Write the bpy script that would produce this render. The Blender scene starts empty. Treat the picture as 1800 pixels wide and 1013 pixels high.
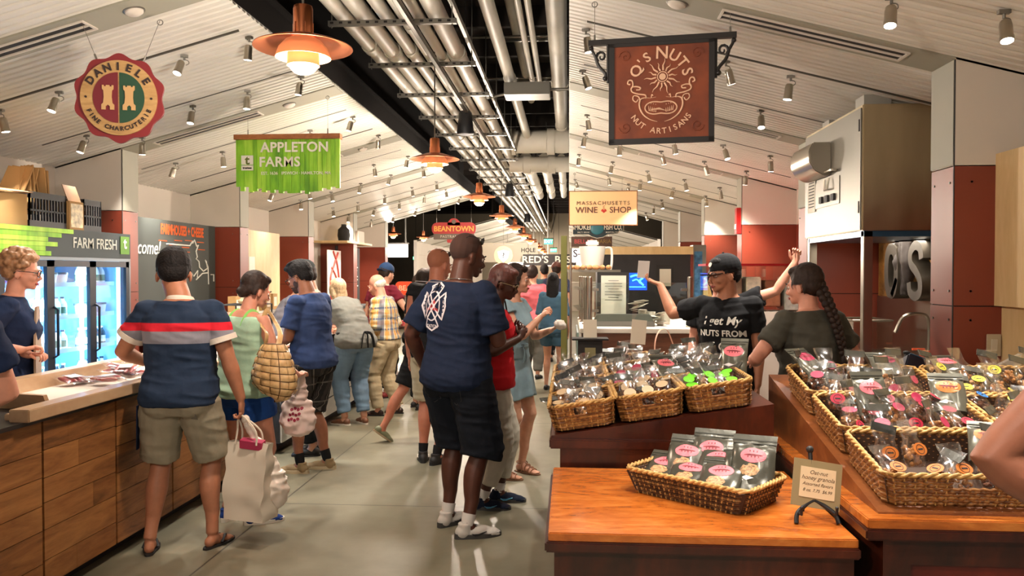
import bpy, bmesh, math, random
from mathutils import Vector, Matrix, Euler, noise
from mathutils.bvhtree import BVHTree
random.seed(7)
SC = bpy.context.scene
COL = SC.collection
PI = math.pi
def V(*a): return Vector(a)
def rad(a): return a*PI/180

# ------------------------------------------------------------ camera
EYE = 1.62
F_PX = 1400.0                      # focal length in pixels of the 1800x1013 frame
_a, _b = (1000-900)/F_PX, (506.5-480)/F_PX
_n = math.sqrt(_a*_a+_b*_b+1)
_t = math.asin(_a/_n); _p = math.atan2(-_b/_n, 1/_n)
CR = V(math.cos(_t), math.sin(_t), 0)
CD = V(-math.sin(_t)*math.cos(_p), math.cos(_t)*math.cos(_p), math.sin(_p))
CU = V(math.sin(_t)*math.sin(_p), -math.cos(_t)*math.sin(_p), math.cos(_p))
cam_data = bpy.data.cameras.new('camera'); cam = bpy.data.objects.new('camera', cam_data); COL.objects.link(cam)
cam_data.sensor_width = 36; cam_data.lens = 36*F_PX/1800; cam_data.clip_start = 0.05; cam_data.clip_end = 200
cam.matrix_world = Matrix(((CR.x, CU.x, -CD.x, 0), (CR.y, CU.y, -CD.y, 0), (CR.z, CU.z, -CD.z, EYE), (0, 0, 0, 1)))
SC.camera = cam
def _ray(px, py): return CD+CR*((px-900)/F_PX)+CU*((506.5-py)/F_PX)
def atY(px, py, y): r = _ray(px, py); return V(0, 0, EYE)+r*(y/r.y)
def atX(px, py, x): r = _ray(px, py); return V(0, 0, EYE)+r*(x/r.x)
def atZ(px, py, z): r = _ray(px, py); return V(0, 0, EYE)+r*((z-EYE)/r.z)

# ------------------------------------------------------------ world, exposure
SC.view_settings.view_transform = 'Standard'
SC.view_settings.look = 'None'
SC.view_settings.gamma = 1
SC.view_settings.use_curve_mapping = False
SC.view_settings.exposure = 0.0
w = bpy.data.worlds.new('world'); SC.world = w; w.use_nodes = True
w.node_tree.nodes['Background'].inputs[0].default_value = (1.0, 0.92, 0.84, 1)
w.node_tree.nodes['Background'].inputs[1].default_value = 0.52
PENDANT_W = 112; SPOT_W = 85; FRIDGE_W = 140

# ------------------------------------------------------------ materials
def lin(c):
    return tuple((x/12.92 if x <= .04045 else ((x+.055)/1.055)**2.4) for x in c)
def rgb(r, g, b): return lin((r/255, g/255, b/255))+(1,)
MATS = {}
class Nt:
    def __init__(s, name):
        s.m = bpy.data.materials.new(name); s.m.use_nodes = True
        s.t = s.m.node_tree; s.b = s.t.nodes['Principled BSDF']
    def n(s, ty, **kw):
        nd = s.t.nodes.new(ty)
        for k, v in kw.items(): setattr(nd, k, v)
        return nd
    def l(s, a, b): s.t.links.new(a, b)
    def coord(s, out='Object', scale=(1, 1, 1), loc=(0, 0, 0), rot=(0, 0, 0)):
        tc = s.n('ShaderNodeTexCoord'); mp = s.n('ShaderNodeMapping')
        mp.inputs['Scale'].default_value = scale; mp.inputs['Location'].default_value = loc; mp.inputs['Rotation'].default_value = rot
        s.l(tc.outputs[out], mp.inputs[0]); return mp.outputs[0]
    def noise(s, vec, scale, detail=3, rough=.5, dist=0):
        nd = s.n('ShaderNodeTexNoise'); nd.inputs['Scale'].default_value = scale; nd.inputs['Detail'].default_value = detail
        nd.inputs['Roughness'].default_value = rough; nd.inputs['Distortion'].default_value = dist
        s.l(vec, nd.inputs['Vector']); return nd.outputs['Fac']
    def ramp(s, fac, stops, interp='LINEAR'):
        r = s.n('ShaderNodeValToRGB'); cr = r.color_ramp; cr.interpolation = interp
        while len(cr.elements) < len(stops): cr.elements.new(.5)
        for e, (p, c) in zip(cr.elements, stops): e.position = p; e.color = c if len(c) == 4 else tuple(c)+(1,)
        s.l(fac, r.inputs[0]); return r.outputs[0]
    def math(s, op, a, b=None, c=None):
        m = s.n('ShaderNodeMath', operation=op)
        for i, x in enumerate((a, b, c)):
            if x is None: continue
            if isinstance(x, (int, float)): m.inputs[i].default_value = x
            else: s.l(x, m.inputs[i])
        return m.outputs[0]
    def mix(s, fac, a, b, blend='MIX'):
        m = s.n('ShaderNodeMix', data_type='RGBA', blend_type=blend)
        if isinstance(fac, (int, float)): m.inputs[0].default_value = fac
        else: s.l(fac, m.inputs[0])
        for i, x in ((6, a), (7, b)):
            if isinstance(x, tuple): m.inputs[i].default_value = x
            else: s.l(x, m.inputs[i])
        return m.outputs[2]
    def bump(s, h, strength=.3, dist=.01):
        b = s.n('ShaderNodeBump'); b.inputs['Strength'].default_value = strength; b.inputs['Distance'].default_value = dist
        s.l(h, b.inputs['Height']); s.l(b.outputs[0], s.b.inputs['Normal'])
    def col(s, x):
        if isinstance(x, tuple): s.b.inputs['Base Color'].default_value = x
        else: s.l(x, s.b.inputs['Base Color'])
    def set(s, **kw):
        for k, v in kw.items(): s.b.inputs[k].default_value = v
def mat(name, c, rough=.6, metal=0, emit=0, bump=None, vary=0, vscale=8, coat=0, emitc=None, alpha=None, spec=None, sub=0):
    if name in MATS: return MATS[name]
    t = Nt(name); t.set(Roughness=rough, Metallic=metal)
    if vary:
        v = t.coord('Object'); f = t.noise(v, vscale, 4)
        d = tuple(max(0, x*(1-vary)) for x in c[:3])+(1,); u = tuple(min(1, x*(1+vary)) for x in c[:3])+(1,)
        t.col(t.ramp(f, [(.3, d), (.7, u)]))
    else: t.col(c)
    if bump: t.bump(t.noise(t.coord('Object'), bump[0], 3), bump[1], bump[2] if len(bump) > 2 else .01)
    if emit:
        t.b.inputs['Emission Color'].default_value = emitc or c; t.set(**{'Emission Strength': emit})
    if coat: t.set(**{'Coat Weight': coat, 'Coat Roughness': .08})
    if spec is not None: t.set(**{'Specular IOR Level': spec})
    if sub: t.set(**{'Subsurface Weight': sub, 'Subsurface Scale': .01})
    MATS[name] = t.m; return t.m
def skin(name, c): return mat(name, c, .5, vary=.08, vscale=25, spec=.35, bump=(180, .08, .002))
def cloth(name, c, rough=.9, vary=.07): return mat(name, c, rough, vary=vary, vscale=14, bump=(60, .25, .004), spec=.2)
def film_mat(name, tint=(1, 1, 1, 1), gloss=.17, rough=.14):
    if name in MATS: return MATS[name]
    m = bpy.data.materials.new(name); m.use_nodes = True; t = m.node_tree
    for n in list(t.nodes): t.nodes.remove(n)
    o = t.nodes.new('ShaderNodeOutputMaterial'); mx = t.nodes.new('ShaderNodeMixShader')
    tr = t.nodes.new('ShaderNodeBsdfTransparent'); tr.inputs[0].default_value = tint
    gl = t.nodes.new('ShaderNodeBsdfGlossy'); gl.inputs['Roughness'].default_value = rough; gl.inputs[0].default_value = (1, 1, 1, 1)
    tc = t.nodes.new('ShaderNodeTexCoord'); no = t.nodes.new('ShaderNodeTexNoise'); no.inputs['Scale'].default_value = 45
    bp = t.nodes.new('ShaderNodeBump'); bp.inputs['Strength'].default_value = .6 if gloss > .2 else 0.0; bp.inputs['Distance'].default_value = .004
    t.links.new(tc.outputs['Object'], no.inputs['Vector']); t.links.new(no.outputs[0], bp.inputs['Height']); t.links.new(bp.outputs[0], gl.inputs['Normal'])
    lw = t.nodes.new('ShaderNodeLayerWeight'); lw.inputs[0].default_value = .35
    ma = t.nodes.new('ShaderNodeMath'); ma.operation = 'MULTIPLY_ADD'; ma.inputs[1].default_value = gloss*1.4; ma.inputs[2].default_value = gloss*.5
    t.links.new(lw.outputs['Fresnel'], ma.inputs[0]); t.links.new(ma.outputs[0], mx.inputs[0])
    t.links.new(tr.outputs[0], mx.inputs[1]); t.links.new(gl.outputs[0], mx.inputs[2]); t.links.new(mx.outputs[0], o.inputs[0])
    MATS[name] = m; return m

# ------------------------------------------------------------ mesh accumulator
class MB:
    def __init__(s): s.v = []; s.f = []; s.mi = []; s.cur = 0
    def add(s, vs, fs, mi=None):
        o = len(s.v); s.v += [tuple(x) for x in vs]; s.f += [tuple(i+o for i in f) for f in fs]
        s.mi += [s.cur if mi is None else mi]*len(fs)
    def box(s, c, d, rot=None, mi=None, taper=None):
        hx, hy, hz = d[0]/2, d[1]/2, d[2]/2; tx = ty = 1
        if taper: tx, ty = taper
        vs = [V(-hx, -hy, -hz), V(hx, -hy, -hz), V(hx, hy, -hz), V(-hx, hy, -hz), V(-hx*tx, -hy*ty, hz), V(hx*tx, -hy*ty, hz), V(hx*tx, hy*ty, hz), V(-hx*tx, hy*ty, hz)]
        if rot is not None:
            R = rot if isinstance(rot, Matrix) else Euler(rot).to_matrix()
            vs = [R @ x for x in vs]
        c = Vector(c)
        s.add([x+c for x in vs], [(0, 3, 2, 1), (4, 5, 6, 7), (0, 1, 5, 4), (1, 2, 6, 5), (2, 3, 7, 6), (3, 0, 4, 7)], mi); return s
    def bx(s, x0, x1, y0, y1, z0, z1, mi=None):
        return s.box(((x0+x1)/2, (y0+y1)/2, (z0+z1)/2), (abs(x1-x0), abs(y1-y0), abs(z1-z0)), mi=mi)
    def tube(s, pts, r, n=10, caps=True, mi=None, flat=None, up=None, closed=False):
        pts = [Vector(p) for p in pts]; k = len(pts)
        if isinstance(r, (int, float)): r = [r]*k
        vs = []; prev = None
        for i, p in enumerate(pts):
            if closed: t = pts[(i+1) % k]-pts[i-1]
            else: t = pts[min(i+1, k-1)]-pts[max(i-1, 0)]
            if t.length < 1e-9: t = V(0, 0, 1)
            t.normalize()
            if prev is None:
                a = Vector(up) if up is not None else (V(0, 0, 1) if abs(t.z) < .9 else V(1, 0, 0))
            else: a = prev
            a = (a-t*a.dot(t))
            if a.length < 1e-6: a = t.orthogonal()
            a.normalize(); b = t.cross(a); prev = a
            ri = r[i]; ra, rb = (ri if isinstance(ri, (tuple, list)) else (ri, ri))
            if flat: rb = ra*flat
            for j in range(n):
                q = 2*PI*j/n; vs.append(p+a*(math.cos(q)*ra)+b*(math.sin(q)*rb))
        fs = []
        for i in range(k if closed else k-1):
            for j in range(n):
                A = i*n+j; B = i*n+(j+1) % n; C = ((i+1) % k)*n+(j+1) % n; D = ((i+1) % k)*n+j
                fs.append((A, B, C, D))
        if caps and not closed:
            fs.append(tuple(range(n-1, -1, -1))); fs.append(tuple((k-1)*n+j for j in range(n)))
        s.add(vs, fs, mi); return s
    def cyl(s, a, b, r, n=16, r2=None, mi=None): return s.tube([a, b], [r, r if r2 is None else r2], n, mi=mi)
    def ell(s, c, r, nu=14, nv=9, R=None, mi=None):
        c = Vector(c); vs = [V(0, 0, -1)]
        if isinstance(r, (int, float)): r = (r, r, r)
        for i in range(1, nv):
            th = PI*i/nv
            for j in range(nu):
                ph = 2*PI*j/nu; vs.append(V(math.sin(th)*math.cos(ph), math.sin(th)*math.sin(ph), -math.cos(th)))
        vs.append(V(0, 0, 1)); out = []
        for x in vs:
            x = V(x.x*r[0], x.y*r[1], x.z*r[2])
            if R is not None: x = R @ x
            out.append(x+c)
        fs = [(0, 1+(j+1) % nu, 1+j) for j in range(nu)]
        for i in range(nv-2):
            for j in range(nu):
                a = 1+i*nu+j; b = 1+i*nu+(j+1) % nu; fs.append((a, b, b+nu, a+nu))
        L = len(vs)-1; o = 1+(nv-2)*nu
        fs += [(L, o+j, o+(j+1) % nu) for j in range(nu)]
        s.add(out, fs, mi); return s
    def lathe(s, prof, c=(0, 0, 0), n=32, mi=None, R=None, closed=False):
        c = Vector(c); vs = []
        for r, z in prof:
            for j in range(n):
                q = 2*PI*j/n; x = V(math.cos(q)*r, math.sin(q)*r, z)
                if R is not None: x = R @ x
                vs.append(x+c)
        fs = []; k = len(prof)
        for i in range(k if closed else k-1):
            for j in range(n):
                i2 = (i+1) % k
                fs.append((i*n+j, i*n+(j+1) % n, i2*n+(j+1) % n, i2*n+j))
        s.add(vs, fs, mi); return s
    def prism(s, poly, d, origin=(0, 0, 0), u=(1, 0, 0), v=(0, 0, 1), mi=None, wdir=None):
        # polygon in the plane (u, v) extruded d along u x v, centred on the plane's far side
        u = Vector(u).normalized(); v = Vector(v).normalized(); w_ = u.cross(v); o = Vector(origin); n = len(poly)
        a = [o+u*x+v*y for x, y in poly]; b = [p+w_*d for p in a]
        s.add(a+b, [tuple(range(n-1, -1, -1)), tuple(range(n, 2*n))]+[(i, (i+1) % n, (i+1) % n+n, i+n) for i in range(n)], mi); return s
    def build(s, name, mats, parent=None, loc=None, rot=None, smooth=35, bevel=0, link=True):
        me = bpy.data.meshes.new(name); me.from_pydata(s.v, [], s.f)
        if not isinstance(mats, (list, tuple)): mats = [mats]
        for m in mats: me.materials.append(m)
        if len(mats) > 1: me.polygons.foreach_set('material_index', s.mi)
        bm = bmesh.new(); bm.from_mesh(me); bmesh.ops.recalc_face_normals(bm, faces=bm.faces)
        if bevel: bmesh.ops.bevel(bm, geom=[e for e in bm.edges], offset=bevel, segments=2, affect='EDGES', clamp_overlap=True)
        bm.to_mesh(me); bm.free()
        if smooth:
            me.shade_smooth(); me.set_sharp_from_angle(angle=rad(smooth))
        me.update(); return link_mesh(name, me, parent, loc, rot)
def link_mesh(name, me, parent=None, loc=None, rot=None):
    o = bpy.data.objects.new(name, me); COL.objects.link(o)
    if parent is not None: o.parent = parent
    if loc is not None: o.location = loc
    if rot is not None: o.rotation_euler = rot
    return o
def tag(o, label=None, cat=None, group=None, kind=None):
    if label: o['label'] = label
    if cat: o['category'] = cat
    if group: o['group'] = group
    if kind: o['kind'] = kind
    return o
def struct(o): o['kind'] = 'structure'; return o
def thing(name, label, cat, loc=(0, 0, 0), rz=0, group=None, rot=None):
    o = bpy.data.objects.new(name, None); COL.objects.link(o); o.empty_display_size = .1
    o.location = loc; o.rotation_euler = rot if rot is not None else (0, 0, rz)
    return tag(o, label, cat, group)
KIDS = {}
def dup(o, loc=None, rot=None, label=None, group=None, parent=None, scale=None):
    c = o.copy(); COL.objects.link(c)
    if parent is not None: c.parent = parent
    if loc is not None: c.location = loc
    if rot is not None: c.rotation_euler = rot
    if scale is not None: c.scale = (scale,)*3
    if label: c['label'] = label
    if group: c['group'] = group
    for k in list(o.children): dup(k, parent=c)
    return c
def remesh(mb, voxel, it=2, amp=0, freq=10, sq=(1, 1, 1), seed=0, fac=.5):
    me = bpy.data.meshes.new('t'); me.from_pydata(mb.v, [], mb.f)
    bm = bmesh.new(); bm.from_mesh(me); bmesh.ops.recalc_face_normals(bm, faces=bm.faces); bm.to_mesh(me); bm.free()
    o = bpy.data.objects.new('t', me); COL.objects.link(o)
    m = o.modifiers.new('r', 'REMESH'); m.mode = 'VOXEL'; m.voxel_size = voxel
    if it:
        m2 = o.modifiers.new('s', 'SMOOTH'); m2.iterations = it; m2.factor = fac
    dg = bpy.context.evaluated_depsgraph_get(); dg.update()
    out = bpy.data.meshes.new_from_object(o.evaluated_get(dg))
    bpy.data.objects.remove(o); bpy.data.meshes.remove(me)
    if amp:
        sv = V(seed*3.1, seed*1.7, seed)
        nr = [v.normal.copy() for v in out.vertices]
        for v, n_ in zip(out.vertices, nr):
            p = V(v.co.x*sq[0], v.co.y*sq[1], v.co.z*sq[2])*freq+sv
            a = noise.noise(p); b = noise.noise(p*2.3+V(5, 5, 5))
            c_ = noise.noise(V(v.co.x*5+v.co.z*9, v.co.y*5, v.co.z*16)+sv)
            v.co += n_*(amp*(1-2*abs(a))*.7+amp*.4*b+(amp*1.0*(1-2.4*abs(c_)) if amp > .004 else 0))
    out.shade_smooth(); out.update(); return out
def mesh_obj(name, me, mats, parent=None):
    me.materials.clear()
    for m in (mats if isinstance(mats, (list, tuple)) else [mats]): me.materials.append(m)
    return link_mesh(name, me, parent)
def text_mesh(txt, size, depth=.002, bold=0, align='CENTER', space=1, shear=0):
    c = bpy.data.curves.new('t', 'FONT'); c.body = txt; c.size = size; c.extrude = depth; c.offset = bold
    c.align_x = align; c.align_y = 'CENTER'; c.resolution_u = 3; c.space_character = space; c.shear = shear
    o = bpy.data.objects.new('t', c); COL.objects.link(o)
    dg = bpy.context.evaluated_depsgraph_get(); dg.update()
    me = bpy.data.meshes.new_from_object(o.evaluated_get(dg)); bpy.data.objects.remove(o); bpy.data.curves.remove(c)
    return me
def mb_text(mb, txt, size, origin, u=(1, 0, 0), v=(0, 0, 1), depth=.002, bold=0, mi=None, align='CENTER', space=1, sx=1, shear=0):
    # text in the plane (u, v); its front faces u x v
    me = text_mesh(txt, size, depth, bold, align, space, shear); u = Vector(u).normalized(); v = Vector(v).normalized(); w_ = u.cross(v); o = Vector(origin)
    mb.add([o+u*(p.co.x*sx)+v*p.co.y+w_*p.co.z for p in me.vertices], [tuple(f.vertices) for f in me.polygons], mi)
    bpy.data.meshes.remove(me)
def arc_text(mb, txt, size, c, R, a0, a1, u=(1, 0, 0), v=(0, 0, 1), depth=.002, bold=0, mi=None, inward=False, sizes=None):
    # characters spread from angle a0 to a1 (degrees, 90 = top)
    u = Vector(u).normalized(); v = Vector(v).normalized(); c = Vector(c); n = len(txt)
    for i, ch in enumerate(txt):
        if ch == ' ': continue
        a = rad(a0+(a1-a0)*i/max(1, n-1)); d = u*math.cos(a)+v*math.sin(a)
        tu = (-u*math.sin(a)+v*math.cos(a)); up = d
        if inward: up = -d
        else: tu = -tu
        mb_text(mb, ch, sizes[i] if sizes else size, c+d*R, tu, up, depth, bold, mi)
def catmull(pts, k=6, closed=False):
    pts = [Vector(p) for p in pts]; n = len(pts); out = []
    rng = n if closed else n-1
    for i in range(rng):
        if closed: p0, p1, p2, p3 = pts[i-1], pts[i], pts[(i+1) % n], pts[(i+2) % n]
        else: p0, p1, p2, p3 = pts[max(i-1, 0)], pts[i], pts[i+1], pts[min(i+2, n-1)]
        for j in range(k):
            t = j/k
            out.append(.5*((2*p1)+(p2-p0)*t+(2*p0-5*p1+4*p2-p3)*t*t+(3*p1-p0-3*p2+p3)*t**3))
    if not closed: out.append(pts[-1])
    return out
# ------------------------------------------------------------ people
def sstep(t): t = max(0, min(1, t)); return t*t*(3-2*t)
def ik(a, b, l1, l2, pole):
    d = b-a; L = d.length; mx = (l1+l2)*.998
    if L > mx: d = d*(mx/L); L = mx; b = a+d
    u = d/L; x = (l1*l1-l2*l2+L*L)/(2*L); h2 = max(0, l1*l1-x*x)
    p = Vector(pole); p = p-u*p.dot(u)
    if p.length < 1e-5: p = u.orthogonal()
    p.normalize(); return a+u*x+p*math.sqrt(h2), b
def prof(pts, t):
    for (t0, a), (t1, b) in zip(pts, pts[1:]):
        if t <= t1:
            q = (t-t0)/(t1-t0) if t1 > t0 else 0
            return a+(b-a)*q if not isinstance(a, tuple) else tuple(x+(y-x)*q for x, y in zip(a, b))
    return pts[-1][1]
TORSO = [(.47, (.072, .060, 0)), (.50, (.092, .072, -.004)), (.53, (.096, .075, -.006)), (.58, (.090, .066, 0)), (.62, (.084, .062, .002)), (.67, (.088, .064, .003)),
         (.72, (.096, .069, .003)), (.76, (.098, .066, 0)), (.79, (.096, .058, -.002)), (.812, (.080, .048, -.006)), (.832, (.056, .040, -.008)), (.848, (.040, .036, -.008))]
TORSO_F = [(.47, (.070, .058, 0)), (.50, (.100, .074, -.006)), (.53, (.106, .077, -.008)), (.58, (.090, .062, -.002)), (.62, (.074, .054, .002)), (.67, (.078, .056, .003)),
           (.72, (.088, .076, .012)), (.76, (.090, .062, .002)), (.79, (.092, .052, -.002)), (.815, (.080, .042, -.006)), (.832, (.050, .034, -.008)), (.845, (.032, .030, -.008))]
class Person:
    def __init__(s, label, loc, rz, h=1.75, sex='m', wb=1.0, belly=0, lean=0, twist=0, skin_m=None, vox=.0075, seed=0, shift=(0, 0), cat='person'):
        s.h = h; s.sex = sex; s.wb = wb; s.vox = vox; s.seed = seed; s.sk = skin_m; s.belly = belly
        s.root = thing('person', label, cat, loc, rad(rz))
        s.lean = rad(lean); s.twist = rad(twist); s.shift = shift
        s.T = TORSO_F if sex == 'f' else TORSO
        # spine table
        s.tab = []; zh = .52*h; zc = .74*h; y = shift[1]; z = .44*h; n = 60; dz = (.87*h-z)/n; zz = z
        for i in range(n+1):
            a = s.lean*sstep((z-zh)/(zc-zh)); tw = s.twist*sstep((z-zh)/(zc-zh))
            s.tab.append((z, V(shift[0], y, zz), a, tw)); y += math.sin(a)*dz; zz += math.cos(a)*dz; z += dz
        s.body = MB(); s.extra = MB(); s.arm = {}; s.leg = {}
        s.sh = .100*h*(wb*.6+.4) if sex == 'm' else .090*h*(wb*.6+.4)
    def fr(s, z):
        z = z*s.h; t = s.tab; i = int((z-t[0][0])/(t[1][0]-t[0][0])); i = max(0, min(len(t)-1, i))
        z0, p, a, tw = t[i]; up = V(0, math.sin(a), math.cos(a)); p = p+up*(z-z0)
        fx = V(math.cos(tw), math.sin(tw), 0); fx = (fx-up*fx.dot(up)).normalized(); fy = up.cross(fx); return p, fx, fy, up
    def B(s, x, y, z): p, fx, fy, up = s.fr(z); return p+fx*x+fy*y
    def ring(s, z, off=0, hang=None):
        w, d, y = prof(s.T, z); w *= s.h*s.wb; d *= s.h*(s.wb*.5+.5); y *= s.h
        b = s.belly*math.exp(-((z-.62)/.07)**2); w += b*.4; d += b*.5; y += b*.5
        if hang and z < hang[0]:                                 # loose cloth falls from the widest point above
            w2, d2, y2 = prof(s.T, hang[0]); w = max(w, w2*s.h*s.wb*hang[1]); d = max(d, d2*s.h*(s.wb*.5+.5)*hang[1])
        return w+off, d+off, y
    def torso(s, mb, z0, z1, off=0, n=14, flare=0, hang=None, topo=None, nn=24, hem=0):
        rows = []
        for i in range(n+1):
            z = z0+(z1-z0)*i/n; o = off
            if flare: o += flare*max(0, 1-i/(n*.5))*.4
            if hem: o += hem*(1-sstep((z-.53)/.10))
            if topo is not None and z > .80: o = topo
            w, d, y = s.ring(z, o, hang); p, fx, fy, up = s.fr(z); c = p+fy*y; row = []
            for j in range(nn):
                q = 2*PI*j/nn; cx, cy = math.cos(q), math.sin(q); e = .80
                row.append(c+fx*(w*math.copysign(abs(cx)**e, cx))+fy*(d*math.copysign(abs(cy)**e, cy)))
            rows.append(row)
        vs = [v for r in rows for v in r]; fs = []
        for i in range(n):
            for j in range(nn): fs.append((i*nn+j, i*nn+(j+1) % nn, (i+1)*nn+(j+1) % nn, (i+1)*nn+j))
        fs.append(tuple(range(nn-1, -1, -1))); fs.append(tuple(n*nn+j for j in range(nn)))
        mb.add(vs, fs)
    def legs(s, L, R):
        # each: (x, y, z, yaw of the foot in degrees[, pitch])
        h = s.h
        for k, sg, f in (('L', -1, L), ('R', 1, R)):
            hip = s.B(sg*.052*h*s.wb, 0, .515); x, y, z, yaw = f[:4]; pit = f[4] if len(f) > 4 else 0
            fd = V(-math.sin(rad(yaw)), math.cos(rad(yaw)), 0)
            ank = V(x, y, z+.047*h); kn, ank = ik(hip, ank, .237*h, .247*h, V(0, 1, 0)+fd*.6)
            s.leg[k] = (hip, kn, ank, fd, rad(pit))
            q = (s.wb*.6+.4) if s.sex == 'm' else s.wb*.97
            P = [(0, .052), (.3, .050), (.65, .040), (1, .0325)]; Q = [(0, .0325), (.12, .030), (.33, .034), (.6, .026), (.85, .0195), (1, .0200)]
            pts = []; rs = []
            for i in range(9): t = i/8; pts.append(hip.lerp(kn, t)); rs.append(prof(P, t)*h*q)
            for i in range(1, 11):
                t = i/10; bk = -fd*(.012*h*math.sin(PI*min(1, t*1.4))*(1 if t < .7 else 0)); pts.append(kn.lerp(ank, t)+bk); rs.append(prof(Q, t)*h*q)
            s.body.tube(pts, rs, 14)
            s.body.ell(s.B(sg*.045*h*s.wb, -.030*h, .505), (.050*h*s.wb, .050*h, .052*h))
            s.foot(s.body, ank, fd, rad(pit), 1.0)
    def footM(s, ank, fd, pit):
        fx = V(fd.y, -fd.x, 0); f = fd*math.cos(pit)+V(0, 0, 1)*math.sin(pit); up = fx.cross(f)
        return Matrix((fx, f, up)).transposed()
    def foot(s, mb, ank, fd, pit, k, bare=True):
        M = s.footM(ank, fd, pit); q = s.h/1.75*k; a = ank
        def E(c, r): mb.ell(a+M @ (V(*c)*q), V(*r)*q, 12, 8, M)
        E((0, -.022, -.045), (.031, .036, .034)); E((0, .01, -.03), (.033, .045, .04)); E((0, .055, -.05), (.034, .07, .028)); E((0, .115, -.062), (.043, .045, .018))
        for i in range(5): E((-.030+.015*i, .150+.008*(2-abs(i-1.5)), -.066), (.0085, .018, .010))
    def arms(s, L, R):
        # each: dict(to=(x,y,z) wrist, pole, hd=hand direction, pn=palm normal, curl)
        h = s.h
        for k, sg, a in (('L', -1, L), ('R', 1, R)):
            sho = s.B(sg*s.sh, -.004*h, .806)
            if a.get('raise'): sho = sho+V(0, 0, a['raise'])
            to = Vector(a['to']); el, wr = ik(sho, to, .170*h, .148*h, a.get('pole', (sg*.5, -1, -.4)))
            hd = Vector(a.get('hd', wr-el)).normalized(); pn = Vector(a.get('pn', (-sg, 0, 0)))
            q = (s.wb*.55+.45)*(1.0 if s.sex == 'm' else .86)
            P = [(0, .032), (.3, .0305), (.7, .0270), (1, .0240)]; Q = [(0, .0240), (.22, .0262), (.6, .0210), (1, .0155)]
            pts = []; rs = []
            for i in range(8): t = i/7; pts.append(sho.lerp(el, t)); rs.append(prof(P, t)*h*q)
            for i in range(1, 9): t = i/8; pts.append(el.lerp(wr, t)); rs.append(prof(Q, t)*h*q)
            s.body.tube(pts, rs, 14); s.body.ell(sho, (.032*h*q,)*3)
            s.arm[k] = (sho, el, wr, hd, q)
            s.hand(wr, hd, pn, a.get('curl', .5), sg, a.get('thumb', .6))
    def hand(s, wr, d, n, curl, sg, th=.6):
        n = (n-d*n.dot(d)).normalized(); sd = d.cross(n)*sg   # sd points to the thumb
        q = s.h/1.75*(1 if s.sex == 'm' else .9); M = Matrix((sd, d, n)).transposed()
        s.body.ell(wr+d*.045*q, V(.038, .056, .0155)*q, 14, 9, M); s.body.ell(wr+d*.012*q, V(.026, .032, .019)*q, 12, 8, M)
        for i, (x, L) in enumerate(((.029, .072), (.010, .080), (-.010, .074), (-.028, .060))):
            p = wr+d*.082*q+sd*x*q; a = .15+curl*.3*(1+.12*i); pts = [p-d*.012*q, p]; dd = d
            for sl in (.42, .32, .26):
                dd = (d*math.cos(a)+n*math.sin(a)); p = p+dd*L*sl*q; pts.append(p); a += curl*1.15
            s.extra.tube(pts, [.0092*q, .0090*q, .0084*q, .0076*q, .0056*q], 8)
        p = wr+d*.026*q+sd*.026*q; dd = (d*.75+sd*.75+n*.25*th).normalized(); p1 = p+dd*.034*q; dd2 = (d*.95+sd*.2+n*.6*th).normalized(); p2 = p1+dd2*.03*q; p3 = p2+(dd2*.9+n*.3*th)*.024*q
        s.extra.tube([p, p1, p2, p3], [.0135*q, .0110*q, .0098*q, .0070*q], 8)
    def head(s, yaw=0, pitch=0, roll=0, fwd=.0, side=0, big=1.0, beard=None, brow=None, lips=None, eyes=True):
        h = s.h; q = h/1.75*(1.09 if s.sex == 'm' else 1.04)*big; s.hq = q
        nb, fx, fy, up = s.fr(.838); a = s.lean*.6
        top = nb+up*.026*h+V(side, .012*h+fwd, .010*h)
        R = (Matrix.Rotation(s.twist*.7+rad(yaw), 3, 'Z') @ Matrix.Rotation(rad(pitch)-a*.5, 3, 'X') @ Matrix.Rotation(rad(roll), 3, 'Y'))
        s.HM = R; s.HO = top
        H = lambda x, y, z: top+R @ (V(x, y, z)*q); s.H = H
        b = s.body
        def E(c, r, M=None): b.ell(H(*c), V(*r)*q, 16, 11, R @ M if M is not None else R)
        E((0, -.014, .122), (.0745, .093, .090)); E((0, .028, .070), (.060, .060, .082)); E((0, .046, .020), (.043, .042, .030)); E((0, .074, .004), (.019, .018, .016))
        E((0, .080, .104), (.046, .014, .013)); E((.036, .064, .058), (.020, .022, .020)); E((-.036, .064, .058), (.020, .022, .020))
        b.tube([H(0, .088, .094), H(0, .104, .070), H(0, .113, .056)], [.008*q, .0095*q, .0125*q], 10)
        E((.009, .103, .052), (.008, .009, .007)); E((-.009, .103, .052), (.008, .009, .007)); E((0, .090, .027), (.022, .011, .009))
        for sg in (1, -1): E((sg*.0765, -.004, .070), (.0075, .019, .031), Matrix.Rotation(sg*.3, 3, 'Z'))
        rn = .038*h*(1 if s.sex == 'm' else .78)*(.7+.3*s.wb)
        b.tube([nb-up*.03*h, nb.lerp(H(0, -.015, .04), .4), H(0, -.012, .045), H(0, -.012, .085)], [rn*1.15, rn, rn*.98, rn*.9], 14)
        s.eyes = eyes; s.browm = brow; s.lipm = lips
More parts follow.
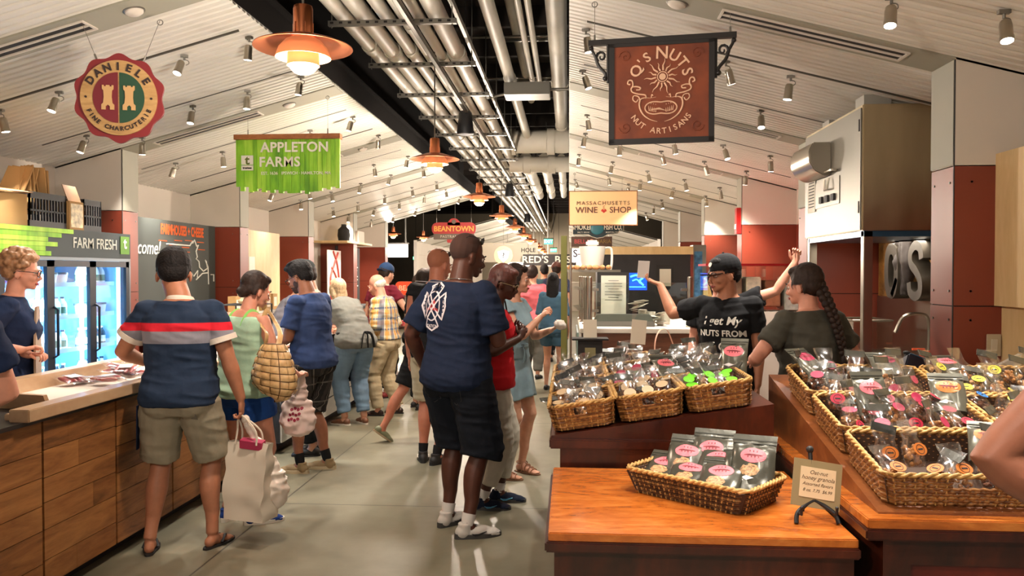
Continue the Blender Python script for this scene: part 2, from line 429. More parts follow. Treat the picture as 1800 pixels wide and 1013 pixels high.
    def finish(s):
        s.torso(s.body, .47, .845, 0)
        me = remesh(s.body, s.vox, 4, fac=.55)
        s.body_me = me
        bm = bmesh.new(); bm.from_mesh(me)
        if s.extra.v:
            em = bpy.data.meshes.new('e'); em.from_pydata(s.extra.v, [], s.extra.f); bm.from_mesh(em); bpy.data.meshes.remove(em)
            bmesh.ops.recalc_face_normals(bm, faces=bm.faces)
        bm.to_mesh(me); bm.free(); me.shade_smooth()
        s.bo = mesh_obj('body', me, s.sk, s.root)
        q = s.hq; R = s.HM
        if s.eyes:
            for sg in (1, -1):
                e = MB(); e.ell(s.H(sg*.030, .0765, .090), .0112*q, 12, 8, mi=0); e.ell(s.H(sg*.030, .0835, .0895), (.0056*q,)*3, 10, 6, mi=1)
                e.build('eye', [mat('eye_white', rgb(225, 215, 205), .3), mat('eye_iris', rgb(40, 25, 18), .2)], s.root)
                l = MB(); l.tube(catmull([s.H(sg*.016, .0880, .0945), s.H(sg*.030, .0905, .0965), s.H(sg*.046, .080, .0935)], 3), .0036*q, 6); l.tube(catmull([s.H(sg*.017, .0860, .0845), s.H(sg*.030, .0875, .0825), s.H(sg*.045, .079, .0855)], 3), .0030*q, 6); l.build('eyelid', s.sk, s.root)
        if s.browm:
            for sg in (1, -1):
                l = MB(); l.tube(catmull([s.H(sg*.012, .0955, .108), s.H(sg*.030, .0945, .1135), s.H(sg*.050, .078, .108)], 3), [.0035*q, .0035*q, .004*q, .004*q, .003*q, .003*q, .0015*q], 6, flat=.8); l.build('eyebrow', s.browm, s.root)
        if s.lipm:
            l = MB(); l.tube(catmull([s.H(-.023, .087, .0275), s.H(-.008, .1005, .0315), s.H(.008, .1005, .0315), s.H(.023, .087, .0275)], 4), .0033*q, 6)
            l.tube(catmull([s.H(-.020, .087, .0265), s.H(0, .1010, .0225), s.H(.020, .087, .0265)], 4), .0040*q, 6); l.build('lips', s.lipm, s.root)
        return s
    # --- clothes
    def shirt(s, m, z0=.49, off=.012, sleeve=.55, sl_off=.016, sl_flare=.012, flare=.008, hang=(.70, .86), name='shirt', amp=.006, ztop=.838, topo=.007, wide=1.0, extra=None, it=2, vox=None):
        mb = MB(); s.torso(mb, z0, ztop, off, 18, flare, hang, topo, hem=.013 if z0 < .54 else .004)
        if sleeve > 0:
            for k in 'LR':
                sho, el, wr, hd, q = s.arm[k]; P = [(0, .031), (.3, .0285), (.7, .0250), (1, .0225)]; h = s.h
                t1 = min(sleeve, 1); mb.ell(sho, (.031*h*q+.011,)*3); pts = [s.B((-1 if k == 'L' else 1)*s.sh*.5, -.004*h, .798)]; rs = [.033*h*q+.009]
                for i in range(7): t = t1*i/6; pts.append(sho.lerp(el, t)); rs.append(prof(P, t)*h*q+sl_off*(.6+.4*i/6)+sl_flare*i/6)
                if sleeve > 1:
                    Q = [(0, .0235), (.22, .0245), (.6, .0190), (1, .0150)]
                    for i in range(1, 7): t = (sleeve-1)*i/6; pts.append(el.lerp(wr, t)); rs.append(prof(Q, t)*h*q+sl_off)
                mb.tube(pts, rs, 16)
        if extra: extra(mb)
        me = remesh(mb, vox or s.vox*1.05, it, amp, 9, (1, 1, .8), s.seed); s.shirt_me = me
        return mesh_obj(name, me, m, s.root)
    def bottoms(s, m, z1=.585, off=.014, leg=.75, loose=.016, flare=.02, name='shorts', amp=.005, z0=.465):
        # leg: 1 = to the knee, 2 = to the ankle
        mb = MB(); s.torso(mb, z0, z1, off-.004, 8, hem=-.004); h = s.h
        for k in 'LR':
            hip, kn, an, fd, pit = s.leg[k]; q = (s.wb*.6+.4) if s.sex == 'm' else s.wb*.97
            P = [(0, .053), (.3, .051), (.65, .041), (1, .0345)]; Q = [(0, .0345), (.33, .034), (.6, .027), (1, .022)]; sg = -1 if k == 'L' else 1
            t1 = min(leg, 1); pts = []; rs = []
            for i in range(8): t = t1*i/7; pts.append(hip.lerp(kn, t)+V(sg*.006*t, 0, 0)); rs.append(prof(P, t)*h*q+loose+flare*t)
            if leg > 1:
                for i in range(1, 9):
                    t = (leg-1)*i/8; pts.append(kn.lerp(an, t)); rs.append(prof(Q, t)*h*q+loose+flare*(1-t*.5))
            mb.tube(pts, rs, 16); mb.ell(s.B(sg*.045*h*s.wb, -.030*h, .505), (.052*h*s.wb+.006, .052*h+.008, .054*h))
        me = remesh(mb, s.vox*1.05, 2, amp, 9, (1, 1, .8), s.seed)
        return mesh_obj(name, me, m, s.root)
    def shoes(s, upper, sole, kind='sneaker', sock=None, sockz=.045, accent=None):
        for k in 'LR':
            hip, kn, an, fd, pit = s.leg[k]; M = s.footM(an, fd, pit); q = s.h/1.75*(1.08 if kind == 'sneaker' else 1)
            W = lambda x, y, z: an+M @ (V(x, y, z)*q)
            zs = -.082
            def outline(g, y0=-.072, y1=.188):
                pts = []
                for i in range(28):
                    a = 2*PI*i/28; cy, cx = math.sin(a), math.cos(a); y = (y0+y1)/2+(y1-y0)/2*cy; t = (y-y0)/(y1-y0)
                    wd = .030+.016*math.sin(PI*min(1, max(0, (t-.25)/.9))); pts.append((math.copysign(abs(cx)**.6, cx)*(wd+g), y))
                return pts
            th = {'sneaker': .028, 'flat': .012, 'sandal': .010, 'flop': .013, 'loafer': .016}[kind]
            o = MB(); ou = outline(.003); n = len(ou)
            vs = [W(x, y, zs) for x, y in ou]+[W(x*1.0, y, zs+th+(.006 if y < 0 and kind == 'sneaker' else 0)) for x, y in ou]
            o.add(vs, [tuple(range(n-1, -1, -1)), tuple(range(n, 2*n))]+[(i, (i+1) % n, (i+1) % n+n, i+n) for i in range(n)])
            if kind in ('sandal', 'flop'):
                sh = o.build('sandal', sole, s.root)
                st = MB()
                if kind == 'flop':
                    for sg in (1, -1): st.tube(catmull([W(0, .115, -.062), W(sg*.022, .085, -.028), W(sg*.040, .035, -.060)], 5), [(.004*q, .010*q)]*11, 8)
                else:
                    for y, zt in ((.125, -.036), (.095, -.024), (.062, -.008), (.03, .012)):
                        st.tube(catmull([W(-.045, y, -.068), W(-.035, y, zt-.012), W(0, y, zt), W(.035, y, zt-.012), W(.045, y, -.068)], 4), .0045*q, 6)
                    st.tube(catmull([W(-.036, -.01, .0), W(0, .03, .004), W(.036, -.01, .0), W(0, -.052, .002)], 4, True), .0045*q, 6, closed=True)
                    st.tube([W(0, .125, -.036), W(0, .062, -.008), W(0, .03, .010)], .005*q, 6)
                st.build('strap', upper, sh); continue
            u = MB()
            E = lambda c, r: u.ell(W(*c), V(*r)*q, 14, 9, M)
            E((0, -.024, -.044), (.036, .044, .040)); E((0, .055, -.048), (.040, .085, .034)); E((0, .118, -.058), (.047, .060, .026)); E((0, .15, -.062), (.040, .036, .018))
            if kind == 'sneaker': u.tube([W(0, -.012, -.05), W(0, -.014, .006)], [.036*q, .037*q], 14)
            u.tube([W(x, y, 0) for x, y in ((0, 0), (0, .001))], .001)
            me = remesh(u, .006, 2)
            sh = mesh_obj('shoe', me, upper, s.root); o.build('sole', sole, sh)
            if kind == 'sneaker':
                lc = MB()
                for i in range(4):
                    y = .045+.019*i; z = -.012-.008*i-.002*i; lc.tube([W(-.018, y, z-.004), W(0, y+.006, z+.003), W(.018, y, z-.004)], .0028*q, 6)
                lc.build('laces', accent[0] if accent else upper, sh)
                if accent and len(accent) > 1:
                    for sg in (1, -1):
                        sw = MB(); x = sg*.046; pl = [(.012, -.046), (.03, -.060), (.055, -.058), (.095, -.040), (.05, -.050), (.028, -.050)]
                        sw.add([W(x, a, b) for a, b in pl]+[W(x*.8, a, b) for a, b in pl], [tuple(range(6)), tuple(range(11, 5, -1))]+[(i, (i+1) % 6, (i+1) % 6+6, i+6) for i in range(6)]); sw.build('emblem', accent[1], sh)
            if sock:
                so = MB(); d = (kn-an).normalized(); so.tube([an-V(0, 0, .01), an+d*.02, an+d*(sockz+.03)], [.029*q*1.1, .026*s.h/1.75*1.45*(.6+.4*s.wb), .027*s.h/1.75*1.5*(.6+.4*s.wb)], 14); so.build('sock', sock, s.root)
    # --- hair and hats
    def hair(s, m, style='short', it=2, name='hair'):
        mb = MB(); q = s.hq; R = s.HM
        E = lambda c, r, M=None: mb.ell(s.H(*c), V(*r)*q, 16, 11, R @ M if M is not None else R)
        if style == 'buzz': E((0, -.020, .126), (.0765, .0925, .0895))
        elif style == 'bald_fringe': E((0, -.032, .098), (.0785, .082, .060))
        else:
            E((0, -.024, .130), (.083, .098, .094)); E((0, -.052, .085), (.072, .060, .065)); E((0, .035, .178), (.060, .045, .030))
            if style in ('short', 'quiff'):
                for sg in (1, -1): E((sg*.068, -.002, .100), (.014, .030, .045))
            if style == 'quiff': E((0, .050, .190), (.052, .045, .024)); E((0, .0, .205), (.06, .07, .022))
            if style == 'bob':
                for sg in (1, -1): E((sg*.068, -.015, .085), (.022, .045, .06))
                E((0, -.088, .060), (.05, .032, .05)); E((0, -.108, .048), (.025, .025, .025))
            if style in ('long', 'pony', 'wavy'):
                for sg in (1, -1): E((sg*.070, -.005, .092), (.018, .048, .065))
            if style == 'long':
                mb.tube([s.H(0, -.05, .12), s.H(0, -.078, .02), s.H(0, -.090, -.10), s.H(0, -.085, -.24), s.H(0, -.075, -.36)], [(.05*q, .085*q), (.045*q, .092*q), (.04*q, .09*q), (.032*q, .075*q), (.012*q, .03*q)], 16, up=s.HM @ V(0, 1, 0))
            if style == 'wavy':
                for sg, L in ((1, .12), (-1, .12)):
                    mb.tube([s.H(sg*.06, -.03, .10), s.H(sg*.065, -.045, .03), s.H(sg*.055, -.05, -.03), s.H(sg*.05, -.045, -.03-L)], [.03*q, .030*q, .026*q, .008*q], 10)
                mb.tube([s.H(0, -.06, .10), s.H(0, -.075, .0), s.H(0, -.075, -.10)], [(.04*q, .06*q), (.03*q, .06*q), (.012*q, .03*q)], 12, up=s.HM @ V(0, 1, 0))
            if style == 'curly':
                rnd = random.Random(3)
                for i in range(150):
                    a = rnd.uniform(0, 2*PI); b = rnd.uniform(-.15, 1.3); d = V(math.cos(a)*math.cos(b), math.sin(a)*math.cos(b), math.sin(b))
                    if d.y > .55 and b < .55: continue
                    E((d.x*.092, -.02+d.y*.105, .125+d.z*.102), (.017, .017, .017))
        if style != 'bald_fringe' and style != 'curly':
            pass
        me = remesh(mb, .0055 if s.vox < .009 else .009, it, .0022 if style != 'buzz' else 0, 55, (1, 1, .25), s.seed)
        # keep the face clear
        bm = bmesh.new(); bm.from_mesh(me)
        Ri = R.inverted(); dl = []
        for f in bm.faces:
            p = Ri @ (f.calc_center_median()-s.HO)/q
            line = .150 if abs(p.x) < .048 else .150-(abs(p.x)-.048)*2.2
            if p.y > .030 and p.z < line: dl.append(f)
            elif style in ('short', 'quiff', 'buzz', 'bob') and p.z < .045 and p.y > -.06: dl.append(f)
            elif style == 'bald_fringe' and (p.y > .03): dl.append(f)
            elif style in ('short', 'quiff', 'buzz', 'pony', 'bob') and abs(p.x) > .055 and -.03 < p.y < .03 and p.z < .098: dl.append(f)
        bmesh.ops.delete(bm, geom=dl, context='FACES'); bm.to_mesh(me); bm.free(); me.shade_smooth()
        return mesh_obj(name, me, m, s.root)
    def cap(s, m, brim=True, back=False, tilt=0):
        q = s.hq; mb = MB(); R = s.HM
        mb.ell(s.H(0, -.018, .140), V(.088, .104, .088)*q, 20, 13, R); me = remesh(mb, .006, 1)
        bm = bmesh.new(); bm.from_mesh(me); Ri = R.inverted()
        bmesh.ops.delete(bm, geom=[f for f in bm.faces if (Ri @ (f.calc_center_median()-s.HO)/q).z < .122+tilt*(Ri @ (f.calc_center_median()-s.HO)/q).y], context='FACES')
        bm.to_mesh(me); bm.free(); me.shade_smooth(); c = mesh_obj('cap', me, m, s.root)
        sgn = -1 if back else 1
        b = MB(); top = []; bot = []
        for i in range(13):
            a = PI*i/12; top.append((math.cos(a)*.072, .045+math.sin(a)*.115))
        n = 13; vs = []
        for (x, y) in top: vs.append(s.H(x, sgn*y, .138-.022*(y/.16)**2-6*x*x+tilt*y*sgn))
        for (x, y) in top: vs.append(s.H(x, sgn*y, .134-.022*(y/.16)**2-6*x*x+tilt*y*sgn))
        b.add(vs, [tuple(range(n)), tuple(range(2*n-1, n-1, -1))]+[(i, (i+1) % n, (i+1) % n+n, i+n) for i in range(n)]); b.build('brim', m, c)
        b = MB(); b.ell(s.H(0, -.018, .228), .008*q, 8, 6); b.build('button', m, c); return c
    def glasses(s, m, lens=None, at='eyes', lensm=None):
        mb = MB(); lm = MB(); dy, dz, pt = {'eyes': (0, 0, 0), 'top': (-.045, .098, 0), 'back': (0, 0, 0)}[at]
        if at == 'nape': pass
        H = lambda x, y, z: s.H(x, y+dy, z+dz)
        if at == 'eyes' or at == 'top':
            for sg in (1, -1):
                c = V(sg*.033, .103, .089); rr = [(c.x+.026*math.cos(2*PI*i/16), .103-.25*abs(abs(c.x+.026*math.cos(2*PI*i/16))-.02), .089+.019*math.sin(2*PI*i/16)) for i in range(16)]
                mb.tube([H(*p) for p in rr], .0022*s.hq, 6, closed=True)
                if lensm: lm.add([H(*p) for p in rr]+[H(p[0], p[1]-.002, p[2]) for p in rr], [tuple(range(16)), tuple(range(31, 15, -1))])
                mb.tube([H(sg*.058, .096, .094), H(sg*.078, .05, .094), H(sg*.081, -.01, .090), H(sg*.078, -.025, .075)], .0022*s.hq, 6)
            mb.tube([H(-.010, .106, .094), H(0, .109, .097), H(.010, .106, .094)], .0022*s.hq, 6)
        g = mb.build('glasses', m, s.root)
        if lensm: lm.build('lens', lensm, g)
        return g
    def project(s, base_me, mb, name, mats, parent, push=.0025, d=(0, 1, 0), sub=0):
        # lay a flat print (built in front of the cloth) onto its surface, along -d
        bvh = BVHTree.FromPolygons([v.co for v in base_me.vertices], [tuple(p.vertices) for p in base_me.polygons]); d = Vector(d).normalized(); out = []
        for p in mb.v:
            p = Vector(p); hit = bvh.ray_cast(p+d*.4, -d)
            out.append(hit[0]+d*push if hit[0] is not None else p)
        mb.v = [tuple(p) for p in out]; return mb.build(name, mats, parent, smooth=0)
# ------------------------------------------------------------ shared materials
def ceiling_mat():
    t = Nt('corrugated_white'); t.set(Roughness=.45); v = t.coord('Object'); t.col(t.ramp(t.noise(v, 1.5, 3), [(.3, rgb(206, 202, 192)), (.7, rgb(220, 216, 206))])); return t.m
M_CEIL = ceiling_mat()
M_WHITE = mat('wall_white', rgb(205, 196, 184), .7, vary=.03, vscale=2)
M_GREY = mat('soffit_grey', rgb(150, 147, 132), .6, vary=.04, vscale=2)
M_RED = mat('red_panel', rgb(124, 52, 34), .42, vary=.07, vscale=3)
M_BLACK = mat('matte_black', rgb(26, 22, 20), .7)
M_EDGE = mat('edge_black', rgb(16, 12, 10), .95, spec=.05)
M_DARKSEAM = mat('seam_dark', rgb(20, 14, 12), .8)
M_STEEL = mat('brushed_steel', rgb(168, 160, 146), .28, 1, bump=(90, .03, .002))
M_STEELD = mat('dull_steel', rgb(130, 127, 120), .42, .9)
M_PIPE = mat('pipe_white', rgb(214, 208, 194), .5, vary=.06, vscale=3)
M_COPPER = mat('copper', rgb(206, 124, 84), .30, 1)
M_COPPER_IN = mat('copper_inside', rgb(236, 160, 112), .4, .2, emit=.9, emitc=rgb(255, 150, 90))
M_DARKWOOD = None
def wood_mat(name, a, b, c, scale=(1, 1, 1), rough=.4, coat=.0, rings=6, rot=(0, 0, 0), island=0, bumps=.12):
    t = Nt(name); t.set(Roughness=rough); v = t.coord('Object', scale, rot=rot)
    n = t.noise(v, rings, 6, .62, 1.2); n2 = t.noise(v, rings*6, 4, .6, .4); f = t.math('ADD', t.math('MULTIPLY', n, .75), t.math('MULTIPLY', n2, .25))
    if island:
        g = t.n('ShaderNodeNewGeometry'); f = t.math('ADD', f, t.math('MULTIPLY', t.math('SUBTRACT', g.outputs['Random Per Island'], .5), island))
    t.col(t.ramp(f, [(.30, a), (.5, b), (.70, c)])); t.bump(n2, bumps, .004)
    if coat: t.set(**{'Coat Weight': coat, 'Coat Roughness': .12})
    return t.m
M_PLANK = wood_mat('reclaimed_oak', rgb(84, 52, 26), rgb(138, 88, 46), rgb(170, 116, 64), (1, .35, 2.2), .5, 0, 5, island=.22)
M_PALE = wood_mat('pale_wood', rgb(172, 138, 104), rgb(190, 158, 124), rgb(205, 176, 142), (1, .3, 1), .4, .1, 4)
M_PLY = wood_mat('pale_plywood', rgb(190, 158, 108), rgb(205, 174, 124), rgb(216, 188, 140), (1, 1, .25), .5, 0, 4)
M_CHERRY = wood_mat('cherry_top', rgb(132, 62, 16), rgb(178, 96, 34), rgb(206, 128, 56), (.45, 1.6, 1), .24, .5, 7)
M_CHERRYD = wood_mat('cherry_dark', rgb(32, 10, 5), rgb(62, 22, 10), rgb(86, 34, 15), (1, 1, .4), .3, .3, 5)
M_CHERRYP = wood_mat('cherry_panel', rgb(70, 16, 6), rgb(92, 24, 9), rgb(108, 32, 12), (1, 1, .4), .4, .1, 4)

# ------------------------------------------------------------ dimensions
EDGE_L, EDGE_R, PIER_L, PIER_R = -2.15, 0.0, -4.2, 2.11
BACK_L, BACK_R, ZE = -4.85, 2.76, 3.35
def zl(x): return ZE-.27*(EDGE_L-x)
def zr(x): return ZE-.26*(x-EDGE_R)
BAY = [4.54+2.69*k for k in range(6)]; PT = .28
ZRED = 2.205

def floor_mat():
    t = Nt('polished_concrete'); v = t.coord('Object'); a = t.noise(v, .55, 6, .6, .6); b = t.noise(v, 5, 5, .6)
    f = t.math('ADD', t.math('MULTIPLY', a, .7), t.math('MULTIPLY', b, .3)); c = t.ramp(f, [(.3, rgb(92, 87, 70)), (.5, rgb(118, 113, 94)), (.7, rgb(138, 133, 113))])
    s = t.n('ShaderNodeSeparateXYZ'); t.l(v, s.inputs[0]); lines = None
    for y in (2.36, 5.44, 8.55, 11.65, 14.7, 17.8):
        q = t.math('COMPARE', s.outputs[1], y, .006); lines = q if lines is None else t.math('MAXIMUM', lines, q)
    for x in (-2.02, 1.6): lines = t.math('MAXIMUM', lines, t.math('COMPARE', s.outputs[0], x, .006))
    t.col(t.mix(lines, c, rgb(70, 66, 55))); t.l(t.ramp(a, [(.3, (.34, .34, .34)), (.7, (.50, .50, .50))]), t.b.inputs['Roughness']); t.set(**{'Specular IOR Level': .5}); t.bump(b, .04, .01); return t.m
m = MB(); m.bx(-12, 12, -4, 52, -.1, 0); struct(m.build('floor', floor_mat()))

# corrugated sloping ceilings (two naves: near and far)
def corrugated(side, y0, y1):
    xa, xb = (BACK_L, EDGE_L) if side < 0 else (EDGE_R, BACK_R); z = zl if side < 0 else zr
    P = .076; ys = []; n = int((y1-y0)/P)
    for i in range(n): ys += [(y0+i*P, 0), (y0+i*P+.040, 0), (y0+i*P+.050, .009), (y0+i*P+.066, .009)]
    m = MB(); vs = []
    for y, d in ys: vs += [V(xa, y, z(xa)+d), V(xb, y, z(xb)+d)]
    m.add(vs, [(2*i, 2*i+1, 2*i+3, 2*i+2) for i in range(len(ys)-1)])
    vs = [V(xa, y0, z(xa)+.05), V(xb, y0, z(xb)+.05), V(xb, y1, z(xb)+.05), V(xa, y1, z(xa)+.05)]; m.add(vs, [(0, 1, 2, 3)])
    return struct(m.build('ceiling', M_CEIL, smooth=0))
for sd in (-1, 1):
    corrugated(sd, -2.0, 18.32); corrugated(sd, 25.2, 44.5)
m = MB(); m.bx(-12, 12, -3, 52, 5.3, 5.4)
for i in range(36): m.bx(-12, 12, -2.5+1.5*i, -2.5+1.5*i+.09, 5.02, 5.3)
struct(m.build('ceiling', mat('deck_black', rgb(40, 32, 26), .8), smooth=0))
# black edge trim along the openings
tn = 0
for y0, y1 in ((-2, 18.32), (25.2, 44.5)):
    m = MB(); m.bx(EDGE_L+.0, EDGE_L+.012, y0, y1, ZE+.015, ZE+.20); m.bx(EDGE_L-.10, EDGE_L, y0, y1, ZE+.06, ZE+.09); m.bx(EDGE_L-.02, EDGE_L+.06, y0, y1, ZE+.20, ZE+.22)
    tn += 1; struct(m.build('trim_%d' % tn, M_EDGE, smooth=0))
    m = MB(); m.bx(EDGE_R-.004, EDGE_R+.004, y0, y1, ZE+.03, ZE+.45); tn += 1; struct(m.build('trim_%d' % tn, M_EDGE, smooth=0))
    m = MB(); m.bx(EDGE_L-.30, EDGE_L-.28, y0, y1, ZE-.0, 5.3); tn += 1; struct(m.build('trim_%d' % tn, M_EDGE, smooth=0))

# grey soffit bands at every pier
def soffit(side, y, z0=0):
    global tn
    m = MB(); xa, xb, z = (BACK_L, EDGE_L-.005, zl) if side < 0 else (EDGE_R+.005, BACK_R, zr)
    vs = [V(xa, y, z(xa)-.012), V(xb, y, z(xb)-.012), V(xb, y+PT, z(xb)-.012), V(xa, y+PT, z(xa)-.012)]
    vs += [p+V(0, 0, .045) for p in vs]; m.add(vs, [(0, 3, 2, 1), (4, 5, 6, 7), (0, 1, 5, 4), (1, 2, 6, 5), (2, 3, 7, 6), (3, 0, 4, 7)])
    tn += 1; return struct(m.build('trim_%d' % tn, M_GREY, smooth=0))
for k, y in enumerate(BAY):
    for sd in (-1, 1): soffit(sd, y)
for y in (27.8, 30.5, 33.2, 35.9, 38.6):
    for sd in (-1, 1): soffit(sd, y)
# piers: white over red panels; the narrow end of each is its own pair of panels
def pier(side, y, name):
    xa, xb, z = (BACK_L, PIER_L, zl) if side < 0 else (PIER_R, BACK_R, zr); m = MB()
    def sl(z0, z1f, mi, g=.0):   # panel slab around the pier, top follows the slope when z1f is None
        x0, x1 = xa+g, xb-g; y0, y1 = y+g, y+PT-g
        za = z(x0)-.0 if z1f is None else z1f; zb = z(x1)-.0 if z1f is None else z1f
        m.add([V(x0, y0, z0), V(x1, y0, z0), V(x1, y1, z0), V(x0, y1, z0), V(x0, y0, za), V(x1, y0, zb), V(x1, y1, zb), V(x0, y1, za)], [(0, 3, 2, 1), (4, 5, 6, 7), (0, 1, 5, 4), (1, 2, 6, 5), (2, 3, 7, 6), (3, 0, 4, 7)], mi)
    sl(0, ZRED, 2, .008); sl(ZRED+.006, None, 0)
    for a, b in ((0.02, .62), (.626, 1.434), (1.44, ZRED)): sl(a, b, 1)
    # narrow end: grey above with a dark reveal
    xe = PIER_L if side < 0 else PIER_R; d = .006 if side < 0 else -.006
    m.bx(xe, xe+d, y+.012, y+PT, ZRED+.01, z(xe)-.013, 3); m.bx(xe, xe+d*.5, y, y+.012, 0.02, z(xe)-.013, 2)
    for zz in (.7, 1.36, 1.52, 2.12):
        for yy in (y+.05, y+PT-.04): m.cyl((xe, yy, zz), (xe+d, yy, zz), .006, 8, mi=4)
        for xx in (xe-.09*(-side), xe+side*.09):
            xx = xe+side*.09; m.cyl((xx, y-.004, zz), (xx, y, zz), .006, 8, mi=4)
    return struct(m.build(name, [M_WHITE, M_RED, M_DARKSEAM, M_GREY, M_STEELD], smooth=0))
for k, y in enumerate(BAY):
    pier(-1, y, 'wall_left'); pier(1, y, 'wall_right')
def backwall(side, y0, y1, low=None):
    x = BACK_L if side < 0 else BACK_R; x2 = x-.1*(1 if side < 0 else -1); z = (zl if side < 0 else zr)(x)+.05
    m = MB(); m.bx(x, x2, y0, y1, ZRED+.003, z, 0); m.bx(x, x2, y0, y1, 0, ZRED, 1)
    return struct(m.build('wall_left' if side < 0 else 'wall_right', [M_WHITE, low or M_RED], smooth=0))
M_ORANGE = mat('orange_panel', rgb(170, 72, 36), .42, vary=.04, vscale=3)
for k in range(-1, 5):
    y0 = BAY[k]+PT if k >= 0 else 1.9
    backwall(-1, y0, BAY[k+1], M_WHITE if k in (0,) else (M_PLY if k == 2 else (M_WHITE if k == 3 else M_RED)))
    backwall(1, y0, BAY[k+1], M_ORANGE if k == 0 else (M_RED if k in (1, 3) else M_WHITE))
for sd in (-1, 1): backwall(sd, 25.2, 44.5, M_WHITE)
# end of the hall
m = MB(); m.bx(-12, 12, 46, 46.2, 0, 5.3); struct(m.build('wall_back', mat('far_wall', rgb(150, 138, 118), .8), smooth=0))
m = MB(); m.bx(-12, -11.8, 18.4, 46, 0, 5.3); struct(m.build('wall_left', mat('side_wall', rgb(96, 84, 66), .8), smooth=0))
m = MB(); m.bx(11.8, 12, 18.4, 46, 0, 5.3); struct(m.build('wall_right', mat('side_wall', rgb(96, 84, 66), .8), smooth=0))

# air slots, smoke detectors and hooks in the soffits
def on_soffit(side, x, y, dz=-.012): return V(x, y, (zl if side < 0 else zr)(x)+dz)
ORD = ['first', 'second', 'third', 'fourth', 'fifth', 'sixth', 'seventh', 'eighth', 'ninth', 'tenth', 'eleventh', 'twelfth', 'thirteenth', 'fourteenth', 'fifteenth', 'sixteenth']
for k, y in enumerate(BAY[:4]):
    for sd in (-1, 1):
        s_ = .27 if sd < 0 else -.26; an = math.atan(s_)
        x = -3.42 if sd < 0 else 1.38
        v = thing('air_vent', 'long white slot air vent in the %s ceiling\'s %s grey band from the front' % ('left' if sd < 0 else 'right', ORD[k]), 'vent', on_soffit(sd, x, y+PT/2), rot=(0, -an, 0))
        f = MB(); L = 1.05
        for q in (-.075, 0, .075): f.box((0, q, -.004), (L, .014, .010))
        for q in (-L/2, L/2): f.box((q, 0, -.004), (.014, .16, .010))
        f.build('frame', M_WHITE, v)
        for q in (-.037, .037): b = MB(); b.box((0, q, -.002), (L-.02, .040, .003)); b.build('slot', M_BLACK, v)
        if k < 3:
            x = -2.98+.35 if sd < 0 else .62
            d = thing('smoke_detector', 'round white smoke detector on the %s ceiling\'s %s grey band' % ('left' if sd < 0 else 'right', ORD[k]), 'smoke detector', on_soffit(sd, x, y+PT/2), rot=(0, -an, 0))
            c = MB(); c.lathe([(0, -.026), (.035, -.025), (.052, -.014), (.055, 0)], n=24); c.build('cover', M_WHITE, d); c = MB(); c.lathe([(.056, -.006), (.064, -.004), (.065, 0)], n=24); c.build('ring', M_STEELD, d)

# ------------------------------------------------------------ pendants along the aisle
def make_pendant():
    r = thing('pendant_lamp', 'lamp', 'lamp')
    s = MB(); s.lathe([(.052, .012), (.10, .002), (.20, -.030), (.250, -.050), (.251, -.054), (.245, -.054), (.195, -.036), (.10, -.006), (.05, .004)], n=48); s.build('wide_shade', M_COPPER, r, smooth=60)
    s = MB(); s.lathe([(.030, .165), (.046, .160), (.050, .145), (.050, .010), (.046, .010), (.046, .14)], n=32)
    for q in range(6): s.tube([V(math.cos(q*PI/3)*.052, math.sin(q*PI/3)*.052, .02), V(math.cos(q*PI/3)*.052, math.sin(q*PI/3)*.052, .07)], .003, 6)
    s.build('socket', M_COPPER, r)
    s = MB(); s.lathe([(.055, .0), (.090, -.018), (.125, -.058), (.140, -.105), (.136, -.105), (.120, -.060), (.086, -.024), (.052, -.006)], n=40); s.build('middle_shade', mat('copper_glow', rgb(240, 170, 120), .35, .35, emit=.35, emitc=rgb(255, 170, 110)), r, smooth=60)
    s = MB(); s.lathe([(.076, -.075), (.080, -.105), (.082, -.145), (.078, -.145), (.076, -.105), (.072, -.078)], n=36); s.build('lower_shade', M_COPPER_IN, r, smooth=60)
    s = MB(); s.ell((0, 0, -.142), (.070, .070, .048), 24, 14); s.build('bulb', mat('bulb_glow', rgb(255, 205, 160), .4, emit=45, emitc=rgb(255, 206, 170)), r)
    s = MB(); s.tube([(0, 0, .16), (0, 0, 1.45)], .0065, 8); s.build('rod', M_STEELD, r)
    s = MB(); s.lathe([(0.0, 1.50), (.05, 1.50), (.06, 1.47), (.06, 1.43), (.0, 1.42)], n=20); s.build('ceiling_mount', M_STEELD, r)
    return r
LX = atY(533, 75, 4.03).x; LZ = 2.83
pen = make_pendant()
for k in list(range(1, 12))+[0]:  # last one is unseen, continues the row, added to brighten the near ceiling
    p = pen if k == 1 else dup(pen)
    p.location = (LX, 4.03*k, LZ); p['group'] = 'copper pendants above the aisle'
    p['label'] = 'copper pendant lamp hanging above the aisle, %s' % (['nearest and largest of the row', 'second from the front'] + ['%s from the front' % ORD[i] for i in range(2, 9)] + ['second smallest and farthest but one of the row', 'smallest and farthest of the row', 'added unseen overhead behind the viewer'])[k-1]
    ld = bpy.data.lights.new('pendant_light', 'POINT'); ld.energy = PENDANT_W; ld.color = (1, .86, .72); ld.shadow_soft_size = .07
    lo = bpy.data.objects.new('light', ld); COL.objects.link(lo); lo.parent = p; lo.location = (0, 0, -.26)

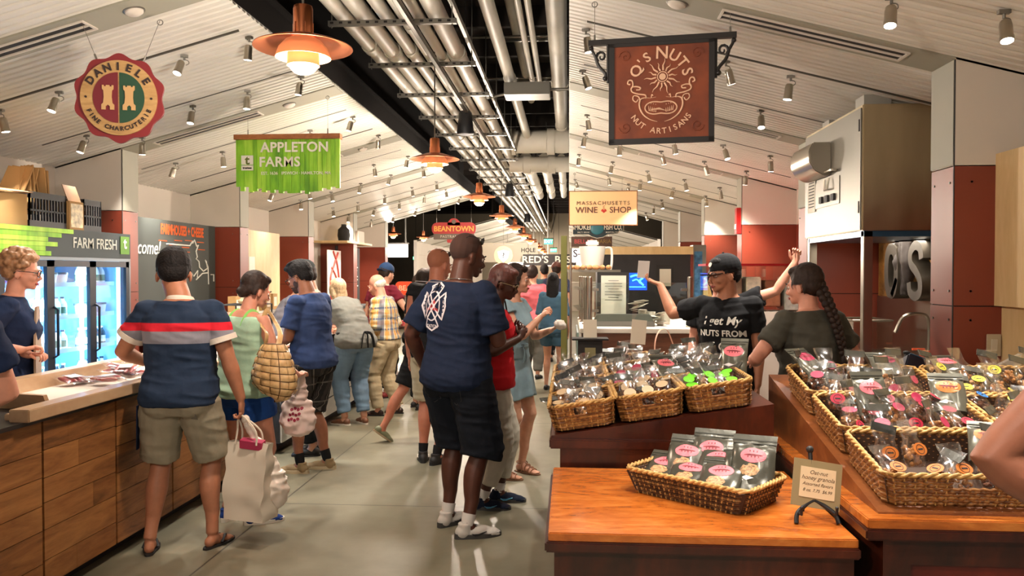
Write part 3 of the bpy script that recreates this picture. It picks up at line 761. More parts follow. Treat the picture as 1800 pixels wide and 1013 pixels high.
# ------------------------------------------------------------ track spotlights
def make_spot():
    r = thing('track_spotlight', 's', 'spotlight')
    s = MB(); s.box((0, 0, -.012), (.075, .036, .026)); s.cyl((0, 0, -.02), (0, 0, -.055), .011, 10); s.build('mount', M_STEELD, r, smooth=30)
    s = MB(); s.tube(catmull([(0, 0, -.05), (.035, 0, -.058), (.042, 0, -.085), (.012, 0, -.105)], 4), .0045, 6); s.build('arm', M_STEELD, r)
    h = MB(); h.lathe([(0, -.085), (.028, -.085), (.036, -.095), (.040, -.125), (.040, -.200), (.043, -.205), (.043, -.235), (.038, -.235), (.034, -.222), (0, -.222)], n=20); hd = h.build('lamp_head', M_STEEL, r)
    l = MB(); l.lathe([(0, -.2365), (.030, -.2375), (.0385, -.2365), (.0385, -.225)], n=18); l.build('lens', mat('spot_lens', rgb(255, 240, 225), .3, emit=14, emitc=rgb(255, 236, 220)), hd)
    return r
MOUNT_L = [(104,160),(324,96),(438,64),(1,192),(152,237),(339,185),(435,158),(309,286),(391,266),(250,240),(529,133),(620,204),(665,237),(717,274),(657,289),(545,228),
 (743,293),(687,307),(634,322),(767,319),(783,332),(724,329),(746,342),(676,343),(702,353),(629,355),(810,346),(772,356),(786,366),(732,367),(747,375),(659,365),(692,378),(712,385),(653,386),(613,376),(674,395),(838,366),(848,379),(803,376),(815,383),(769,385),(736,393),(750,400),(702,402),(719,408),
 (481,334),(528,351),(582,337),(585,365),(542,330)]
MOUNT_R = [(1030,50),(1024,123),(1032,201),(1029,234),(1018,271),(1089,249),(1183,244),(1162,265),(1077,284),(1276,106),(1390,132),(1337,193),(1271,254),(1354,273),(1238,283),(1312,300),(1069,307),(1138,300),(1203,315),(1265,329),(1240,344),(1184,330),(1126,316),(1163,351),(1011,315),(1105,323),(1135,374),(1149,361),(1765,17),(1567,-8)]
def on_slope(px, py, side):
    r = _ray(px, py); s_ = .27 if side < 0 else -.26; x0 = EDGE_L if side < 0 else EDGE_R
    k = (ZE-s_*x0-EYE)/(r.z-s_*r.x); return V(0, 0, EYE)+r*k
sp = make_spot(); first = True; entries = []
for sd, L in ((-1, MOUNT_L), (1, MOUNT_R)):
    for px, py in L:
        p = on_slope(px, py, sd)
        if not (1 < p.y < 18.3): continue
        lo_, hi_ = (BACK_L+.15, EDGE_L-.1) if sd < 0 else (EDGE_R+.08, BACK_R-.15)
        p.x = max(lo_, min(hi_, p.x)); p.z = (zl if sd < 0 else zr)(p.x)-.002; entries.append((sd, p))
for sd, x, y in ((-1, -3.9, 2.6), (-1, -2.9, 2.6), (-1, -3.6, 1.2), (1, .8, 2.4), (1, 1.5, 1.4), (1, 2.1, 2.9), (1, .5, 1.0), (1, .35, 3.4)): entries.append((sd, V(x, y, (zl if sd < 0 else zr)(x)-.002)))  # unseen spots added close to the viewer to light tables and people
rows = {}
for sd, p in entries:
    k = sum(1 for y in BAY if p.y > y); rows.setdefault((sd, k), []).append(p)
rs_ = random.Random(11); TR = {}
for (sd, k), L in sorted(rows.items()):
    L.sort(key=lambda p: (round(p.y/.8), -abs(p.x-(EDGE_L if sd < 0 else EDGE_R))))
    for i, p in enumerate(L):
        o = sp if first else dup(sp); first = False
        o.location = p; o.scale = (.70,)*3; tx = rs_.uniform(-.30, .22); ty = rs_.uniform(-.18, .30)*(1 if sd < 0 else -1)
        o.rotation_euler = (0, 0, rs_.uniform(-.5, .5)); hd = [c for c in o.children if c.name.startswith('lamp_head')][0]
        hd.rotation_euler = (tx*1.1, ty*1.1, 0)
        o['group'] = 'track spotlights on the sloped ceilings'
        bay = ['ahead of the first grey band, where most are added', 'between the first and second grey bands', 'between the second and third grey bands', 'between the third and fourth grey bands', 'between the fourth and fifth grey bands', 'between the fifth and sixth grey bands', 'past the sixth grey band'][min(k, 6)]
        o['label'] = 'silver spotlight on %s ceiling %s, %s' % ('left' if sd < 0 else 'right', bay, ORD[i] if i < 16 else 'last')
        ld = bpy.data.lights.new('spot_light', 'SPOT'); ld.energy = SPOT_W; ld.color = (1, .92, .82); ld.spot_size = rad(84); ld.spot_blend = .8; ld.shadow_soft_size = .03
        lo = bpy.data.objects.new('light', ld); COL.objects.link(lo); lo.parent = hd; lo.location = (0, 0, -.245)
# recessed track grooves across the slopes
TRN = 0
for sd in (-1, 1):
    for k, y in enumerate([3.2]+[b+PT+q for b in BAY[:5] for q in (.62, 1.72)]):
        z = zl if sd < 0 else zr; xa, xb = (-4.5, -2.3) if sd < 0 else (.12, 2.5)
        m = MB(); m.add([V(xa, y-.009, z(xa)-.003), V(xb, y-.009, z(xb)-.003), V(xb, y+.009, z(xb)-.003), V(xa, y+.009, z(xa)-.003), V(xa, y-.009, z(xa)+.016), V(xb, y-.009, z(xb)+.016), V(xb, y+.009, z(xb)+.016), V(xa, y+.009, z(xa)+.016)], [(0, 3, 2, 1), (4, 5, 6, 7), (0, 1, 5, 4), (1, 2, 6, 5), (2, 3, 7, 6), (3, 0, 4, 7)])
        tn += 1; struct(m.build('trim_%d' % tn, mat('track_groove', rgb(70, 66, 58), .6), smooth=0))

# ------------------------------------------------------------ pipes in the open slot above the aisle
def pipe(name, pts, r, label, couple=(), m=None, n=16):
    t = thing(name, label, 'pipe', pts[0], group='pipes above the aisle'); p0 = Vector(pts[0]); b = MB(); b.tube([Vector(p)-p0 for p in pts], r, n); b.build('tube', m or M_PIPE, t)
    for q in couple:
        c = MB(); q = Vector(q)-p0
        if name == 'pipe' and p0.y > 16: h_ = MB(); h_.tube([q, q+V(0, 0, 1.05)], .008, 5); h_.build('hanger_rod', M_STEELD, t)
        d = (Vector(pts[-1])-Vector(pts[0])).normalized(); c.tube([q-d*.07, q-d*.07, q+d*.07, q+d*.07], [r*.5, r*1.16, r*1.16, r*.5], n); c.build('coupling', m or M_PIPE, t)
    return t
rp = random.Random(5)
for i, (x, z, r) in enumerate([(-2.02, 3.93, .070), (-1.83, 3.93, .078), (-1.63, 3.92, .062), (-1.47, 3.90, .045), (-1.34, 3.91, .050), (-1.18, 3.94, .085)]):
    pipe('pipe', [(x, 1.0, z), (x, 44, z)], r, 'white rack pipe over the aisle, %s' % (['outermost beside the black ceiling edge', 'second from the ceiling edge', 'third from the ceiling edge', 'fourth from the ceiling edge', 'fifth from the ceiling edge', 'innermost of the rack beside the open void'][i]), [(x, y, z) for y in (7.9+rp.uniform(-.6, .6), 12.5+rp.uniform(-1, 1), 17.5)])
for i, (x, z, r, y1) in enumerate([(-.80, 4.25, .075, 16), (-.52, 4.35, .035, 12.4), (-.42, 4.35, .035, 12.4), (-.14, 4.45, .115, 15.2), (-.66, 4.65, .06, 14)]):
    pipe('pipe', [(x, 1.0, z), (x, y1, z)], r, 'white pipe in the dark void, %s' % ['medium one next to the lamp rods', 'left of the thin pair', 'right of the thin pair', 'thickest one by the right ceiling edge', 'short one high between the others'][i], [(x, y, z) for y in (6.2+i*.5, 10.8+i*.4)])
pipe('pipe', [(-.14, 15.2, 4.45), (-.14, 15.4, 4.40), (-.14, 15.5, 4.2), (-.14, 15.5, 3.95)], .125, 'thick white elbow dropping from the thickest pipe')
for i, (z, y, r, x0) in enumerate([(4.15, 15.4, .22, -1.45), (3.82, 16.2, .16, -1.2)]):
    pipe('duct', [(x0, y, z), (.8, y, z)], r, ['large white insulated duct crossing the void', 'lower white insulated duct just behind the large one'][i], [(x0+.35, y, z), (-.35, y, z)], n=24)
for i, x in enumerate((-.9, -.52, -.16)):
    pipe('pipe', [(x, 16.6, 4.0), (x, 24.5, 4.0)], .13-.02*i, 'white riser pipe beyond the crossing ducts, %s' % ['left', 'middle', 'right'][i], [(x, y, 4.0) for y in (18.2, 20.6, 22.8)])
for i in range(14):
    y = 4.1+1.42*i
    t = thing('strut', 'steel strut carrying the pipe rack, %s from the front' % ORD[i], 'strut', (-1.6, y, 3.80), group='struts under the pipes')
    b = MB(); b.bx(-.52, .62, -.02, .02, 0, .041); b.bx(-.52, .62, -.022, .022, -.004, 0)
    for q in range(14): b.bx(-.5+q*.08, -.47+q*.08, -.0225, .0225, .012, .030, 1)
    b.build('channel', [M_STEELD, M_BLACK], t)
    for x in (-.49, .58): b = MB(); b.tube([(x, 0, -.02), (x, 0, 1.5)], .006, 6); b.build('hanger_rod', M_STEELD, t)
for i, (y, z) in enumerate([(5.4, 4.6), (7.6, 4.5), (9.9, 4.55), (12.2, 4.6), (17.6, 4.5), (19.8, 4.4), (22, 4.4)]):
    t = thing('conduit', 'thin grey conduit crossing the dark void, %s from the front' % ORD[i], 'conduit', (0, y, z), group='thin conduits across the void'); b = MB(); b.tube([(-1.3, 0, 0), (1.2, 0, 0)], .018, 8); b.tube([(.3, 0, 0), (.3, 0, 5.02-z+.03)], .006, 5); b.bx(-.9, -.2, .03, .07, -.05, -.01); b.build('tube', M_STEELD, t)
# perforated cable tray running beside the rods
for i, (x, z) in enumerate([(-1.02, 3.95), (-1.33, 3.70)]):
    t = thing('cable_tray', ['perforated steel channel running along the rack beside the rods', 'narrow steel rail from which the pendants hang'][i], 'cable tray', (x, 0, z)); b = MB()
    b.bx(-.02, .02, -.5, 46, 0, .004); b.bx(-.02, -.016, -.5, 46, 0, .05); b.bx(.016, .02, -.5, 46, 0, .05)
    for q in range(150): b.bx(-.0215, -.0205, 1+q*.15, 1.07+q*.15, .018, .034, 1)
    b.build('channel', [M_STEELD, M_BLACK], t, smooth=0)
t = thing('junction_box', 'large grey metal box hanging in the void above the aisle', 'box', (-.55, 10.6, 3.95)); b = MB(); b.bx(-.30, .30, -.2, .2, 0, .16); b.build('case', M_STEELD, t, bevel=.008)
b = MB(); b.tube(catmull([(-.3, 0, .05), (-.5, -.05, .0), (-.5, -.3, -.06)], 5), .02, 8); b.build('conduit', M_STEELD, t)
b = MB(); b.tube(catmull([(.3, 0, .1), (.45, 0, .1), (.7, 0, .1)], 3), .02, 8); b.build('conduit', M_STEELD, t)
# hanging black speakers
for i, (px, py, y) in enumerate([(818, 215, 10.4), (896, 334, 18.6), (927, 383, 27.0)]):
    p = atY(px, py, y); t = thing('hanging_speaker', 'black bucket-shaped speaker hanging beside the pendants, %s' % ['nearest and largest', 'second, farther off', 'smallest, farthest'][i], 'speaker', p, group='hanging speakers')
    b = MB(); b.lathe([(0, .14), (.070, .14), (.085, .12), (.112, -.13), (.108, -.155), (0, -.155)], n=28); b.build('housing', mat('speaker_black', rgb(18, 18, 22), .5), t)
    b = MB(); b.lathe([(0, -.156), (.1, -.156), (.1, -.160), (0, -.165)], n=24); b.build('grille', M_BLACK, t)
    b = MB(); b.tube([(0, 0, .14), (0, 0, 5.3-p.z)], .005, 6); b.box((0, 0, .16), (.04, .04, .05)); b.build('hanger', M_STEELD, t)
# ------------------------------------------------------------ hanging signs
def smat(n, r, g, b, rough=.6, **k): return mat(n, rgb(r, g, b), rough, **k)
M_CREAM = smat('sign_cream', 236, 205, 170)
U, W_ = (1, 0, 0), (0, 0, 1)
def at_l(x, z, y=0): return (x, y, z)
def hooks(root, xs, z0, ztop, spread=0):
    for x in xs:
        b = MB(); x1 = x+spread*(1 if x > 0 else -1); b.tube([(x, 0, z0), (x+(x1-x)*.15, 0, z0+(ztop-z0)*.15)], .006, 8); b.tube([(x, 0, z0), (x1, 0, ztop)], .0016, 5)
        b.tube([(x1+.016*math.cos(a*PI/6), 0, ztop-.014+.016*math.sin(a*PI/6)) for a in range(12)], .003, 5, closed=True); b.build('wire', M_STEELD, root)
# round scalloped sign, left
c = atY(212, 174, 4.68); c.z -= .0
t = thing('hanging_sign', 'round scalloped red and wood sign with two towers hanging from left ceiling', 'sign', c, rad(14))
R0 = .252
b = MB(); b.prism([(R0*(1+.045*math.cos(10*a+PI*.0))*math.sin(a), R0*1.03*(1+.045*math.cos(10*a))*math.cos(a)) for a in [2*PI*i/120 for i in range(120)]], .022, (0, 0, 0), U, W_); b.build('backboard', smat('sign_red', 118, 20, 26), t)
b = MB(); b.prism([(.218*math.cos(2*PI*i/64), .226*math.sin(2*PI*i/64)) for i in range(64)], .012, (0, -.022, 0), U, W_); b.build('wood_ring', wood_mat('sign_pine', rgb(140, 104, 58), rgb(172, 134, 82), rgb(196, 160, 106), (.3, 1, 1.6), .5, 0, 9), t)
for sg, mm in ((-1, smat('sign_red2', 104, 14, 28)), (1, smat('sign_green', 20, 62, 40))):
    b = MB(); b.prism([(sg*.004, -.152)]+[(sg*(.004+.142*math.cos(rad(a))), .152*math.sin(rad(a))) for a in range(-90, 91, 6)]+[(sg*.004, .152)], .004, (0, -.034, 0), U, W_); b.build('half_disc', mm, t)
    tw = [(-.030, -.075), (-.012, -.075), (-.012, -.055), (0, -.045), (.012, -.055), (.012, -.075), (.036, -.075), (.036, -.045), (.026, -.035), (.022, 0), (.024, .040), (.032, .048), (.032, .072), (.022, .072), (.022, .064), (.010, .064), (.010, .072), (-.010, .072), (-.010, .064), (-.022, .064), (-.022, .072), (-.032, .072), (-.032, .048), (-.024, .040), (-.022, 0), (-.026, -.035), (-.036, -.045), (-.036, -.075)]
    b = MB(); b.prism(tw, .007, (sg*.060, -.038, 0), U, W_); b.build('tower_emblem', MATS.get('pine') or smat('tower_wood', 186, 148, 98), t)
b = MB(); arc_text(b, 'DANIELE', .062, (0, -.037, 0), .186, 148, 34, U, W_, .003, .0022); b.build('lettering', smat('letter_dark', 40, 22, 16), t, smooth=0); b = MB(); arc_text(b, 'FINE', .036, (0, -.037, 0), .187, 206, 232, U, W_, .003, .0008, inward=True); b.build('lettering', MATS['letter_dark'], t, smooth=0); b = MB(); arc_text(b, 'CHARCUTERIE', .036, (0, -.037, 0), .187, 249, 336, U, W_, .003, .0008, inward=True)
b.build('lettering', smat('letter_dark', 40, 22, 16), t, smooth=0)
for sg in (-1, 1): b = MB(); b.cyl((sg*.185, -.036, 0), (sg*.185, -.039, 0), .007, 12); b.build('dot', MATS['letter_dark'], t)
hooks(t, (-.13, .13), .225, zl(c.x)-c.z-.03, .10)
# green plank sign
y_ = 7.37; c = atY(507, 286, y_); t = thing('hanging_sign', 'bright green vertical-plank farm sign with white letters and brown top rail', 'sign', c, rad(0))
b = MB(); b.bx(-.51, .51, -.05, .03, .215, .262); b.build('top_rail', wood_mat('rail_wood', rgb(120, 66, 28), rgb(150, 88, 42), rgb(172, 108, 58), (1, 2, 2), .5, 0, 6), t)
g = Nt('green_boards'); g.set(Roughness=.55); v = g.coord('Object', (1, 1, .2)); ge = g.n('ShaderNodeNewGeometry'); f = g.math('ADD', g.noise(v, 14, 4), g.math('MULTIPLY', g.math('SUBTRACT', ge.outputs['Random Per Island'], .5), .35)); g.col(g.ramp(f, [(.25, rgb(92, 150, 18)), (.5, rgb(136, 196, 34)), (.78, rgb(180, 222, 70))]))
M_GREENB = g.m
rr = random.Random(4); b = MB(); n = 24; bot = []
for i in range(n):
    x0 = -.50+1.0*i/n; e = .045*math.sin(PI*i/(n-1)); z0 = -.215-e-rr.choice((0, .01, .03, .045)); b.bx(x0, x0+1.0/n-.0015, -.018-rr.uniform(0, .006)-.012*math.sin(PI*i/(n-1)), .006, z0, .216)
b.build('planks', M_GREENB, t, smooth=0)
b = MB(); mb_text(b, 'APPLETON', .128, (.075, -.042, .135), U, W_, .004, .0030, align='CENTER', space=1.06); mb_text(b, 'FARMS', .128, (-.268, -.042, -.002), U, W_, .004, .0026, align='LEFT', space=1.06)
mb_text(b, 'EST. 1636   IPSWICH · HAMILTON, MA', .040, (.085, -.042, -.105), U, W_, .002, .0004, align='CENTER', space=1.0); b.build('lettering', smat('letter_white', 238, 232, 214, .5), t, smooth=0)
b = MB(); b.bx(-.44, -.325, -.042, -.036, -.018, .065, 0); b.bx(-.44, -.325, -.042, -.036, -.075, -.024, 0); b.bx(-.44, -.325, -.043, -.041, -.033, -.030, 1); mb_text(b, 't', .12, (-.382, -.043, .018), U, W_, .002, .003, mi=1); mb_text(b, 'trustees', .026, (-.382, -.044, -.052), U, W_, .002, .001, mi=2); b.build('emblem', [MATS['letter_white'], smat('olive_letter', 96, 106, 36), M_BLACK], t, smooth=0)
hooks(t, (-.39, .38), .262, 0.62)
for ch in [o for o in t.children if o.name.startswith('wire')]: pass
# the carved nut sign in its black scroll frame
y_ = 4.68; c = atY(1162, 160, y_); t = thing('hanging_sign', 'square rust-brown sign with sun and peanut in black scrolled iron frame', 'sign', c, rad(-8))
M_IRON = smat('black_iron', 22, 18, 18, .5)
b = MB(); s_ = .275
b.bx(-.42, .42, -.018, .018, .282, .312); b.bx(-.300, -.268, -.016, .016, -.30, .30); b.bx(.268, .300, -.016, .016, -.30, .30); b.bx(-.30, .30, -.016, .016, -.302, -.272); b.bx(-.30, .30, -.016, .016, .262, .284); b.build('frame', M_IRON, t, smooth=0)
for sg in (-1, 1):
    b = MB(); X = lambda x: sg*x
    sp_ = [(X(.345+.030*(1-q/14)*math.cos(q*.62)), 0, .215+.034*(1-q/14)*math.sin(q*.62)) for q in range(12)]
    b.tube([(X(.405), 0, .285), (X(.398), 0, .250), (X(.378), 0, .215), (X(.365), 0, .190)]+[], .009, 8); b.tube(sp_, [.009-.0004*i for i in range(12)], 8)
    b.tube(catmull([(X(.378), 0, .215), (X(.362), 0, .165), (X(.325), 0, .120), (X(.318), 0, .092)], 4), .010, 8); b.ell((X(.322), 0, .088), .016, 12, 8); b.tube([(X(.305), 0, .285), (X(.305), 0, .06)], .010, 8); b.ell((X(.405), 0, .268), .014, 12, 8); b.build('scroll_bracket', M_IRON, t)
pn = Nt('rust_board'); pn.set(Roughness=.55); v = pn.coord('Object'); pn.col(pn.ramp(pn.noise(v, 7, 5), [(.3, rgb(104, 44, 18)), (.7, rgb(138, 64, 28))])); pn.bump(pn.noise(v, 30, 4), .3, .004)
b = MB(); b.bx(-.268, .268, -.010, .010, -.272, .264); b.build('board', pn.m, t, smooth=0)
for sx_ in (-1, 1):
    for sz_ in (-1, 1):
        b = MB(); b.tube([(sx_*(.205+.038*(1-q/16)*math.cos(q*.6)), -.0105, sz_*(.205+.038*(1-q/16)*math.sin(q*.6))) for q in range(16)], .004, 6); b.build('corner_scroll', pn.m, t)
M_BONE = smat('sign_bone', 232, 190, 158)
b = MB(); yf = -.0115
[arc_text(b, ch+' ', sz, (0, yf, .065), .150, an, an, U, W_, .002, .0012) for ch, sz, an in (('Q', .088, 159), ("'", .07, 139), ('S', .078, 122), ('N', .100, 88), ('U', .088, 60), ('T', .086, 37), ('S', .086, 14))]
b.build('lettering', M_BONE, t, smooth=0); b = MB(); arc_text(b, 'NUT ARTISANS', .046, (0, yf, -.045), .188, 216, 326, U, W_, .002, .0006, inward=True)
b.build('lettering', M_BONE, t, smooth=0)
b = MB(); cs = V(.008, yf, .080)
b.lathe([(.026, -.001), (.031, -.001), (.031, .002), (.026, .002)], cs, 28, R=Matrix.Rotation(PI/2, 3, 'X'), closed=True); b.lathe([(.0, .001), (.019, .001), (.019, -.001)], cs, 20, R=Matrix.Rotation(PI/2, 3, 'X'))
for i in range(14):
    a = 2*PI*i/14+.1; L = .048+(.022 if i % 2 else 0); d = V(math.cos(a), 0, math.sin(a)); p = V(-d.z, 0, d.x)
    b.tube([cs+d*.036, cs+d*(.036+L*.4)+p*.005, cs+d*(.036+L*.75)-p*.003, cs+d*(.036+L)], [.0055, .0045, .0025, .0008], 6)
b.build('sun_emblem', M_BONE, t)
b = MB(); pk = []
for i in range(48):
    a = 2*PI*i/48; r = .062+.022*math.cos(2*a); pk.append((math.cos(a)*r*1.08, yf, -.098+math.sin(a)*r*.80))
b.tube(pk, .004, 6, closed=True)
for sg in (-1, 1):
    for i in range(5): b.tube([(sg*(.030+.009*i), yf, -.122+.002*i), (sg*(.028+.011*i), yf, -.100+.004*i)], [.0035, .001], 6)
    for i in range(3): b.ell((sg*(.030+.013*i), yf, -.078+.003*i), .0028, 8, 6)
b.tube([(-.055, yf, -.106), (-.01, yf, -.103), (.03, yf, -.116)], [.002, .006, .001], 6)
b.build('peanut_emblem', M_BONE, t)
for sg in (-1, 1):
    b = MB(); S = lambda pts: [(sg*x, yf, z) for x, z in pts]
    b.tube(catmull(S([(.020, -.178), (.060, -.165), (.100, -.135), (.122, -.09), (.118, -.05), (.095, -.038), (.060, -.040), (.028, -.036)]), 5), [.001+.004*math.sin(PI*min(1, i/30)) for i in range(36)], 6)
    b.tube(catmull(S([(.085, -.042), (.090, -.022), (.130, -.014), (.165, .0), (.168, .024), (.145, .030), (.118, .022), (.122, .010), (.142, .010)]), 5), .0042, 6)
    b.tube(catmull(S([(.168, .020), (.160, .040), (.166, .064), (.184, .066), (.190, .048), (.176, .042)]), 5), .0045, 6)
    b.tube(catmull(S([(.118, -.060), (.128, -.030), (.155, -.024), (.160, -.046), (.142, -.060), (.130, -.044)]), 5), .0035, 6); b.tube(catmull(S([(.055, -.04), (.052, -.02), (.045, -.028)]), 4), .003, 6)
    b.build('vine_emblem', M_BONE, t)
hooks(t, (-.385, .385), .312, zr(c.x)-c.z-.0, .0)
# cream wine sign
y_ = 12.75; c = atY(1060, 366, y_); t = thing('hanging_sign', 'cream rectangular wine shop sign with dark letters above the right stalls', 'sign', c)
b = MB(); b.bx(-.535, .535, -.02, .02, -.27, .27, 0); b.bx(-.54, .54, -.022, .022, .262, .275, 1); b.bx(-.54, .54, -.022, .022, -.275, -.262, 1); b.bx(-.542, -.53, -.022, .022, -.27, .27, 1); b.bx(.53, .542, -.022, .022, -.27, .27, 1); b.build('board', [smat('board_cream', 232, 196, 146), smat('board_edge', 120, 66, 34)], t, smooth=0)
b = MB(); mb_text(b, 'MASSACHUSETTS', .085, (0, -.023, .075), U, W_, .002, 0, space=1.32, sx=1.02); mb_text(b, 'WINE', .135, (-.26, -.023, -.035), U, W_, .002, .001, space=1.02); mb_text(b, 'SHOP', .135, (.27, -.023, -.035), U, W_, .002, .001, space=1.0); b.build('lettering', smat('letter_brown', 92, 48, 40), t, smooth=0)
b = MB()
for i, (dx, dz) in enumerate([(0, 0), (.022, .012), (-.022, .012), (0, -.024), (.012, -.012), (-.012, -.012), (.03, -.002), (-.03, -.002)]): b.ell((.012+dx, -.024, -.042+dz), (.013, .004, .013), 8, 6)
b.tube([(.012, -.024, -.02), (.0, -.024, .025), (.03, -.024, .04)], .003, 5); b.build('grape_emblem', smat('grape_red', 180, 40, 34), t)
hooks(t, (-.45, .3), .27, zr(c.x)-c.z-.0)
# fish sign
y_ = 15.44; c = atY(1053, 401, y_); t = thing('hanging_sign', 'dark teal smoked fish sign hanging behind the cream wine sign', 'sign', c)
b = MB(); pl = [(-.50, -.12), (-.50, .26), (.46, .26), (.46, -.05), (.38, -.05), (.36, -.10), (.16, -.12), (.08, -.17), (-.04, -.19), (-.14, -.16), (-.2, -.12)]; b.prism([(x*1.03, z*1.05-.004) for x, z in pl], .015, (0, .01, 0), U, W_, 1); b.prism(pl, .02, (0, 0, 0), U, W_, 0); b.build('board', [smat('board_teal', 28, 48, 56), MATS['letter_white']], t, smooth=0)
b = MB(); mb_text(b, 'SMOKED', .135, (-.315, -.022, .01), U, W_, .002, .003, sx=.78); mb_text(b, 'FISH CO.', .135, (.265, -.022, .01), U, W_, .002, .003, sx=.66); mb_text(b, 'SALTY BRINE', .04, (-.3, -.022, -.085), U, W_, .001); mb_text(b, 'BOSTON, MASS.', .04, (.27, -.022, -.085), U, W_, .001); b.build('lettering', MATS['letter_white'], t, smooth=0)
b = MB(); b.ell((-.04, -.02, -.02), (.13, .02, .11), 24, 12); b.build('fish_emblem', smat('fish_teal', 52, 120, 136, .4), t); hooks(t, (-.4, .4), .26, zr(c.x)-c.z)
# brown sign under it
y_ = 18.13; c = atY(1040, 425, y_); t = thing('hanging_sign', 'narrow brown sign with pinkish letters under the teal fish sign', 'sign', c)
b = MB(); b.bx(-.46, .46, -.02, .02, -.115, .115); b.build('board', smat('board_brown', 78, 52, 38), t, smooth=0)
b = MB(); mb_text(b, 'BELLA', .13, (-.22, -.022, 0), U, W_, .002, .002); b.build('lettering', smat('letter_pink', 178, 66, 66), t, smooth=0); b = MB(); mb_text(b, 'MARIA', .12, (.26, -.022, 0), U, W_, .002, .001); b.build('lettering', smat('letter_ochre', 136, 108, 52), t, smooth=0)
b = MB(); b.cyl((.0, -.018, 0), (.0, -.026, 0), .055, 20); b.build('emblem', smat('emblem_peach', 226, 150, 120), t); hooks(t, (-.4, .4), .115, zr(c.x)-c.z-.02)
# red pastrami sign
y_ = 18.13; c = atY(798, 407, y_); t = thing('hanging_sign', 'rounded red pastrami sign with yellow letters far down the aisle', 'sign', c)
def rrect(w, h, r, n=6): return [(sx*(w-r)+r*math.cos(a0+PI/2*i/n), sz*(h-r)+r*math.sin(a0+PI/2*i/n)) for sx, sz, a0 in ((1, 1, 0), (-1, 1, PI/2), (-1, -1, PI), (1, -1, 3*PI/2)) for i in range(n+1)]
b = MB(); b.prism([(x, z+.06) for x, z in rrect(.51, .145, .13)], .02, (0, 0, 0), U, W_, 0); b.prism([(.15*math.cos(a), .14+.16*math.sin(a)) for a in [PI*i/12 for i in range(13)]], .02, (0, 0, 0), U, W_, 0); b.prism(rrect(.16, .06, .03), .02, (0, 0, -.2), U, W_, 0); b.prism(rrect(.47, .065, .02), .022, (0, -.001, -.12), U, W_, 1); b.cyl((0, -.02, .22), (0, -.026, .22), .05, 16, mi=1); b.build('board', [smat('board_red', 160, 44, 44), smat('board_greybrown', 98, 84, 74)], t, smooth=0)
b = MB(); mb_text(b, 'BEANTOWN', .165, (0, -.022, .055), U, W_, .002, .005, sx=.98); b.build('lettering', smat('letter_yellow', 222, 156, 70), t, smooth=0); b = MB(); mb_text(b, 'PASTRAMI CO.', .085, (0, -.025, -.12), U, W_, .002, .001, space=1.15); mb_text(b, 'EST 2014', .04, (0, -.022, -.22), U, W_, .001); b.build('lettering', smat('letter_grey', 178, 168, 150), t, smooth=0); hooks(t, (-.4, .4), .2, .9)
# white squiggle sign, round shield sign, blackletter board
def panel_sign(label, px, py, y, w, h, mm, texts, lm, glow=0):
    c = atY(px, py, y); t = thing('hanging_sign', label, 'sign', c); b = MB(); b.bx(-w/2, w/2, -.03, .03, -h/2, h/2); b.build('board', mm, t, smooth=0); b = MB()
    for tx, s_, x, z, bo, sx in texts: mb_text(b, tx, s_, (x, -.033, z), U, W_, .002, bo, sx=sx)
    b.build('lettering', lm, t, smooth=0); b = MB()
    for x in (-w*.4, w*.4): b.tube([(x, 0, h/2), (x, 0, h/2+1.0)], .006, 5)
    b.build('wire', M_STEELD, t); return t
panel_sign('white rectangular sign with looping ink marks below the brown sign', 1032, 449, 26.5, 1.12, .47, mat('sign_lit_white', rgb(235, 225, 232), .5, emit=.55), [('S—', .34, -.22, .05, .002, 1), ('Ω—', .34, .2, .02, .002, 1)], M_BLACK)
panel_sign('long black board with large white serif letters at the far end', 966, 457, 30, 2.0, .42, smat('board_black', 34, 28, 26), [('RED\'S  BEST', .36, 0, 0, .006, 1.12)], smat('letter_silver', 214, 204, 190), 0)
panel_sign('pale sign panel with dark letters behind the round shield sign', 893, 444, 30.5, 2.3, .75, smat('board_pale', 196, 186, 168), [('HOLE', .22, .78, .08, .004, 1), ('8', .22, .85, -.15, .004, 1)], M_BLACK)
c = atY(885, 449, 25.5); t = thing('hanging_sign', 'round cream sign with white shield left of the long black board', 'sign', c)
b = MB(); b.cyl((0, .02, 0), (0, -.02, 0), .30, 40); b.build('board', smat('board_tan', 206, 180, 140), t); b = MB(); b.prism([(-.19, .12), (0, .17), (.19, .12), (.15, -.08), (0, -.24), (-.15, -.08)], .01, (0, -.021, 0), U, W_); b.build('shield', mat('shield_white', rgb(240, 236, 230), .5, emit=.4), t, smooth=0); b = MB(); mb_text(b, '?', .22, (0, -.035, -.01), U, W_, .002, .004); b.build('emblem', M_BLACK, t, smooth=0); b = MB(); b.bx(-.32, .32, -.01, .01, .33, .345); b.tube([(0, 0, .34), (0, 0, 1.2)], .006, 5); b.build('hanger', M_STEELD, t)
M_EXIT = mat('exit_green', rgb(40, 190, 130), .4, emit=2.2, emitc=rgb(30, 215, 140))
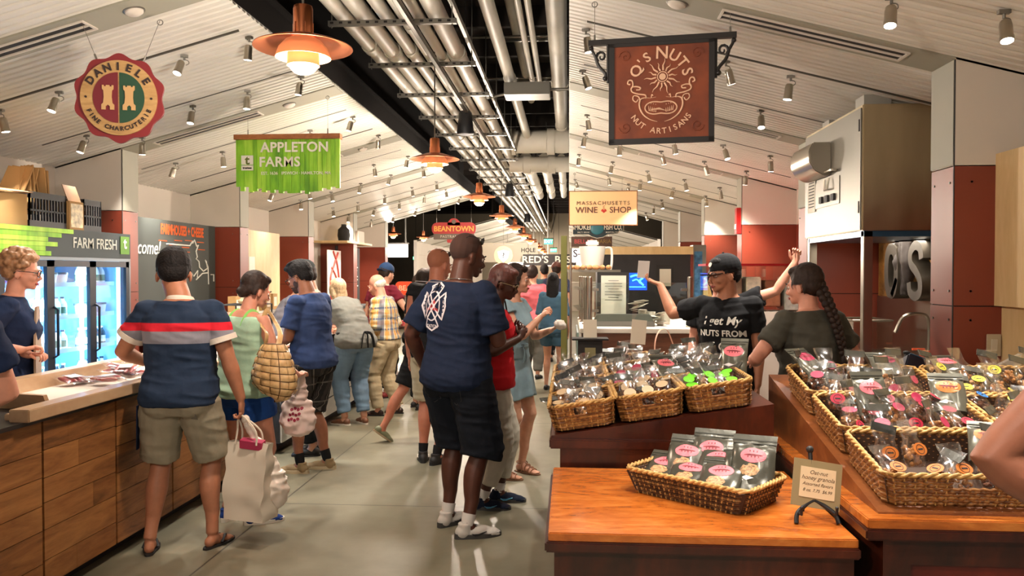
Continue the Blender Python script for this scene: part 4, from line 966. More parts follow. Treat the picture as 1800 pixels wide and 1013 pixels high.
for i, (px, py, y, wpx) in enumerate([(964, 425, 20.5, 15), (973, 440, 26, 11), (982, 454, 33, 8), (731, 454, 30, 10)]):
    c = atY(px, py, y); w_ = wpx/1400*y; h_ = w_*.6
    t = thing('exit_sign', 'green lit exit sign, %s' % ['nearest and largest above the aisle', 'middle one of the three above the aisle', 'farthest of the three above the aisle', 'small one at far left beyond the bald head'][i], 'exit sign', c, group='green exit signs'); b = MB(); b.bx(-w_/2, w_/2, -.02, .02, -h_/2, h_/2); b.build('panel', M_EXIT, t, smooth=0); b = MB(); b.bx(-w_/2-.02, w_/2+.02, -.015, .015, h_/2, h_/2+.03); b.tube([(0, 0, h_/2), (0, 0, 5.3-c.z)], .008, 5); b.build('housing', M_BLACK, t, smooth=0)
    b = MB(); mb_text(b, 'EXIT', h_*.8, (0, -.023, 0), U, W_, .002, .002); b.build('lettering', mat('exit_letter', rgb(190, 255, 225), .4, emit=3, emitc=rgb(190, 255, 225)), t, smooth=0)
# ------------------------------------------------------------ left side: counter, fridge, boards
# wood-fronted service counter
XF = -2.55
ct = thing('service_counter', 'long counter with reclaimed oak plank front and pale wood rim, left foreground', 'counter', (XF, 1.4, 0))
Y0, Y1 = 1.4, 6.2; L = Y1-Y0
b = MB(); b.bx(-.62, -.02, 0, L, .08, .90); b.bx(-.60, -.10, 0, L, 0, .08); b.build('carcass', M_BLACK, ct, smooth=0)
seams = [0, atX(75, 800, XF).y-Y0-.95, atX(75, 800, XF).y-Y0, atX(204, 780, XF).y-Y0, 3.55, 4.2, L]
rows = [.085, .205, .355, .50, .635, .765, .90]; rr = random.Random(9)
for i in range(len(seams)-1):
    a, c_ = seams[i]+.008, seams[i+1]-.008; b = MB()
    rw = [.085]+[r+rr.uniform(-.02, .02) for r in rows[1:-1]]+[.905]
    for z0, z1 in zip(rw, rw[1:]):
        sp = a+(c_-a)*rr.uniform(.3, .7) if rr.random() < .5 else None
        for u0, u1 in ([(a, c_)] if sp is None else [(a, sp), (sp+.0015, c_)]): b.bx(-.02, 0, u0, u1, z0+.002, z1-.002)
    b.build('plank_panel', M_PLANK, ct, smooth=0)
b = MB(); b.bx(-.64, .03, 0, L, .905, .925); b.build('black_slab', smat('slab_dark', 36, 32, 32, .4), ct, smooth=0)
wy = atZ(95, 690, .97).y-Y0-.28
b = MB(); b.bx(-.04, .06, wy-.35, L, .925, .985); b.bx(-.10, -.04, wy-.30, L, .925, .955); b.build('front_rim', M_PALE, ct, bevel=.004)
b = MB(); b.bx(-.66, -.56, 0, L, .925, 1.015); b.build('back_rim', M_PALE, ct, bevel=.004)
b = MB(); b.add([V(-.56, wy+.02, .925), V(-.10, wy+.02, .925), V(-.10, wy+.05, .925), V(-.56, wy+.05, .925), V(-.56, wy-.02, 1.02), V(-.10, wy-.02, 1.0), V(-.10, wy+.01, 1.0), V(-.56, wy+.01, 1.02)], [(0, 3, 2, 1), (4, 5, 6, 7), (0, 1, 5, 4), (1, 2, 6, 5), (2, 3, 7, 6), (3, 0, 4, 7)]); b.build('divider', M_PALE, ct, smooth=0)
b = MB(); b.bx(-.56, -.10, wy+.05, L, .925, .935); b.build('well_floor', smat('well_cream', 214, 200, 186), ct, smooth=0)
# vacuum packs of cured meat in the well
def meat_pack():
    t = thing('meat_pack', 'm', 'meat pack'); b = MB(); rr = random.Random(2)
    for i in range(4): b.ell((-.05+.033*i, rr.uniform(-.006, .006), .016), (.017, .065, .013), 10, 7)
    b.build('cured_meat', mat('salami_red', rgb(150, 42, 44), .35, vary=.35, vscale=70), t)
    b = MB(); n = 9
    vs = []; 
    for s in (1, -1):
        for i in range(n):
            for j in range(n):
                u, v = i/(n-1)-.5, j/(n-1)-.5; hh = max(0, (1-(2*u)**4)*(1-(2*v)**4)); vs.append(V(u*.19, v*.20, .017+s*.018*hh**.5+noise.noise(V(u*9, v*9, s))*.004))
    fs = []
    for k in range(2):
        for i in range(n-1):
            for j in range(n-1): a = k*n*n+i*n+j; fs.append((a, a+1, a+n+1, a+n))
    b.add(vs, fs); b.build('film', film_mat('clear_film'), t); b = MB(); b.bx(-.04, .04, -.03, .03, .036, .037); b.build('paper_label', mat('label_white', rgb(235, 225, 222), .5), t, smooth=0); return t
mp = meat_pack(); spots = [(150, 668, .3, 'nearest, beside the wooden divider'), (128, 672, 1.2, 'half on the nearest pack'), (175, 655, 2.2, 'in the middle of the well by the rim'), (192, 664, .9, 'tilted with its red strips up'), (205, 657, 1.7, 'just right of the tilted red one'), (222, 658, .2, 'second from the man in the striped polo'), (238, 655, 1.1, 'nearest the man in the striped polo'), (182, 672, 2.8, 'lowest by the front rim')]
for i, (px, py, a, tx) in enumerate(spots):
    p = atZ(px, py, .955); o = mp if i == 0 else dup(mp); p.x = max(XF-.46, min(XF-.16, p.x)); o.location = (p.x, p.y, .937+.02*(i % 3)); o.rotation_euler = (rad(8*(i % 3)), 0, a); o['label'] = 'clear pack of red cured meat, '+tx; o['group'] = 'meat packs in the counter well'
# glass-door fridge
FX = -4.08
fr = thing('display_fridge', 'tall three-door lit drinks fridge with dark farm header behind the counter', 'fridge', (FX, 4.84, 0))
FL = 2.26; DW = .555
M_FR = mat('fridge_dark', rgb(20, 30, 44), .4); M_FI = mat('fridge_inside', rgb(150, 205, 232), .5)
b = MB(); b.bx(-.70, -.66, 0, FL, .12, 1.97, 0); b.bx(-.70, 0, 0, .04, 0, 1.97); b.bx(-.70, 0, FL-.04, FL, 0, 1.97); b.bx(-.70, 0, 0, FL, 0, .18); b.bx(-.70, -.0, 0, FL, 1.74, 1.97); b.build('cabinet', M_FR, fr, smooth=0)
b = MB(); b.bx(-.66, -.655, .04, FL-.04, .18, 1.74); b.bx(-.655, -.05, .04, .045, .18, 1.74); b.bx(-.655, -.05, FL-.045, FL-.04, .18, 1.74); b.bx(-.655, -.05, .04, FL-.04, 1.735, 1.74); b.bx(-.655, -.05, .04, FL-.04, .18, .185); b.build('liner', M_FI, fr, smooth=0)
SH = [.42, .69, .97, 1.25, 1.52]
for z in SH: b = MB(); b.bx(-.64, -.10, .05, FL-.05, z-.012, z); b.bx(-.10, -.095, .05, FL-.05, z-.014, z+.022); b.build('shelf', mat('shelf_white', rgb(205, 222, 235), .4), fr, smooth=0)
M_TUBE = mat('led_tube', rgb(200, 228, 255), .3, emit=9, emitc=rgb(150, 205, 255))
for i in range(4):
    y0 = .02+DW*i; d = MB(); d.bx(0, .03, y0, y0+.045, .14, 1.72); d.bx(0, .03, y0+DW-.045, y0+DW, .14, 1.72); d.bx(0, .03, y0, y0+DW, .14, .19); d.bx(0, .03, y0, y0+DW, 1.67, 1.72); dd = d.build('door', M_FR, fr, smooth=0)
    g = MB(); g.bx(.010, .014, y0+.045, y0+DW-.045, .19, 1.67); g.build('glass', film_mat('door_glass', (.88, .95, 1, 1), .10, .03), dd, smooth=0)
    h = MB(); h.tube([(.03, y0+.03, .95), (.065, y0+.03, .97), (.065, y0+.03, 1.33), (.03, y0+.03, 1.35)], .010, 8); h.build('handle', smat('handle_dark', 24, 28, 34, .3), dd)
    tb = MB(); tb.cyl((-.04, y0+DW-.055, .2), (-.04, y0+DW-.055, 1.70), .016, 12); tb.build('light_tube', M_TUBE, fr)
b = MB(); b.bx(.0, .035, 0, FL, 1.75, 1.975); b.build('header', smat('header_slate', 44, 56, 60, .6), fr, smooth=0)
b = MB(); b.bx(.0, .028, 0, FL, 1.722, 1.75); b.bx(0, .028, FL-.01, FL+.012, .10, 1.75); b.build('trim', mat('fridge_trim', rgb(120, 130, 138), .35, .8), fr, smooth=0)
UU, VV = (0, -1, 0), (0, 0, 1)     # header faces +X: u x v = (-1,0,0)... use u=(0,1,0)
b = MB(); mb_text(b, 'FARM FRESH', .125, (.037, 1.72, 1.865), (0, 1, 0), (0, 0, 1), .002, .001, sx=.92); b.build('lettering', smat('letter_chalk', 196, 198, 190), fr, smooth=0)
b = MB(); rr = random.Random(8)
for i in range(6):
    z0 = 1.755+.0365*i; e = 1.42-.5*0-rr.choice((.12, .2, .3, .05)) if i else 1.15; e = [1.12, 1.05, 1.2, 1.08, 1.25, 1.40][i]; b.bx(.035, .042+.003*(i % 2), .25, e, z0, z0+.035)
b.build('green_boards', M_GREENB, fr, smooth=0)
b = MB(); b.bx(.036, .042, FL-.17, FL-.03, 1.79, 1.95, 0); mb_text(b, 't', .14, (.043, FL-.10, 1.885), (0, 1, 0), (0, 0, 1), .002, .003, mi=1); b.build('emblem', [smat('emblem_green', 92, 140, 44), MATS['letter_white']], fr, smooth=0)
for i in range(3):
    ld = bpy.data.lights.new('fridge_light', 'AREA'); ld.shape = 'RECTANGLE'; ld.size = 1.4; ld.size_y = .05; ld.energy = FRIDGE_W; ld.color = (.62, .84, 1)
    lo = bpy.data.objects.new('light', ld); COL.objects.link(lo); lo.parent = fr; lo.location = (-.09, .62+DW*i+.4*0, .95); lo.rotation_euler = (0, rad(90), 0)
# bottles, cartons and tubs in the fridge
def bottle(body, capc, lab, h=.17, r=.034):
    t = thing('milk_bottle', 'x', 'bottle'); b = MB(); b.lathe([(0, 0), (r*.95, 0), (r, .008), (r, h*.58), (r*.85, h*.70), (r*.42, h*.84), (r*.40, h*.93), (0, h*.93)], n=14); b.build('glass', body, t)
    b = MB(); b.lathe([(0, h*1.0), (r*.48, h*1.0), (r*.50, h*.91), (r*.44, h*.91)], n=12); b.build('cap', capc, t); b = MB(); b.lathe([(r*1.02, h*.18), (r*1.02, h*.50)], n=14); b.build('paper_label', lab, t); return t
pB = [bottle(smat('milk_white', 232, 236, 236, .3), smat('cap_navy', 30, 50, 70), smat('label_green', 80, 120, 100)), bottle(smat('milk_pink', 205, 130, 120, .3), smat('cap_white', 230, 230, 230), smat('label_rust', 150, 70, 54)), bottle(smat('juice_dark', 40, 66, 84, .2), smat('cap_white', 230, 230, 230), smat('label_cream', 220, 222, 210))]
def tub():
    t = thing('cheese_tub', 'x', 'tub'); b = MB(); b.lathe([(0, 0), (.045, 0), (.058, .09), (0, .09)], n=16); b.build('cup', smat('tub_white', 226, 230, 232, .4), t); b = MB(); b.lathe([(0, .104), (.058, .104), (.061, .088)], n=16); b.build('lid', smat('tub_lid', 54, 84, 96, .4), t); return t
pT = tub(); used = set(); nb = 0; DN = ['leftmost', 'second', 'third', 'right-hand']
cols_ = {4: (1, 3, 0), 3: (0, 0, 3), 2: (3, 0, 2), 1: (0, 2, 0), 0: (2, 0, 0)}
for si, z in enumerate(SH):
    for di in range(1, 4):
        kind = cols_[si][di-1]; n = 5 if kind < 3 else 3
        for j in range(n):
            y = 4.84+.02+DW*di+.075+(DW-.15)*(j+.5)/n; pr = pT if kind == 3 else pB[kind]
            o = pr if pr.name not in used else dup(pr); used.add(pr.name); o.location = (FX-.17, y, z)
            o['label'] = '%s on %s fridge shelf, %s door, %s from left' % (['white milk bottle', 'pink milk bottle', 'dark bottle', 'dark-lidded tub'][kind], ['lowest', 'second-lowest', 'middle', 'second-highest', 'top'][si], ['', 'left', 'middle', 'right'][di], ORD[j]); o['group'] = 'bottles and tubs in the fridge'
# things on top of the fridge
TZ = 1.976
def crate(label, y, L_, h):
    t = thing('milk_crate', label, 'crate', (FX-.02, y, TZ)); b = MB(); D = .32
    for z in (0, h-.05): b.bx(-D, 0, -L_/2, L_/2, z, z+.05) if z == 0 else [b.bx(-.012, 0, -L_/2, L_/2, z, z+.05), b.bx(-D, -D+.012, -L_/2, L_/2, z, z+.05), b.bx(-D, 0, -L_/2, -L_/2+.012, z, z+.05), b.bx(-D, 0, L_/2-.012, L_/2, z, z+.05)]
    for x in (-.012, -D): 
        for q in range(int(L_/.035)+1): yy = -L_/2+q*(L_-.010)/int(L_/.035); b.bx(x, x+.012, yy, yy+.012, .05, h-.05)
        b.bx(x, x+.012, -L_/2, L_/2, h*.45, h*.45+.014); 
    for yy in (-L_/2, L_/2-.012):
        for q in range(9): xx = -D+q*(D-.012)/8; b.bx(xx, xx+.012, yy, yy+.012, .05, h-.05)
        b.bx(-D, 0, yy, yy+.012, h*.45, h*.45+.014)
    b.build('body', smat('crate_black', 24, 26, 34, .5), t, smooth=0); return t
yt = lambda px: atX(px, 380, FX).y
crate('black lattice milk crate on the fridge between the carton and picture box', (yt(55)+yt(122))/2, yt(122)-yt(55)-.02, .27)
crate('black lattice milk crate on the right end of the fridge top', (yt(150)+yt(183))/2, yt(183)-yt(150)-.02, .27)
M_KRAFT = smat('kraft', 176, 138, 88, .8); M_KRAFTD = smat('kraft_dark', 128, 92, 58, .8)
t = thing('cardboard_box', 'plain brown cardboard box on the left of the fridge top', 'box', (FX-.02, yt(22), TZ)); b = MB(); b.bx(-.3, 0, -.19, .19, 0, .24); b.build('body', M_KRAFT, t, smooth=0); b = MB(); b.box((-.15, .02, .262), (.36, .30, .006), (.05, .12, .1)); b.box((-.13, .05, .275), (.30, .34, .006), (.02, .18, -.2)); b.build('flap', M_KRAFTD, t, smooth=0)
t = thing('cardboard_box', 'narrow picture-printed carton with raised lid between the two crates', 'box', (FX-.0, yt(135), TZ)); b = MB(); b.bx(-.12, 0, -.095, .095, 0, .235, 0); b.bx(0, .002, -.08, .08, .02, .215, 1); b.build('body', [M_KRAFT, mat('print_patch', rgb(210, 190, 150), .4, vary=.6, vscale=22)], t, smooth=0); b = MB(); b.box((-.05, .01, .30), (.006, .19, .15), (0, -.35, .05)); b.build('lid', M_KRAFTD, t, smooth=0)
t = thing('paper_bag_bundle', 'fanned bundle of brown paper bags standing in the left crate', 'paper bags', (FX-.16, yt(80), TZ+.05)); b = MB(); rr = random.Random(1)
for i in range(16): b.box((rr.uniform(-.05, .05), -.14+.02*i, .25), (.13, .010, .36), (-.42+.05*i, rr.uniform(-.25, .25), rr.uniform(-.3, .3)))
b.build('bags', M_KRAFT, t, smooth=0)
# chalkboard on the wall of the second bay
bx_ = -4.5; t = thing('chalkboard', 'large dark chalkboard with coastline map drawing on the left wall', 'chalkboard', (bx_, 7.55, 0)); yb0, yb1 = 0, 9.87-7.55
b = MB(); b.bx(-.03, 0, 0, yb1, .9, 2.21); b.build('board', smat('slate', 62, 66, 62, .7), t, smooth=0)
def brd(px, py): q = atX(px, py, bx_); return (.004, q.y-7.55, q.z)
M_CH = smat('chalk_white', 225, 225, 215, .9); M_CO = smat('chalk_orange', 206, 92, 40, .9)
b = MB(); q = brd(258, 436); mb_text(b, 'welcome!', .21, (q[0], q[1]-.10, q[2]), (0, 1, 0), W_, .001, .001, align='CENTER', sx=.9, shear=.25)
for pl in ([(338, 428), (341, 422), (345, 433), (348, 431), (344, 442), (346, 452), (344, 455), (349, 460), (350, 470), (357, 477), (364, 472), (362, 460), (360, 457), (365, 470), (366, 500)], [(292, 429), (320, 431), (333, 432), (338, 424)], [(332, 465), (335, 478), (340, 486), (347, 476), (346, 488)], [(344, 492), (355, 481), (364, 480)], [(370, 483), (375, 483), (375, 495)]):
    b.tube([brd(*p) for p in pl], .008, 5)
b.build('chalk_drawing', M_CH, t, smooth=0)
b = MB(); q0, q1 = brd(281, 403), brd(358, 411); mb_text(b, 'FARMHOUSES + CHEESE', .155, ((q0[0]), (q0[1]+q1[1])/2, (q0[2]+q1[2])/2), (0, 1, 0), W_, .001, .006, sx=.62)
for px, py in ((286, 424), (313, 424), (331, 424), (352, 427), (304, 432), (326, 436), (354, 440), (327, 444)): q = brd(px, py); b.bx(.0, .004, q[1]-.09, q[1]+.09, q[2], q[2]+.010)
b.build('chalk_lettering', M_CO, t, smooth=0)
# back cabinet with goods under the chalkboard
t = thing('back_cabinet', 'dark red back cabinet with white top standing under the chalkboard', 'cabinet', (-3.64, 9.35, 0)); b = MB(); b.bx(-.45, 0, -1.1, 1.1, 0, 1.12); b.build('body', smat('cab_red', 84, 34, 28), t, smooth=0); b = MB(); b.bx(-.46, .02, -1.12, 1.12, 1.12, 1.15); b.build('top', M_WHITE, t, smooth=0)
for i, (px, kind) in enumerate([(425, 'cracker bag'), (444, 'cracker bag'), (466, 'box'), (478, 'box'), (455, 'jar'), (412, 'box')]):
    p = atX(px, 530, -3.85); p.z = 1.15
    if kind == 'cracker bag':
        t = thing('cracker_bag', 'cream folded-top cracker bag on the back cabinet, %s of two' % ['left', 'right'][i], 'bag', p, rad(80)); b = MB(); b.box((0, 0, .11), (.15, .09, .22), taper=(1, .12)); b.build('bag', smat('bag_cream', 206, 192, 150), t, smooth=0); b = MB(); b.box((0, 0, .225), (.15, .02, .03)); b.build('fold', smat('fold_cream', 226, 214, 180), t, smooth=0)
    elif kind == 'box':
        t = thing('cracker_box', 'kraft box with white label on the back cabinet, %s' % {2: 'middle one', 3: 'nearest the short-haired woman', 5: 'leftmost'}[i], 'box', p, rad(90)); b = MB(); b.box((0, 0, .10), (.15, .09, .20)); b.build('carton', M_KRAFT, t, smooth=0); b = MB(); b.box((0, -.047, .10), (.10, .002, .12)); b.build('paper_label', smat('label_w2', 226, 214, 196), t, smooth=0)
    else:
        t = thing('glass_jar', 'small glass jar standing between the boxes on the back cabinet', 'jar', p); b = MB(); b.lathe([(0, 0), (.04, 0), (.042, .10), (.035, .12), (0, .12)], n=16); b.build('glass', smat('jar_amber', 150, 120, 70, .2), t); b = MB(); b.lathe([(0, .14), (.037, .14), (.037, .12)], n=16); b.build('lid', M_WHITE, t)
# white-fronted counter farther on
t = thing('white_counter', 'low white-panelled counter with dark seams where the apron woman leans', 'counter', (XF, 6.9, 0)); Lw = 3.2
b = MB(); b.bx(-.75, -.015, 0, Lw, .1, .86); b.bx(-.7, -.1, 0, Lw, 0, .1); b.build('carcass', M_BLACK, t, smooth=0)
for i in range(3):
    for j in range(4): b = MB(); b.bx(-.015, 0, Lw/3*i+.008, Lw/3*(i+1)-.008, .105+.19*j, .105+.19*(j+1)-.014); b.build('panel', smat('panel_white', 205, 200, 190, .4), t, smooth=0)
b = MB(); b.bx(-.78, .03, -.02, Lw+.02, .86, .90); b.build('worktop', M_WHITE, t, bevel=.004)
def wire_rack(label, loc):
    t = thing('wire_rack', label, 'rack', loc)
    b = MB()
    for x in (-.18, .18):
        for y in (-.25, .25): b.tube([(x, y, 0), (x, y, .42)], .008, 8)
    b.build('posts', M_BLACK, t)
    for z in (.14, .28, .42):
        b = MB()
        for y in range(11): b.tube([(-.18, -.25+.05*y, z), (.18, -.25+.05*y, z)], .003, 5)
        for x in (-.18, .18): b.tube([(x, -.25, z), (x, .25, z)], .005, 6)
        b.build('wire_shelf', M_BLACK, t)
    return t
p = atX(512, 560, -3.1); wire_rack('black tiered wire rack on the white counter behind the bearded man', (-3.08, 7.35, .90))
rr = random.Random(12)
for i in range(7):
    z = .90+(.145, .285, .425)[i % 3]; y = 7.15+.07*i; t = thing('bread_pack', 'wrapped pale pastry pack on the black wire rack, %s from the front' % ORD[i], 'food pack', (-3.06, y, z), rr.uniform(0, 3), group='packs on the wire rack'); b = MB(); b.ell((0, 0, .03), (.08, .045, .03), 14, 8); b.build('pastry', smat('pastry', 216, 184, 136), t); b = MB(); b.bx(-.04, .04, -.02, .02, .06, .062); b.build('paper_label', MATS['label_w2'], t, smooth=0)
for i, (x, y) in enumerate([(-2.75, 8.2), (-2.8, 8.75), (-2.72, 9.3), (-3.05, 9.0), (-2.95, 9.8)]):
    t = thing('serving_tray', 'white food tray on the white counter, %s from the front' % ORD[i], 'tray', (x, y, .90), rad(10*i), group='trays on the white counter'); b = MB(); b.lathe([(0, .004), (.13, .004), (.16, .03), (.165, .03), (.135, 0), (0, 0)], n=24); b.build('plate', smat('tray_white', 222, 216, 208, .3), t); b = MB()
    for q in range(9): b.ell((rr.uniform(-.09, .09), rr.uniform(-.09, .09), .025), (.03, .025, .02), 8, 6)
    b.build('food', mat('food_mix', rgb(170, 90, 60), .6, vary=.5, vscale=30), t)
t = thing('napkin_dispenser', 'dark register screen standing on the white counter near the apron woman', 'screen', (-2.95, 8.5, .90), rad(60)); b = MB(); b.box((0, 0, .02), (.2, .16, .04)); b.box((0, .02, .14), (.04, .03, .2)); b.build('base', M_BLACK, t, smooth=0); b = MB(); b.box((0, 0, .26), (.32, .02, .22), (-.2, 0, 0)); b.build('screen', smat('dark_glass', 16, 18, 24, .15), t, bevel=.004)
t.name = 'register_screen'
# bays farther on the left: plywood kiosk, poster, menu board, cabinets
t = thing('plywood_partition', 'pale plywood partition panel behind the short-haired woman', 'partition', (-4.3, 10.9, 0)); b = MB(); b.bx(-.05, 0, -.65, .7, 0, 2.2); b.build('panel', M_PLY, t, smooth=0); b = MB(); b.bx(0, .004, -.45, -.25, 1.62, 1.84); b.build('notice', smat('paper', 226, 220, 206), t, smooth=0)
t = thing('wall_banner', 'white banner with red looping rope drawing on the left wall', 'banner', (-4.35, 14.55, 1.62)); b = MB(); b.bx(-.015, 0, -.42, .42, -.7, .42); b.build('cloth', smat('banner_white', 214, 204, 200), t, smooth=0); b = MB(); b.tube(catmull([(.004, -.1, .4), (.004, .15, .15), (.004, .25, -.2), (.004, .05, -.6), (.004, -.2, -.55), (.004, -.28, -.1), (.004, -.05, .15), (.004, .2, .38)], 6), .022, 6); b.tube(catmull([(.004, -.2, .1), (.004, .1, -.1), (.004, .25, -.45)], 6), .018, 6); b.build('rope_drawing', smat('rope_red', 190, 72, 58), t)
t = thing('menu_board', 'tall black menu board with rows of white writing on the left wall', 'menu board', (-4.5, 16.0, 0)); b = MB(); b.bx(-.03, 0, -.8, .9, .9, 2.15); b.build('board', smat('menu_black', 34, 32, 32), t, smooth=0); b = MB(); rr = random.Random(3)
for i in range(17):
    for j in range(3): y0 = -.7+.52*j; b.bx(0, .004, y0, y0+rr.uniform(.2, .42), 2.05-.065*i, 2.065-.065*i+.006)
b.build('writing', M_CH, t, smooth=0)
t = thing('storage_jug', 'dark lidded jug on the ledge above the black menu board', 'jug', (-4.3, 15.0, 2.23)); b = MB(); b.lathe([(0, 0), (.10, 0), (.12, .1), (.11, .22), (.05, .28), (.05, .32), (0, .32)], n=18); b.build('body', M_BLACK, t)
t = thing('wall_shelf', 'short wood shelf above the black menu board', 'shelf', (-4.5, 15.4, 2.19)); b = MB(); b.bx(-.3, .35, -.7, 1.2, 0, .04); b.build('shelf_board', M_PLY, t, smooth=0)
t = thing('storage_box', 'white carton standing on the shelf above the menu board', 'box', (-4.3, 15.7, 2.23)); b = MB(); b.box((0, 0, .11), (.3, .5, .22)); b.build('carton', M_WHITE, t, smooth=0)
t = thing('stall_cabinet', 'orange-brown wooden stall cabinet behind the elderly man', 'cabinet', (-3.3, 12.2, 0)); b = MB(); b.bx(-.8, 0, -1.3, 1.3, 0, 1.05); b.build('body', smat('cab_orange', 150, 84, 44), t, smooth=0); b = MB(); b.bx(-.82, .02, -1.32, 1.32, 1.05, 1.09); b.build('top', M_BLACK, t, smooth=0)
t = thing('steel_table', 'steel-legged work table with red packages beyond the elderly man', 'table', (-2.3, 11.3, 0)); b = MB(); b.bx(-.35, .35, -.7, .7, .86, .90); b.build('top', M_STEEL, t, smooth=0)
for x in (-.32, .32):
    for y in (-.66, .66): b = MB(); b.tube([(x, y, 0), (x, y, .86)], .018, 8); b.build('leg', M_STEEL, t)
b = MB(); b.bx(-.33, .33, -.66, .66, .22, .24); b.build('lower_shelf', M_STEEL, t, smooth=0)
rr = random.Random(5)
for i in range(8):
    t = thing('meat_package', 'red and white wrapped package on the steel table, %s from the front' % ORD[i], 'package', (-2.3+rr.uniform(-.22, .22), 10.75+.15*i, .90), rr.uniform(0, 3), group='packages on the steel table'); b = MB(); b.box((0, 0, .035), (.14, .09, .07)); b.build('wrap', mat('pack_redwhite', rgb(200, 90, 90), .4, vary=.6, vscale=30), t, bevel=.01)
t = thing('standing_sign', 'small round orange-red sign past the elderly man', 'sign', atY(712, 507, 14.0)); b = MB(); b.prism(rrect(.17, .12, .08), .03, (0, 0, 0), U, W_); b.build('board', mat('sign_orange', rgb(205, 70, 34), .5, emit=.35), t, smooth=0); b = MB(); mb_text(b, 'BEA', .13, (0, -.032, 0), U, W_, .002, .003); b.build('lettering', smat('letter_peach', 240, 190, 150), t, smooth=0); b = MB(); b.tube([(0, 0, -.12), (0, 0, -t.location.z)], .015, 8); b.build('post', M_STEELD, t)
# ------------------------------------------------------------ right side: tables, baskets, nut bags
def frame_panel(b, u0, u1, z0, z1, fw=.07, mi=0, mp=1, y=0, d=.02):
    b.bx(u0, u1, y-d, y, z1-fw, z1, mi); b.bx(u0, u1, y-d, y, z0, z0+fw, mi); b.bx(u0, u0+fw, y-d, y, z0+fw, z1-fw, mi); b.bx(u1-fw, u1, y-d, y, z0+fw, z1-fw, mi)
    b.bx(u0+fw, u1-fw, y-d*.3, y, z0+fw, z1-fw, mp)
# front low table
t = thing('display_table', 'low cherry display table with bright worn top in the right foreground', 'table', (-.07, 2.74, 0))
b = MB(); b.bx(0, 1.045, 0, .93, .69, .722); b.build('top', M_CHERRY, t, bevel=.004)
b = MB(); b.bx(-.012, 1.05, -.012, .94, .655, .692); b.build('top_moulding', M_CHERRYD, t, bevel=.006)
b = MB(); b.bx(.05, 1.04, .05, .92, 0, .655, 0); frame_panel(b, .04, 1.04, 0.02, .655, .09, 0, 1, .05); b.build('body', [M_CHERRYD, M_CHERRYP], t, smooth=0)
b = MB(); b.bx(.02, .05, .04, .92, 0, .655); b.build('side_panel', M_CHERRYD, t, smooth=0)
# middle table with a deck rising to the right
t = thing('display_table', 'dark cherry table with a sloping deck behind the low front table', 'table', (-.09, 3.70, 0))
b = MB(); b.bx(0, 1.05, 0, 1.80, .80, .845); b.build('top', M_CHERRYD, t, bevel=.006)
b = MB(); b.bx(.05, 1.0, .04, 1.76, 0, .80, 0); frame_panel(b, .05, 1.0, .02, .80, .09, 0, 1, .04); b.build('body', [M_CHERRYD, M_CHERRYP], t, smooth=0)
SLM = .155
zd = lambda x: .862+SLM*(x+.09)
b = MB(); w_ = 1.03; b.add([V(.01, .02, .845), V(w_, .02, .845), V(w_, 1.78, .845), V(.01, 1.78, .845), V(.01, .02, .858), V(w_, .02, .858+SLM*w_), V(w_, 1.78, .858+SLM*w_), V(.01, 1.78, .858)], [(0, 3, 2, 1), (4, 5, 6, 7), (0, 1, 5, 4), (1, 2, 6, 5), (2, 3, 7, 6), (3, 0, 4, 7)]); b.build('sloped_deck', M_CHERRYD, t, smooth=0)
# right table with a deck rising to the back
t = thing('display_table', 'cherry table with deck rising to the back at the right edge', 'table', (.99, 2.70, 0))
b = MB(); b.bx(0, 1.31, 0, 1.62, .77, .805); b.build('top', M_CHERRY, t, bevel=.004); b = MB(); b.bx(-.01, 1.32, -.012, 1.63, .735, .772); b.build('top_moulding', M_CHERRYD, t, bevel=.006)
b = MB(); b.bx(.06, 1.29, .05, 1.60, 0, .735, 0); frame_panel(b, .06, 1.29, .02, .735, .09, 0, 1, .05); b.build('body', [M_CHERRYD, M_CHERRYP], t, smooth=0)
SLR = .185
b = MB(); b.add([V(.055, .06, .805), V(1.305, .06, .805), V(1.305, 1.55, .805), V(.055, 1.55, .805), V(.055, .06, .812), V(1.305, .06, .812), V(1.305, 1.55, .812+SLR*1.49), V(.055, 1.55, .812+SLR*1.49)], [(0, 3, 2, 1), (4, 5, 6, 7), (0, 1, 5, 4), (1, 2, 6, 5), (2, 3, 7, 6), (3, 0, 4, 7)]); b.build('sloped_deck', wood_mat('deck_brown', rgb(92, 48, 20), rgb(122, 68, 32), rgb(148, 88, 44), (1, 1, 1), .4, .2, 5), t, smooth=0)

